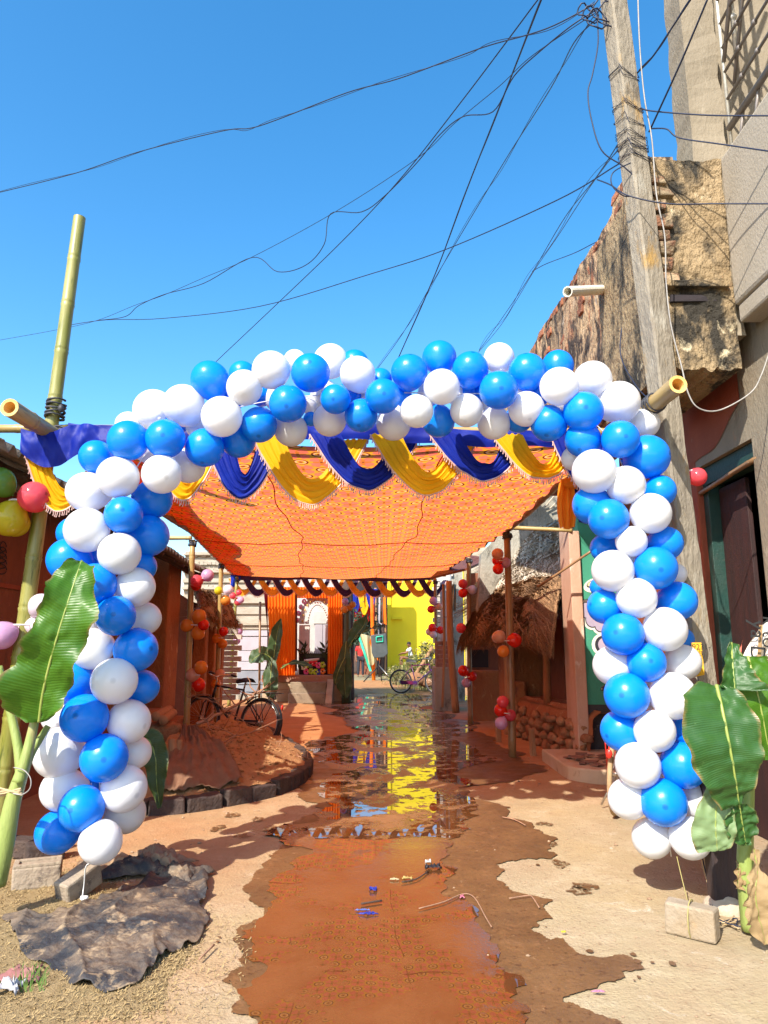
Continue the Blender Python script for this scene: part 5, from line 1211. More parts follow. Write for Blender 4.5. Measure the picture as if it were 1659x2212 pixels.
aband(0, 7, AD, WA, 'inner_band', 2, 26, 104); aband(9.5, 20, AD + .05, WA, 'outer_band', 3, 13, 104)
for i in range(13):
    u, v = arch_pt((i + .5) / 13, 25); u2, v2 = arch_pt((i + .5) / 13, 14)
    build('petal', MB().blob(P(u, v, AD - .02), (.13, .04, .15), 0, 1, 10), PKD if i % 2 else WA, ap, smooth=True); build('petal_eye', MB().blob(P(u, v, AD - .045), (.06, .03, .07), 0, 1, 8), WA if i % 2 else PKD, ap)
    build('gold_drop', MB().blob(P(u2, v2, AD - .03), (.05, .03, .07), 0, 1, 8), GLD, ap)
for i in range(21):
    u, v = arch_pt((i + .5) / 21, 2.5); build('tooth', MB().blob(P(u, v, AD - .045), (.045, .03, .05), 0, 1, 8), WA, ap)
for u0, u1 in ((645, 668), (702, 712)):
    build('column', MB().span(X(u0, AD), X(u1, AD), AD + .03, AD + .12, Z(1458, AD), Z(1350, AD)), WA, ap, bevel=.01)
    build('capital', MB().span(X(u0 - 1, AD), X(u1 + 1, AD), AD + .01, AD + .14, Z(1410, AD), Z(1400, AD)), WA, ap, bevel=.01)
PALM = mat('dark_palm_leaf', (.015, .03, .018), (.03, .05, .02), .5, 5, bump=.1)
gar = thing('palm_garland', 'dark palm leaf decoration framing the shrine altar', 'garland', (X(685), AD, Z(1458))); rr = random.Random(90)
for i in range(46):
    side = i % 2; t = rr.random(); base = P((645 + 14 * t) if side == 0 else (708 - 8 * t), 1450 - 60 * rr.random(), AD - .06); tip = base + Vector((rr.uniform(-.22, .22), rr.uniform(-.12, 0), rr.uniform(.05, .28)))
    w_ = Vector((.02, 0, .01)); build('frond', MB().add([base - w_, base + w_, (base + tip) / 2 + w_ * 1.4, tip, (base + tip) / 2 - w_ * 1.4], [(0, 1, 2, 3, 4)]), PALM, gar)
for i in range(12):
    b_ = P(662 + i * 4.2, 1412, AD - .04); build('frond', MB().add([b_ + Vector((-.03, 0, -.1)), b_ + Vector((.03, 0, -.1)), b_ + Vector((.0, 0, .07))], [(0, 1, 2)]), PALM, gar)
build('altar', MB().span(X(645), X(712), AD - .02, AD + .5, Z(1458), Z(1412)), DARK, shr)
FLC = [mat('flower_%s' % n_, c, None, .6, bump=0, transl=.3) for n_, c in (('lime', (.50, .68, .05)), ('red', (.75, .03, .05)), ('pink', (.8, .12, .35)), ('orange', (.85, .22, .03)), ('white', (.8, .78, .6)), ('blue', (.03, .05, .4)))]
ITEMS = [(663, 1436, 0, 'lime flower bunch near the left end of the upper altar row'), (672, 1434, 1, 'red flower bunch left of the altar centre'), (681, 1433, 1, 'red flower bunch right at the altar centre'), (688, 1437, 2, 'pink flower bunch beside the red ones on the altar'), (697, 1436, 0, 'lime flower bunch ending the upper altar row at right'),
         (657, 1441, 4, 'cream flower bunch at the far left of the altar'), (662, 1451, 2, 'magenta flower bunch starting the lower altar row'), (672, 1450, 0, 'lime flower bunch under the left red bunch'), (682, 1451, 0, 'lime flower bunch under the central red bunch'), (689, 1452, 5, 'small dark blue flower bunch on the altar'), (697, 1450, 3, 'orange flower bunch ending the lower altar row at right')]
for i, (u, v, k, nm) in enumerate(ITEMS):
    t_ = thing('flower_bunch', nm, 'flowers', tuple(P(u, v, AD - .1)), 'altar flowers')
    for j in range(7):
        c = P(u, v, AD - .1) + Vector((.05 * math.cos(j), -.03, .05 * math.sin(j))); build('bloom', MB().blob(c, (.075, .05, .07), .4, 2, 7, j), FLC[k] if j else FLC[4], t_)
o = build('white_offering_roll', MB().tube([P(657, 1427, AD - .12), P(690, 1424, AD - .12)], .035, 8), WA, None, smooth=True); tag(o, 'pale roll lying across the dark shrine altar', 'offering')

# banana plants standing as gate posts
LEAFM = {}
def leaf_material(name, c1, c2, c3, tr=.35, rough=.38, ribs=70):
    m, t, b = newmat(name)
    uv = nd(t, 'ShaderNodeUVMap'); sx = nd(t, 'ShaderNodeSeparateXYZ'); t.links.new(uv.outputs[0], sx.inputs[0])
    tc = nd(t, 'ShaderNodeTexCoord')
    s_ = maths(t, 'ABSOLUTE', maths(t, 'SUBTRACT', sx.outputs[1], .5))
    ph = maths(t, 'ADD', maths(t, 'MULTIPLY', sx.outputs[0], ribs), maths(t, 'MULTIPLY', s_, -6.0))
    ph = maths(t, 'ADD', ph, maths(t, 'MULTIPLY', noise_fac(t, tc.outputs['Object'], 6, 3, .5, 0, 1), 1.2))
    rb_ = maths(t, 'MULTIPLY_ADD', maths(t, 'SINE', maths(t, 'MULTIPLY', ph, 6.2832)), .5, .5)
    c = mixc(t, noise_fac(t, tc.outputs['Object'], 5, 6, .6, .35, .65), c1, c2)
    c = mixc(t, maths(t, 'MULTIPLY', rb_, .2), c, c3)
    c = mixc(t, noise_fac(t, tc.outputs['Object'], 9, 8, .75, .62, .70), c, tuple(q * 1.5 for q in c3))
    mid = nd(t, 'ShaderNodeMapRange'); mid.inputs[1].default_value = .018; mid.inputs[2].default_value = .010; t.links.new(s_, mid.inputs[0])
    c = mixc(t, mid.outputs[0], c, tuple(.5 * q + .5 * w_ for q, w_ in zip((.30, .34, .08), c3)))
    eg = nd(t, 'ShaderNodeMapRange'); eg.inputs[1].default_value = .44; eg.inputs[2].default_value = .5; t.links.new(s_, eg.inputs[0])      # browned, dry margins
    c = mixc(t, maths(t, 'MULTIPLY', eg.outputs[0], noise_fac(t, tc.outputs['Object'], 12, 5, .7, .42, .6)), c, (.26, .17, .06))
    t.links.new(c, b.inputs['Base Color']); b.inputs['Roughness'].default_value = rough
    nrm = bumpn(t, rb_, .22, .005); t.links.new(nrm, b.inputs['Normal'])
    tr_ = nd(t, 'ShaderNodeBsdfTranslucent'); t.links.new(c, tr_.inputs[0]); mx = nd(t, 'ShaderNodeMixShader'); mx.inputs[0].default_value = tr
    t.links.new(b.outputs[0], mx.inputs[1]); t.links.new(tr_.outputs[0], mx.inputs[2]); t.links.new(mx.outputs[0], t.nodes['Material Output'].inputs[0]); return m
LF1 = leaf_material('fresh_banana_leaf', (.045, .15, .006), (.075, .20, .010), (.13, .28, .025), .42)
LF2 = leaf_material('dark_banana_leaf', (.018, .075, .010), (.032, .105, .018), (.085, .17, .05), .2, .36)
LF3 = leaf_material('pale_banana_leaf', (.17, .27, .10), (.21, .31, .13), (.28, .36, .2), .3, .5)
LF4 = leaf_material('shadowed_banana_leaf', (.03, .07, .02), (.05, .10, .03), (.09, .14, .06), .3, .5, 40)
DRYL = leaf_material('dry_banana_leaf', (.33, .22, .10), (.40, .29, .15), (.20, .12, .055), .25, .85)
def lerp_list(L_, t):
    x = t * (len(L_) - 1); i = min(int(x), len(L_) - 2); return L_[i] + (L_[i + 1] - L_[i]) * (x - i)
def leaf(parent, mid, wl_, wr_, nrm, m, fold=.25, seed=0, n=46, wav=.03, rib=.012, nm='leaf', notch=.10):
    rt = random.Random(seed * 3 + 1); cuts = [[rt.uniform(.12, .92) for _ in range(4)] for _ in range(2)]; path = smooth_path(mid, 10); N = len(path); nrm = Vector(nrm).normalized(); vs = []; fs = []; uvs = []; K = 8
    off = parent.location if parent.parent is None else parent.parent.location
    for i in range(n + 1):
        t = i / n; x = t * (N - 1); i0 = min(int(x), N - 2); p = path[i0].lerp(path[i0 + 1], x - i0)
        tg = (path[min(i0 + 2, N - 1)] - path[max(i0 - 1, 0)]).normalized(); sd = tg.cross(nrm).normalized(); nn = sd.cross(tg).normalized()
        for j in range(-K, K + 1):
            s_ = j / K; w_ = lerp_list(wl_ if s_ < 0 else wr_, t) * (1 + notch * fbm((t * 9, (1 if s_ > 0 else 5) + seed, seed)) * abs(s_))
            if notch > .25: w_ *= 1 - .45 * abs(s_) * max([max(0, 1 - abs(t - tc) / .02) for tc in cuts[s_ > 0]])
            q = p + sd * (w_ * s_) + nn * (fold * w_ * abs(s_) + wav * math.sin(t * 26 + seed + (2 if s_ > 0 else 0)) * s_ * s_ + .012 * fbm((t * 14, s_ * 3, seed)))
            vs.append(tuple(q - off)); uvs.append((t, .5 + .5 * s_))
    W_ = 2 * K + 1
    for i in range(n):
        for j in range(W_ - 1): fs.append((i * W_ + j, i * W_ + j + 1, (i + 1) * W_ + j + 1, (i + 1) * W_ + j))
    me = bpy.data.meshes.new(nm); me.from_pydata(vs, [], fs); uv = me.uv_layers.new(name='UVMap')
    for lp in me.loops: uv.data[lp.index].uv = uvs[lp.vertex_index]
    me.polygons.foreach_set('use_smooth', [True] * len(me.polygons)); me.materials.append(m)
    o = bpy.data.objects.new(nm, me); COL.objects.link(o); o.parent = parent
    if rib:
        build('midrib', MB().tube([p + nrm * -.002 for p in path], [rib * (1 - .75 * i / N) for i in range(N)], 6), RIBM, o, smooth=True)
    return o
RIBM = mat('leaf_midrib', (.28, .33, .08), (.22, .28, .06), .4, 6, bump=.05)
STEMG = mat('banana_stem', (.20, .27, .06), (.28, .33, .10), .45, 5, (1, 1, .3), spots=[((.09, .12, .02), 4, .52, .66), ((.34, .28, .13), 6, .56, .66), ((.10, .06, .03), 9, .64, .70)], bump=.4)
STEMD = mat('dark_banana_stem', (.05, .07, .03), (.08, .09, .04), .6, 5, bump=.2)
def gate_banana(label, base_u, base_v, d, mirror, group):
    t_ = thing('banana_plant', label, 'banana plant', tuple(P(base_u, base_v, d)), group)
    return t_
b1 = gate_banana('dark banana plant tied left of the shrine curtain', 590, 1512, 18.7, 1, 'banana plants flanking the shrine')
build('stem', MB().tube([P(590, 1512, 18.7), P(588, 1470, 18.7), P(588, 1420, 18.7)], [.08, .07, .05], 9), STEMD, b1, smooth=True)
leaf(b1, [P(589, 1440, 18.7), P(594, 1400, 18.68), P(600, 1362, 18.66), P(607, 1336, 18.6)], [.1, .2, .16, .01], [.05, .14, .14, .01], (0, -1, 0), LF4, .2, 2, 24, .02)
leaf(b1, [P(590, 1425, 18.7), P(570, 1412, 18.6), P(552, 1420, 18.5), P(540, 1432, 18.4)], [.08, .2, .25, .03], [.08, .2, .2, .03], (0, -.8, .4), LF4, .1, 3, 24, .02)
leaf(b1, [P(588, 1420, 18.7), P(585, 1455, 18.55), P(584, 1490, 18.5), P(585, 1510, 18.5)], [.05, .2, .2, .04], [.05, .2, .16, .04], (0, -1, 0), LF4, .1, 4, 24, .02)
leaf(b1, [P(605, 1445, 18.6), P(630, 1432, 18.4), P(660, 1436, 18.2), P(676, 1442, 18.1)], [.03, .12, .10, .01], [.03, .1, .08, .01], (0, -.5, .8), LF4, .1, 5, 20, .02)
build('tie_sticks', MB().tube([P(560, 1512, 18.6), P(562, 1300, 18.6)], .03, 6), BAM_D, b1, smooth=True)
b2 = gate_banana('large dark banana plant right of the shrine curtain', 747, 1516, 18.5, 1, 'banana plants flanking the shrine')
build('stem', MB().tube([P(748, 1520, 18.5), P(749, 1450, 18.5), P(750, 1340, 18.5), P(751, 1290, 18.5)], [.12, .11, .08, .06], 10), STEMD, b2, smooth=True)
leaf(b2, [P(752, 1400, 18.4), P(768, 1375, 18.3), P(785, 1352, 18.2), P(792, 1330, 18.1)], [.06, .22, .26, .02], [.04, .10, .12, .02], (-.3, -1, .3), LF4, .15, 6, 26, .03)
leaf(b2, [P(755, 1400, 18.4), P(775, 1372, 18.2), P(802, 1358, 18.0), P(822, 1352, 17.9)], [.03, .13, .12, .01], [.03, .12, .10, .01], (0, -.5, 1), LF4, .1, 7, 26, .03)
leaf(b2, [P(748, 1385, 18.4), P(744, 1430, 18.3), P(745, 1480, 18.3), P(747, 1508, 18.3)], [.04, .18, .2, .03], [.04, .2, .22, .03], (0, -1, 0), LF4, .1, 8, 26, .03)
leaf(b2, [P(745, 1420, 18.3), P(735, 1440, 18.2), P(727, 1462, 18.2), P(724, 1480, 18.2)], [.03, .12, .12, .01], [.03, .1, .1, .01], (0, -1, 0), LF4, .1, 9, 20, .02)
# dark timber post behind and a low stone
tp = thing('dark_timber_post', 'thick dark timber post right of the shrine', 'post', tuple(G(752, 1512))); log(tp, [P(752, 1512, 19.0), P(752, 1400, 19.0), P(750, 1255, 19.0)], [.17, .15], name='shaft', m=BLK)
# ---- yellow house
YELW = mat('bright_yellow_paint', (.86, .70, .015), (.80, .62, .012), .75, 1, bump=.1, spots=[((.66, .5, .01), .9, .66, .8)])
yh = thing('yellow_house', 'sunlit bright yellow house wall closing the lane', 'house', (P(890, 1447, 40).x, 40, 0))
YD = 40
build('wall', MB().span(X(838, YD), X(1004, YD), YD, YD + 4, -.1, 7.8), YELW, yh)
build('edge_pilaster', MB().span(X(838, YD) - .05, X(844, YD), YD - .12, YD - .003, -.1, 7.7), YELW, yh)
build('base_band', MB().span(X(838, YD) + .2, X(950, YD), YD - .05, YD - .003, -.1, .5), YELW, yh)
build('ledge_bar', MB().span(X(847, YD), X(869, YD), YD - .30, YD - .003, Z(1338, YD), Z(1333, YD)), YELW, yh)
build('side_wall', MB().span(X(1005, YD), X(1120, YD), YD - 3, YD + 4, -.1, 6.5), PALE, yh)
# ---- dark shed and hanging drapes beyond the shrine
ds = thing('dark_shed', 'dark timber shed beyond the speaker stand', 'shed', (P(790, 1450, 36).x, 36, 0))
build('back_wall', MB().span(X(690, 37), X(837, 37), 37, 37.3, -.1, 6.2), DARK, ds)
build('mud_wall', MB().span(X(745, 36.8), X(800, 36.8), 36.8, 36.95, -.1, .9), MUDD, ds)
for u, r_ in ((800, .10), (812, .06), (826, .08), (832, .05)):
    log(ds, [P(u, 1460, 36), P(u + 1, 1380, 36), P(u - 1, 1270, 36)], r_, name='post', m=(WOOD if u != 826 else BLK))
for i, u in enumerate((818, 822, 828)): build('hung_cloth', MB().prism([P(u, 1290, 35.8), P(u + 5, 1290, 35.8), P(u + 7, 1350, 35.8), P(u - 1, 1345, 35.8)], (0, .03, 0)), (LAV, WOODR, CUR)[i], ds)
op = bamboo('wrapped_pole', 'thin pole wrapped in orange and white cloth beside the speaker', P(808, 1500, 31), P(803, 1285, 31), .08, .075, CUR, 2.0, seed=3)
fl_ = thing('far_swag_drape', 'blue, red and yellow drape hanging beyond the shrine', 'drape', tuple(P(785, 1300, 33)))
REDD = cloth_mat('red_drape', (.6, .02, .02), (.5, .015, .015), .3)
build('red_panel', MB().grid(lambda a, b_: P(765 + 45 * a, 1285 + 60 * b_ + 8 * math.sin(a * 5), 33.2) + Vector((0, .08 * math.sin(a * 26), 0)), 40, 8), REDD, fl_, smooth=True)
swag(fl_, P(772, 1278, 33), P(802, 1278, 33), 1.0, .3, .25, -.05, .05, YEL, False, 91, 12, 16); swag(fl_, P(788, 1272, 33), P(815, 1272, 33), .85, .3, .25, -.05, .05, BLU, False, 92, 12, 16); swag(fl_, P(757, 1278, 33), P(782, 1278, 33), .9, .3, .25, .0, .1, BLU, False, 93, 12, 16)
# saree hung to dry
sr = thing('hung_saree', 'cream and green bordered cloth hung diagonally beside the speaker', 'cloth', tuple(P(800, 1430, 30.5)))
build('cloth', MB().grid(lambda a, b_: P(776 + 44 * a - 6 * b_ + 26 * b_ * (1 - a), 1368 + 10 * a + (66 + 20 * math.sin(a * 2.2) - 40 * a) * b_, 30.6) + Vector((0, .12 * math.sin(a * 13 + b_ * 3), 0)), 30, 16), mat('cream_saree', (.62, .52, .26), (.55, .50, .33), .8, 2, bump=.1, transl=.3), sr, smooth=True)
build('green_border', MB().grid(lambda a, b_: P(770 + 5 * a + 28 * b_, 1366 + 84 * b_, 30.5) + Vector((0, .05 * math.sin(b_ * 9), 0)), 4, 20), mat('green_border', (.03, .45, .28), None, .7, bump=0), sr, smooth=True)
build('orange_border', MB().grid(lambda a, b_: P(800 + 22 * a - 2 * b_, 1380 + 48 * b_ * a + 8 * b_, 30.45) + Vector((0, .05 * math.sin(a * 9), 0)), 16, 4), CUR, sr, smooth=True)
# ---- loudspeaker on its tripod
SPK = mat('charcoal_speaker', (.045, .055, .055), (.065, .075, .075), .6, 5, bump=.2)
SD2 = 29.0
st = thing('speaker_tripod', 'black metal tripod carrying the loudspeaker', 'stand', (P(820, 1470, SD2).x, SD2, 0))
build('pole', MB().tube([P(819, 1462, SD2), P(818, 1418, SD2)], .03, 8), BLKP, st, smooth=True); build('pole', MB().tube([P(820, 1425, SD2), P(818, 1360, SD2)], .022, 8), CHR, st, smooth=True)
c = P(819, 1438, SD2); cx = c.x
for (dx, dy) in ((-.62, -.15), (.58, -.35), (.1, .6)): build('leg', MB().tube([c, Vector((cx + dx, SD2 + dy, .0))], .024, 7), BLKP if dx < .5 else CHR, st, smooth=True)
spk = thing('loudspeaker', 'dark grey loudspeaker with green ring on the black tripod', 'loudspeaker', tuple(P(818, 1410, SD2)))
build('cabinet', MB().prism([P(801, 1372, SD2 - .3), P(834, 1368, SD2 - .3), P(838, 1412, SD2 - .3), P(830, 1420, SD2 - .3), P(808, 1422, SD2 - .3), P(803, 1410, SD2 - .3)][::-1], (0, .5, 0)), SPK, spk, bevel=.03)
build('green_ring', MB().tube([P(u, v, SD2 - .33) for u, v in ((813, 1366 + 10), (827, 1374), (827, 1386), (813, 1387), (813, 1376))], .03, 6), mat('green_plastic', (.02, .42, .26), None, .5, bump=0), spk)
# ---- far bicycle, plants, logs
p = P(870, 1491, 21.5); bicycle('blue and red bicycle standing at the far end near the yellow wall', (P(866, 1491, 22.0).x, 22.0, 0), R(-18), frame=mat('blue_enamel', (.02, .02, .12), (.15, .01, .02), .3, 3, bump=0), carrier=False, guards=False, lean=R(4), scale=1.04)
WEED = [mat('weed_leaf', (.10, .15, .03), (.20, .22, .06), .7, 6, rnd=.4, bump=0, transl=.3), mat('dry_weed', (.40, .34, .14), (.30, .26, .10), .8, 6, bump=0, transl=.2)]
def weed(label, u, v, d, w_, h, n_, seed, group=None):
    rr_ = random.Random(seed); c = P(u, v, d); c.z = 0; t_ = thing('weed_clump', label, 'weeds', tuple(c), group)
    for k in range(2):
        m_ = MB()
        for i in range(n_):
            b_ = c + Vector((rr_.gauss(0, w_ * .35), rr_.gauss(0, .35), 0)); hh = h * rr_.uniform(.25, 1) * math.exp(-((b_.x - c.x) / w_) ** 2)
            p_ = b_ + Vector((rr_.gauss(0, .12), rr_.gauss(0, .1), hh)); s_ = rr_.uniform(.04, .09); a = rr_.uniform(0, 6.3); d1 = Vector((math.cos(a), math.sin(a) * .6, rr_.uniform(-.6, .6))) * s_; d2 = Vector((-math.sin(a), math.cos(a), rr_.uniform(-.4, .4))) * s_ * .45
            m_.add([p_ - d1, p_ + d2, p_ + d1, p_ - d2], [(0, 1, 2, 3)])
            if i % 6 == 0: m_.tube([b_, (b_ + p_) / 2 + Vector((.03, 0, 0)), p_], .006, 3, False)
        o = build('foliage', m_, WEED[k], t_); o['kind'] = 'stuff'
    return t_
weed('yellowish weeds at the foot of the yellow wall', 866, 1468, 27, .7, .7, 500, 1, 'weeds near the yellow wall'); weed('taller leafy weeds behind the far bicycle wheel', 900, 1478, 25, .8, 1.1, 700, 2, 'weeds near the yellow wall'); weed('tall weeds against the pale brick strip beside the logs', 922, 1470, 24, .5, 1.6, 600, 3, 'weeds near the yellow wall')
for i, (u0, v0, u1, v1) in enumerate(((893, 1464, 934, 1398), (900, 1474, 936, 1424), (905, 1480, 938, 1440), (925, 1470, 932, 1395))):
    t_ = thing('leaning_log', ('long pale log leaning beside the far bicycle', 'middle pale log leaning beside the far bicycle', 'lowest pale log leaning beside the far bicycle', 'upright pale log behind the leaning logs')[i], 'log', tuple(P(u0, v0, 23.5)), 'pale logs by the brick strip'); log(t_, [P(u0, v0, 23.4 + .1 * i), P((u0 + u1) / 2, (v0 + v1) / 2 + 1, 23.5 + .1 * i), P(u1, v1, 23.7 + .1 * i)], .06, name='wood', m=BAM_Y if i else WOOD, seed=i)
for i, (u, v, s_, lab) in enumerate(((898, 1470, .5, 'big grey boulder behind the far bicycle wheel'), (922, 1478, .35, 'smaller boulder right of the far bicycle wheel'))):
    o = build('boulder', MB().blob(P(u, v, 22.9) + Vector((0, 0, .05)), (s_ * 1.3, s_, s_ * .8), .3, 1.3, 14, i * 7), STONE, None, smooth=True); tag(o, lab, 'boulder')
# dark tree behind the shrine lane
tr_ = thing('dark_tree', 'dark leafy tree behind the hanging cloth and shed', 'tree', (P(780, 1450, 34).x, 34, 0))
log(tr_, [P(770, 1455, 34), P(772, 1400, 34), P(775, 1340, 34)], [.14, .07], name='trunk', m=BLK)
lf = MB(); rr = random.Random(12)
for i in range(2600):
    c = P(rr.gauss(775, 16), rr.gauss(1345, 22), 34 + rr.gauss(0, .5)); a = rr.uniform(0, 6.3); s_ = rr.uniform(.05, .10); d1 = Vector((math.cos(a), .4 * math.sin(a), math.sin(a))) * s_; d2 = Vector((-math.sin(a), rr.uniform(-.5, .5), math.cos(a))) * s_ * .5
    lf.add([c - d1, c + d2, c + d1, c - d2], [(0, 1, 2, 3)])
o = build('crown', lf, mat('dark_leaf', (.015, .03, .012), (.03, .05, .02), .6, 6, bump=0, transl=.2), tr_); o['kind'] = 'stuff'

# ---- people
SKIN = mat('brown_skin', (.24, .10, .05), (.20, .085, .045), .55, 6, bump=.1); HAIR = mat('black_hair', (.012, .010, .010), None, .6, bump=0)
SHIRTW = mat('pale_tee', (.66, .74, .66), (.58, .66, .60), .85, 4, bump=.2); SHORTS = mat('dark_shorts', (.02, .022, .03), (.03, .03, .04), .85, bump=.2); SHIRTR = mat('red_shirt', (.55, .03, .025), (.45, .02, .02), .85, 5, bump=.2)
def skinned(name, pts, edges, radii, m, parent, sub=2):
    me = bpy.data.meshes.new(name); me.from_pydata([tuple(p) for p in pts], edges, []); o = bpy.data.objects.new(name, me); COL.objects.link(o); o.parent = parent
    md = o.modifiers.new('skin', 'SKIN'); md.use_smooth_shade = True
    for i, r_ in enumerate(radii):
        r_ = r_ if isinstance(r_, tuple) else (r_, r_); me.skin_vertices[0].data[i].radius = r_
    me.skin_vertices[0].data[0].use_root = True
    s_ = o.modifiers.new('sub', 'SUBSURF'); s_.levels = sub; s_.render_levels = sub; me.materials.append(m); return o
def person(label, loc, rz, J, cloth, legs, scale=1.0):
    t_ = thing('person', label, 'person', loc, None, rz); t_.scale = (scale,) * 3
    k = [q for q in J if q != 'face']; V = [J[q] for q in k]; ix = {q: i for i, q in enumerate(k)}
    E = [('hip', 'waist'), ('waist', 'chest'), ('chest', 'neck'), ('neck', 'head'), ('head', 'crown')]
    for s_ in 'LR': E += [('chest', 'sh' + s_), ('sh' + s_, 'el' + s_), ('el' + s_, 'wr' + s_), ('wr' + s_, 'ha' + s_), ('hip', 'th' + s_), ('th' + s_, 'kn' + s_), ('kn' + s_, 'an' + s_), ('an' + s_, 'to' + s_)]
    rad = {'hip': (.15, .11), 'waist': (.14, .10), 'chest': (.16, .11), 'neck': .055, 'head': (.085, .10), 'crown': .06, 'sh': .06, 'el': .043, 'wr': .03, 'ha': .035, 'th': .085, 'kn': .058, 'an': .038, 'to': .032}
    skinned('body', V, [(ix[a], ix[b_]) for a, b_ in E], [rad[q] if q in rad else rad[q[:2]] for q in k], SKIN, t_)
    c = ['hip', 'waist', 'chest', 'shL', 'elL', 'shR', 'elR']; pts = [Vector(J[q]) for q in c]; pts[4] = pts[3].lerp(pts[4], .75); pts[6] = pts[5].lerp(pts[6], .75)
    skinned('shirt', pts, [(0, 1), (1, 2), (2, 3), (3, 4), (2, 5), (5, 6)], [(.165, .125), (.158, .118), (.175, .125), .078, .065, .078, .065], cloth, t_)
    c = ['hip', 'thL', 'knL', 'thR', 'knR']; pts = [Vector(J[q]) for q in c]; f = legs[1]
    if f <= 1: pts[2] = pts[1].lerp(pts[2], f); pts[4] = pts[3].lerp(pts[4], f); skinned('trousers', pts, [(0, 1), (1, 2), (0, 3), (3, 4)], [(.165, .125), .10, .085, .10, .085], legs[0], t_)
    else:
        pts += [Vector(J['anL']), Vector(J['anR'])]; skinned('trousers', pts, [(0, 1), (1, 2), (2, 5), (0, 3), (3, 4), (4, 6)], [(.165, .125), .10, .075, .10, .075, .06, .06], legs[0], t_)
    hd_ = Vector(J['head']); cr_ = Vector(J['crown']); up_ = (cr_ - hd_).normalized(); fw = Vector(J['face'] if 'face' in J else (0, -1, 0)).normalized()
    build('hair', MB().blob(hd_ + up_ * .055 - fw * .02, (.19, .21, .16), .1, 2, 12), HAIR, t_, smooth=True, local=True)
    build('nose', MB().blob(hd_ + fw * .105 - up_ * .005, (.03, .035, .045), 0, 1, 8), SKIN, t_, smooth=True, local=True)
    sd = fw.cross(up_)
    for s_ in (-1, 1):
        build('eye', MB().blob(hd_ + fw * .09 + sd * .035 * s_ + up_ * .025, (.028, .02, .016), 0, 1, 8), HAIR, t_, smooth=True, local=True); build('ear', MB().blob(hd_ + sd * .095 * s_, (.025, .05, .06), 0, 1, 8), SKIN, t_, smooth=True, local=True)
    build('mouth', MB().blob(hd_ + fw * .092 - up_ * .05, (.05, .02, .014), 0, 1, 8), mat('lip', (.16, .05, .04), None, .5, bump=0) if 'lip' not in bpy.data.materials else bpy.data.materials['lip'], t_, smooth=True, local=True)
    for s_ in 'LR':
        w_, h = Vector(J['wr' + s_]), Vector(J['ha' + s_]); d = (h - w_).normalized(); sd2 = d.cross(Vector((0, 0, 1))); sd2 = sd2.normalized() if sd2.length > .05 else Vector((0, 1, 0))
        for q in range(4): build('finger', MB().tube([h + sd2 * (.018 * (q - 1.5)), h + sd2 * (.019 * (q - 1.5)) + d * .05, h + sd2 * (.018 * (q - 1.5)) + d * (.075 + .01 * (q in (1, 2))) - Vector((0, 0, .015))], [.010, .009, .007], 6), SKIN, t_, smooth=True, local=True)
        build('thumb', MB().tube([w_.lerp(h, .5), h + sd2 * .045 - d * .01, h + sd2 * .05 + d * .02], [.011, .010, .008], 6), SKIN, t_, smooth=True, local=True)
    return t_
SIT = {'hip': (0, 0, .50), 'waist': (.02, 0, .68), 'chest': (-.03, 0, .90), 'neck': (-.05, 0, 1.03), 'head': (-.08, -.02, 1.14), 'crown': (-.08, -.01, 1.22),
       'shL': (-.02, -.17, .96), 'elL': (-.22, -.24, .78), 'wrL': (-.44, -.18, .76), 'haL': (-.50, -.15, .73), 'shR': (-.02, .17, .96), 'elR': (-.20, .24, .76), 'wrR': (-.42, .18, .72), 'haR': (-.48, .15, .69),
       'thL': (-.06, -.09, .50), 'knL': (-.44, -.14, .58), 'anL': (-.40, -.13, .14), 'toL': (-.52, -.14, .08), 'thR': (-.06, .09, .50), 'knR': (-.46, .12, .60), 'anR': (-.44, .12, .14), 'toR': (-.56, .13, .08), 'face': (-.6, -.8, 0)}
seat = P(887, 1440, 37.2)
person('man in pale tee and dark shorts sitting before the yellow wall', (seat.x, 37.2, .17), R(8), SIT, SHIRTW, (SHORTS, .45), 1.12)
o = build('stone_seat', MB().box((seat.x + .05, 37.25, .3), (.5, .55, .62), .1, None, .04, random.Random(1)), STONE, None, bevel=.05); tag(o, 'stone block under the sitting man', 'stone seat')
STAND = {'hip': (0, 0, .92), 'waist': (0, .02, 1.08), 'chest': (0, .02, 1.32), 'neck': (0, 0, 1.48), 'head': (0, -.02, 1.60), 'crown': (0, -.01, 1.68), 'shL': (.18, .02, 1.40), 'elL': (.24, .03, 1.12), 'wrL': (.24, -.05, .88), 'haL': (.23, -.07, .80), 'shR': (-.18, .02, 1.40), 'elR': (-.24, .05, 1.12), 'wrR': (-.23, -.02, .88), 'haR': (-.22, -.05, .80),
         'thL': (.10, 0, .88), 'knL': (.11, -.02, .48), 'anL': (.11, .02, .08), 'toL': (.13, -.12, .04), 'thR': (-.10, 0, .88), 'knR': (-.11, -.03, .48), 'anR': (-.12, .02, .08), 'toR': (-.14, -.12, .04)}
pr = P(779, 1455, 33); person('person in red shirt and dark trousers standing behind the banana leaves', (pr.x, 33, 0), R(10), STAND, SHIRTR, (SHORTS, 2), .95)
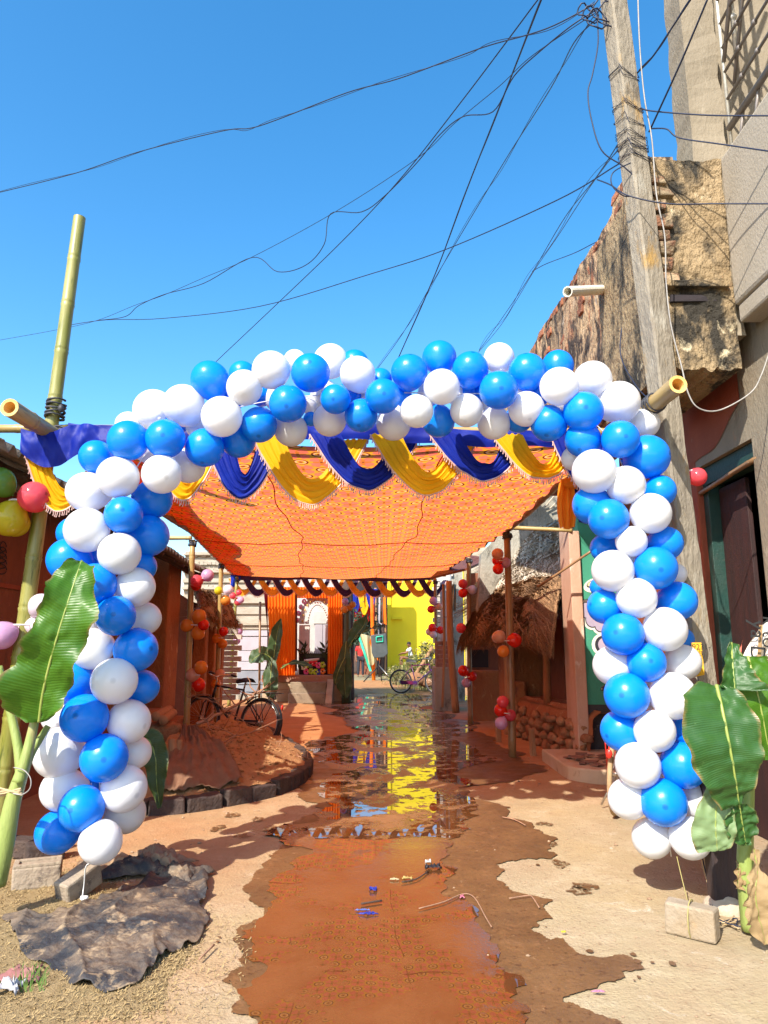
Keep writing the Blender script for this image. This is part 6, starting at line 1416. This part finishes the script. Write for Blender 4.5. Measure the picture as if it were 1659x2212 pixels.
# ================================================================== foreground: banana plants, bricks, tarpaulin, litter
bl_ = thing('banana_plant', 'young banana plant with one upright bright leaf at far left', 'banana plant', tuple(G(2, 1900)))
D0 = 4.08
build('stem', MB().tube(smooth_path([P(-12, 1910, D0), P(10, 1820, D0), P(28, 1730, D0), P(50, 1660, D0), P(62, 1615, D0)], 5), [.060 - .0018 * i for i in range(21)], 12), STEMG, bl_, smooth=True)
def petiole(pts, r0, r1, d, par): 
    pp_ = smooth_path([P(u, v, d + k * .02) for k, (u, v) in enumerate(pts)], 6); N = len(pp_)
    return build('petiole', MB().tube(pp_, [r0 + (r1 - r0) * i / N for i in range(N)], 9), STEMG, par, smooth=True)
petiole([(40, 1690), (58, 1630), (72, 1570), (82, 1520), (95, 1480)], .034, .016, D0 - .06, bl_)
petiole([(45, 1680), (38, 1610), (18, 1520), (-2, 1440)], .028, .018, D0 - .02, bl_)
petiole([(38, 1720), (62, 1640), (84, 1600), (104, 1568)], .026, .016, D0 + .02, bl_)
petiole([(60, 1640), (72, 1570), (68, 1530)], .024, .012, D0 + .05, bl_)
k_ = px(P(100, 1400, D0))
leaf(bl_, [P(84, 1560, D0 - .06), P(92, 1500, D0 - .10), P(108, 1430, D0 - .14), P(128, 1360, D0 - .16), P(150, 1290, D0 - .14), P(168, 1235, D0 - .08), P(176, 1210, D0 - .02)],
     [q * k_ for q in (24, 78, 88, 52, 60, 44, 52, 30, 3)], [q * k_ for q in (14, 44, 56, 50, 66, 62, 44, 32, 3)], (.25, -1, .10), LF1, .22, 3, 70, .035, .010, notch=.25)
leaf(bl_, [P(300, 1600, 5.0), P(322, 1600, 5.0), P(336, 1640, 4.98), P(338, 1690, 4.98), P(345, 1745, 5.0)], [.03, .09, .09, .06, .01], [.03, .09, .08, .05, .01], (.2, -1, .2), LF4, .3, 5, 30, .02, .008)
build('twine', MB().tube([P(20 + 26 * math.cos(i * .55), 1705 + 5 * math.sin(i * .9) + i * .3, D0 - .09 * math.sin(i * .55 + 1.2)) for i in range(36)], .006, 5), mat('jute_twine', (.42, .32, .18), None, .9, bump=0), bl_)
build('wire_loop', MB().tube(smooth_path([P(30, 1658, D0 - .1), P(52, 1664, D0 - .12), P(66, 1682, D0 - .13), P(64, 1704, D0 - .13), P(48, 1716, D0 - .12), P(28, 1714, D0 - .1)], 6), .003, 5), WIREW, bl_)

br_ = thing('banana_plant', 'banana plant with large drooping dark leaves at the right edge', 'banana plant', tuple(G(1615, 2005)))
D1 = 3.95
build('stem', MB().tube(smooth_path([P(1620, 2010, D1), P(1612, 1920, D1), P(1610, 1830, D1), P(1615, 1700, D1 + .02), P(1620, 1560, D1 + .04), P(1610, 1450, D1 + .05), P(1585, 1400, D1 + .05)], 4), [.042] * 8 + [.040 - .0013 * i for i in range(17)], 10), STEMG, br_, smooth=True)
k1 = px(P(1580, 1600, D1))
leaf(br_, [P(1548, 1480, D1 - .12), P(1562, 1540, D1 - .20), P(1578, 1620, D1 - .24), P(1590, 1690, D1 - .22), P(1597, 1738, D1 - .18)], [q * k1 for q in (26, 54, 66, 66, 60, 48, 26, 2)], [q * k1 for q in (40, 74, 86, 90, 84, 66, 50, 40)], (-.05, -1, .12), LF2, .08, 6, 60, .015, .011, notch=.06)
leaf(br_, [P(1597, 1738, D1 - .16), P(1604, 1780, D1 - .14), P(1612, 1826, D1 - .12)], [q * k1 for q in (14, 34, 30, 4)], [q * k1 for q in (14, 44, 42, 6)], (.1, -1, .1), LF2, .15, 8, 30, .01, .006, notch=.04)
leaf(br_, [P(1616, 1418, D1 - .02), P(1632, 1480, D1 - .08), P(1648, 1550, D1 - .10), P(1664, 1640, D1 - .08)], [q * k1 for q in (40, 52, 50, 40, 30)], [q * k1 for q in (30, 46, 50, 44, 36)], (0, -1, .1), LF1, .12, 9, 40, .015, .009)
leaf(br_, [P(1546, 1676, D1 - .06), P(1547, 1730, D1 - .12), P(1546, 1790, D1 - .14), P(1550, 1838, D1 - .12)], [q * k1 for q in (6, 24, 36, 38, 14)], [q * k1 for q in (6, 22, 40, 50, 40)], (-.25, -1, .1), LF3, .18, 10, 40, .012, .006, notch=.05)
leaf(br_, [P(1580, 1388, D1), P(1582, 1420, D1 - .06), P(1585, 1460, D1 - .10), P(1588, 1492, D1 - .12)], [q * k1 for q in (6, 22, 40, 70)], [q * k1 for q in (4, 16, 26, 36)], (-.1, -1, .2), LF2, .45, 11, 30, .015, .007)
leaf(br_, [P(1628, 1832, D1 - .05), P(1636, 1880, D1 - .16), P(1632, 1930, D1 - .20), P(1640, 1985, D1 - .20), P(1655, 2040, D1 - .22)], [q * k1 for q in (4, 10, 44, 62, 20)], [q * k1 for q in (4, 14, 26, 40, 8)], (.1, -1, .3), DRYL, .35, 12, 50, .02, .004, notch=.3)
leaf(br_, [P(1605, 1836, D1 + .03), P(1596, 1880, D1 - .02), P(1594, 1920, D1 - .03)], [q * k1 for q in (3, 10, 12)], [q * k1 for q in (3, 9, 6)], (0, -1, 0), DRYL, .3, 13, 20, .02, .004, notch=.4)
dp = thing('dark_wooden_post', 'short dark burnt wooden post with cement foot by the right banana', 'post', tuple(G(1572, 1962)))
a = G(1572, 1962)
build('shaft', MB().box((a.x, a.y, .42), (.175, .13, .95), -.15, None, .012, random.Random(2)), mat('burnt_post', (.025, .018, .02), (.06, .035, .03), .8, 4, (3, 3, .4), spots=[((.2, .14, .11), 8, .66, .72)], bump=.5), dp, bevel=.012)
build('cement_foot', MB().blob((a.x + .02, a.y, .0), (.30, .26, .16), .3, 2, 12, 4), mat('pale_cement', (.5, .42, .32), (.4, .32, .22), .95, 6, bump=.6), dp, smooth=True)
# sack and poster
SK = thing('rice_sack', 'white printed woven sack hanging by the right doorway', 'sack', tuple(P(1640, 1440, 4.2)))
build('cloth', MB().grid(lambda a, b_: P(1600 + 90 * a - 14 * b_ + (42 - 42 * a) * (1 - b_), 1318 + 40 * (1 - a) * (1 - b_) + 140 * b_, 4.2) + Vector((0, .03 * math.sin(a * 8 + b_ * 4), 0)), 24, 20), mat('woven_white_sack', (.66, .60, .52), (.58, .50, .40), .8, 3, bump=.3, bscale=120, spots=[((.45, .30, .15), 3, .62, .72)]), SK, smooth=True)
build('red_stripe', MB().grid(lambda a, b_: P(1587 + 8 * a + 14 * (1 - b_), 1392 + 60 * b_ - 20 * a, 4.185) + Vector((0, .01 * math.sin(b_ * 6), 0)), 3, 8), mat('faded_red_print', (.62, .15, .10), None, .8, bump=0), SK, smooth=True)
build('brown_stripe', MB().grid(lambda a, b_: P(1640 + 8 * a - 6 * b_, 1350 + 100 * b_, 4.15), 2, 8), mat('brown_print', (.35, .22, .10), None, .8, bump=0), SK, smooth=True)
INK = mat('black_print', (.02, .02, .02), None, .8, bump=0)
def text(body, loc, size, rot, m, parent, name='lettering'):
    cu = bpy.data.curves.new(name, 'FONT'); cu.body = body; cu.size = size; cu.extrude = .0008; cu.align_x = 'LEFT'
    tmp = bpy.data.objects.new(name, cu); COL.objects.link(tmp); dg = bpy.context.evaluated_depsgraph_get(); me = bpy.data.meshes.new_from_object(tmp.evaluated_get(dg)); bpy.data.objects.remove(tmp)
    me.materials.clear(); me.materials.append(m); o = bpy.data.objects.new(name, me); COL.objects.link(o); o.parent = parent
    o.location = Vector(loc) - parent.location; o.rotation_euler = rot; return o
text('ya Danc', P(1622, 1338, 4.12), .125, (R(90), R(96), 0), INK, SK); text('k to 9', P(1648, 1330, 4.10), .11, (R(90), R(96), 0), INK, SK)
ps = thing('yellow_poster', 'small yellow notice with phone digits stuck on the concrete pole', 'poster', tuple(P(1508, 1425, 4.4)))
build('sheet', MB().prism([P(1495, 1388, 4.50), P(1515, 1388, 4.47), P(1522, 1458, 4.47), P(1503, 1462, 4.50)], (0, .012, 0)), mat('yellow_paper', (.82, .45, .02), (.75, .38, .02), .8, 5, bump=.1), ps)
text('9231-', P(1495.5, 1403, 4.455), .048, (R(90), 0, R(-3)), INK, ps); text('3', P(1512, 1416, 4.452), .04, (R(90), 0, R(-3)), INK, ps)
# bicycle half hidden behind the right leg of the arch
p = G(1326, 1762); bicycle('dusty bicycle with tan tyres hidden behind the right arch leg', (p.x + .02, p.y, 0), R(62), tyre=TAN, frame=REDP, lean=R(4), guards=False)
# bricks
def brick(label, u, v, d_size, rz, m, frog=False, tilt=(0, 0), z=None, group='loose bricks'):
    c = G(u, v); t_ = thing('brick', label, 'brick', (c.x, c.y, (d_size[2] / 2 if z is None else z)), group); t_.rotation_euler = (tilt[0], tilt[1], rz)
    rr_ = random.Random(int(u)); L_, W_, H_ = d_size
    build('block', MB().box((0, 0, 0), d_size, 0, None, .006, rr_), m, t_, local=True, bevel=.012)
    if frog:
        fr2 = MB(); e = .035
        for (cx, cy, sx, sy) in ((0, W_ / 2 - e / 2, L_, e), (0, -W_ / 2 + e / 2, L_, e), (L_ / 2 - e / 2, 0, e, W_ - 2 * e), (-L_ / 2 + e / 2, 0, e, W_ - 2 * e)): fr2.box((cx, cy, H_ / 2 + .009), (sx - .004, sy - .004, .02))
        build('frog_rim', fr2, m, t_, local=True, bevel=.004)
    return t_
GB = mat('grey_sandy_brick', (.36, .29, .21), (.26, .20, .15), .95, 9, spots=[((.09, .07, .06), 6, .56, .66), ((.5, .42, .3), 8, .6, .68)], bump=.7, bscale=40)
WB_ = mat('pale_cement_brick', (.33, .27, .20), (.28, .21, .13), .95, 5, spots=[((.45, .28, .14), 6, .60, .68)], bump=.7, bscale=35)
brick('grey frogged brick lying on the sand at lower left', 78, 1915, (.27, .15, .13), R(22), GB, True)
b_l = brick('grey brick on end anchoring the left arch string', 168, 1940, (.25, .11, .14), R(62), GB, False, (R(8), R(-18)), .085)
b_r = brick('pale cement block anchoring the right arch string', 1497, 2022, (.245, .10, .15), R(-38), WB_)
brick('dark brick against the wall at lower left', 95, 1858, (.24, .13, .12), R(35), KERB); brick('sooty brick half under the banana stem', 40, 1850, (.22, .13, .12), R(-12), KERB); brick('broken dark brick behind the left arch leg', 110, 1838, (.15, .12, .11), R(70), KERB)
STR = bpy.data.materials['nylon_string']
o = build('anchor_string', MB().tube(smooth_path([P(217, 1866, 4.3), P(188, 1868, 4.35), P(182, 1905, 4.42), P(178, 1938, 4.4)], 5), .004, 5).blob(P(182, 1940, 4.36), (.05, .04, .03), .4, 3, 8, 1), STR, None, smooth=True); tag(o, 'white string tying the left arch leg to a brick', 'string')
TW = mat('olive_twine', (.32, .27, .10), None, .8, bump=0)
c = G(1497, 2022); o = build('anchor_string', MB().tube(smooth_path([P(1462, 1850, 4.3), P(1475, 1905, 4.25), P(1490, 1962, 4.1), Vector((c.x, c.y, .165))], 6), .003, 4).tube([Vector((c.x, c.y, .0775)) + Vector((.062 * math.cos(a) * math.sin(.66), .062 * math.cos(a) * math.cos(.66), .083 * math.sin(a))) * 1.12 for a in [i * .4 for i in range(17)]], .004, 4), TW, None, smooth=True); tag(o, 'olive twine tying the right arch leg to a pale block', 'string')
# loose wires at the foot of the dark post
lw = thing('loose_wires', 'tangle of black and tan wires at the foot of the dark post', 'wires', tuple(G(1560, 1980)))
rr = random.Random(31)
for i in range(6):
    pts = [P(1514 + 3 * i, 1852, 4.5), P(1526 + 2 * i, 1900, 4.4), P(1538 + i, 1945, 4.32)]
    e = [G(1540 + rr.uniform(-20, 16), 1975 + rr.uniform(-10, 30)), G(1570 + rr.uniform(-30, 30), 2000 + rr.uniform(-25, 15)), G(1600 + rr.uniform(-20, 25), 1998 + rr.uniform(-18, 18))]
    pts += [q + Vector((0, 0, .012 + .01 * rr.random())) for q in e]
    build('wire', MB().tube(smooth_path(pts[0 if i < 3 else 2:], 6), .0035, 5), WIRE if i % 2 else mat('tan_wire', (.45, .33, .18), None, .7, bump=0), lw, smooth=True)
# tarpaulin over husks
TARP = mat('dusty_black_tarpaulin', (.022, .024, .030), (.05, .046, .046), .7, 4, spots=[((.17, .12, .08), 3.0, .45, .60), ((.32, .23, .14), 11, .55, .66)], bump=.6, bscale=30, bdist=.012)
tp_px = [(2, 1992), (60, 1985), (130, 1978), (205, 1955), (262, 1925), (310, 1905), (360, 1890), (420, 1885), (440, 1900), (452, 1940), (430, 1962), (455, 1992), (420, 2040), (385, 2060), (350, 2080), (300, 2115), (225, 2160), (150, 2130), (60, 2080), (20, 2010)]
tpg = [G(u, v) for u, v in tp_px]; ctr = G(235, 2025)
ta = thing('black_tarpaulin', 'crumpled dusty black tarpaulin spread over husk at lower left', 'tarpaulin', (ctr.x, ctr.y, 0))
def tarp(a, b_):
    i = a * len(tpg); i0 = int(i) % len(tpg); e = tpg[i0].lerp(tpg[(i0 + 1) % len(tpg)], i - int(i)); p = ctr.lerp(e, max(.001, b_ * (1 + .10 * fbm((a * 14, 2, 6)))))
    fold = abs(math.sin(a * 44 + 2.5 * fbm((p.x * 2, p.y * 2, 1)))) * b_
    def cr(k, o): q = noise.voronoi(Vector((p.x * k + .6 * noise.noise((p.x * 2, p.y * 2, o)), p.y * k, o)))[0]; return min(.5, q[1] - q[0])
    s2 = abs(math.sin(p.x * 9 + 3.5 * p.y + 2.5 * noise.noise((p.x * 1.7, p.y * 1.7, 9))))
    p.z = .026 + .012 * (1 - b_ ** 2) + .024 * fold ** 5 + .030 * (1 - s2) ** 3 * (.3 + .7 * b_) + .018 * cr(4.0, 1.0) + .016 * cr(9, 4.0) + .010 * cr(21, 7.0) - .02 * b_ ** 6
    return p
build('sheet', MB().grid(tarp, 300, 80), TARP, ta, smooth=True, solid=.003)
HUSK = mat('straw_husk', (.38, .27, .13), (.29, .20, .09), .95, 20, spots=[((.26, .17, .08), 30, .58, .68)], bump=.9, bscale=150, bdist=.01)
hk = MB()
hpoly = [G(u, v) for u, v in ((-40, 1880), (120, 1860), (250, 1880), (330, 1960), (440, 2020), (440, 2090), (350, 2180), (200, 2240), (-120, 2300), (-160, 2000))]; hc = G(130, 2030)
def husk(a, b_):
    i = a * len(hpoly); i0 = int(i) % len(hpoly); e = hpoly[i0].lerp(hpoly[(i0 + 1) % len(hpoly)], i - int(i)); p = hc.lerp(e, max(.001, b_ * (1 + .12 * fbm((a * 9, 0, 3)))))
    p.z = -.012 + .030 * (1 - b_ ** 3) + .008 * fbm((p.x * 6, p.y * 6, 1)); return p
o = build('husk_spread', MB().grid(husk, 120, 30), HUSK, None, smooth=True); o['kind'] = 'stuff'; o['label'] = 'yellow straw husk scattered around the tarpaulin'; o['category'] = 'husk'
ch = MB(); rr = random.Random(15)
for i in range(9000):
    a, b_ = rr.random(), math.sqrt(rr.random()) * 1.12; p = husk(a, min(b_, 1.0)); 
    if b_ > 1: p += Vector((rr.uniform(-.2, .25), rr.uniform(-.2, .2), 0)); p.z = .004
    an = rr.uniform(0, 6.3); l = rr.uniform(.004, .013); d = Vector((math.cos(an) * l, math.sin(an) * l, rr.uniform(0, .008))); s_ = Vector((-d.y, d.x, 0)).normalized() * .0016
    q = p + Vector((0, 0, .004)); ch.add([q - d - s_, q - d + s_, q + d + s_ + Vector((0, 0, .003)), q + d - s_], [(0, 1, 2, 3)])
o = build('husk_chaff', ch, mat('chaff', (.38, .27, .125), (.26, .175, .075), .9, 40, bump=0), None); o['kind'] = 'stuff'; o['label'] = 'loose pale chaff on the husk'; o['category'] = 'husk'
# crumpled rag pile behind the bricks
RAG = mat('dusty_brown_rag', (.36, .24, .14), (.22, .14, .09), .95, 5, spots=[((.08, .06, .05), 4, .58, .66)], bump=.6)
rg = thing('rag_heap', 'crumpled dusty brown rags lying behind the tarpaulin', 'rags', tuple(G(310, 1890)))
for k, (u, v, w_) in enumerate(((250, 1880, .30), (300, 1888, .32), (350, 1880, .28), (385, 1900, .26), (330, 1862, .22))):
    c = G(u, v)
    build('rag', MB().grid(lambda a, b_: Vector((c.x + w_ * (a - .5) * (1.2 + .4 * math.sin(b_ * 5 + k)), c.y + w_ * .75 * (b_ - .5) * (1 + .4 * math.sin(a * 6 + k)), .015 + .07 * max(0, 1 - (2 * a - 1) ** 2) * max(0, 1 - (2 * b_ - 1) ** 2) + .05 * abs(fbm((a * 4 + k, b_ * 4, k))))), 26, 20), RAG if k % 2 == 0 else TARP, rg, smooth=True, solid=.004)
# litter and sticks in the puddle
LIT = [('scrap of crumpled black plastic in the puddle', 'plastic scrap', 936, 1880, (.03, .03, .04), (.13, .07, .03)), ('white scrap beside the black plastic', 'paper scrap', 925, 1868, (.75, .73, .7), (.05, .05, .02)), ('round blue bottle cap on the wet ground', 'bottle cap', 806, 1928, (.03, .05, .4), (.055, .055, .02)),
       ('thin blue strip of plastic on the wet ground', 'plastic scrap', 783, 1972, (.12, .18, .5), (.10, .02, .01)), ('dark blue wrapper in the puddle', 'wrapper', 796, 1980, (.03, .05, .38), (.13, .04, .012)), ('cream scrap of paper in the puddle', 'paper scrap', 852, 1905, (.7, .6, .35), (.07, .03, .012)),
       ('ochre scrap near the cream paper', 'paper scrap', 880, 1903, (.6, .42, .14), (.08, .04, .015)), ('small pink petal at the puddle edge', 'petal', 998, 1942, (.8, .25, .35), (.035, .06, .01)), ('yellow green leaf lying on dry ground', 'leaf', 416, 1892, (.5, .42, .05), (.02, .05, .01)),
       ('tiny yellow chip on the right wet patch', 'chip', 1218, 2020, (.8, .6, .05), (.03, .02, .01)), ('yellow petal beside the yellow reflection', 'petal', 775, 1750, (.75, .5, .05), (.07, .05, .015)), ('pink streamer bit at the lower right edge', 'streamer', 1292, 2150, (.7, .25, .4), (.07, .02, .01)),
       ('crumpled pinkish packet in the lower left corner', 'packet', 40, 2120, (.5, .22, .2), (.26, .16, .05)), ('white crumpled paper in the lower left corner', 'paper', 18, 2150, (.66, .64, .66), (.14, .10, .06))]
for i, (lab, cat, u, v, col, s_) in enumerate(LIT):
    s_ = tuple(q * .62 for q in s_); col = tuple(q * .75 for q in col)
    c = G(u, v) + Vector((0, 0, .012 + s_[2] * .4)); rr_ = random.Random(i)
    m_ = MB().grid(lambda a, b_: c + Vector((s_[0] * (a - .5) * (1 + .4 * math.sin(b_ * 7 + i)), s_[1] * (b_ - .5) * (1.1 + .5 * math.sin(a * 8 + i)), s_[2] * (abs(fbm((a * 5 + i, b_ * 5, i))) * 1.6 - .3 * (abs(2 * a - 1) > .9)))), 12, 10)
    o = build(cat.replace(' ', '_'), m_, mat('litter_tint_%d' % i, col, tuple(q * .8 for q in col), .5, 20, bump=.2), None, smooth=True, solid=.002); tag(o, lab, cat)
def stick(label, pts, r, m=TWIG):
    o = build('stick', MB().tube(smooth_path([G(u, v) + Vector((0, 0, .014 + r)) for u, v in pts], 4), r, 6), m, None, smooth=True); tag(o, label, 'stick', 'sticks on the wet ground')
stick('long bent reed stick lying in the right of the puddle', [(905, 1970), (960, 1955), (1000, 1938), (1025, 1946), (1050, 1990), (1062, 2010)], .0035)
stick('short dark stick in the middle of the puddle', [(780, 1960), (825, 1953)], .005, BLK); stick('thin stick across the right wet patch', [(1100, 1948), (1140, 1942), (1150, 1945), (1165, 1968)], .004)
stick('straw lying on sunny ground left of the puddle', [(430, 2082), (462, 2050)], .005); stick('forked twig near the black plastic', [(868, 1912), (900, 1905), (925, 1888)], .004, BLK); stick('fine twig at the sunlit right edge of the wet patch', [(1085, 1770), (1110, 1775), (1135, 1788)], .005)
stick('dry stalk lying across the tarpaulin edge', [(285, 1868), (330, 1880), (352, 1900)], .006, BAM_Y)
# small stones and grit
gr = MB(); rr = random.Random(77)
for i in range(1500):
    x, y = rr.uniform(-2.6, 3), rr.uniform(2.8, 10); q = rr.uniform(.004, .014) * (2.0 if rr.random() < .06 else 1); gr.blob((x, y, gz(x, y) + q * .2), (q * 1.4, q, q * .8), .4, 1.5, 5, i)
o = build('grit', gr, mat('ground_grit', (.38, .28, .18), (.24, .15, .09), .95, 30, bump=0), None); o['kind'] = 'stuff'; o['label'] = 'small stones and grit on the lane'; o['category'] = 'grit'
gs = MB()
for i in range(60):
    c = G(rr.uniform(30, 100), rr.uniform(2110, 2150)); h = rr.uniform(.04, .11); d = Vector((rr.uniform(-.04, .04), rr.uniform(-.02, .02), h)); gs.add([c + Vector((-.004, 0, 0)), c + Vector((.004, 0, 0)), c + d], [(0, 1, 2)])
o = build('grass_tuft', gs, mat('short_grass', (.09, .16, .03), None, .7, bump=0), None); o['kind'] = 'stuff'; o['label'] = 'small green grass tuft in the lower left corner'; o['category'] = 'grass'
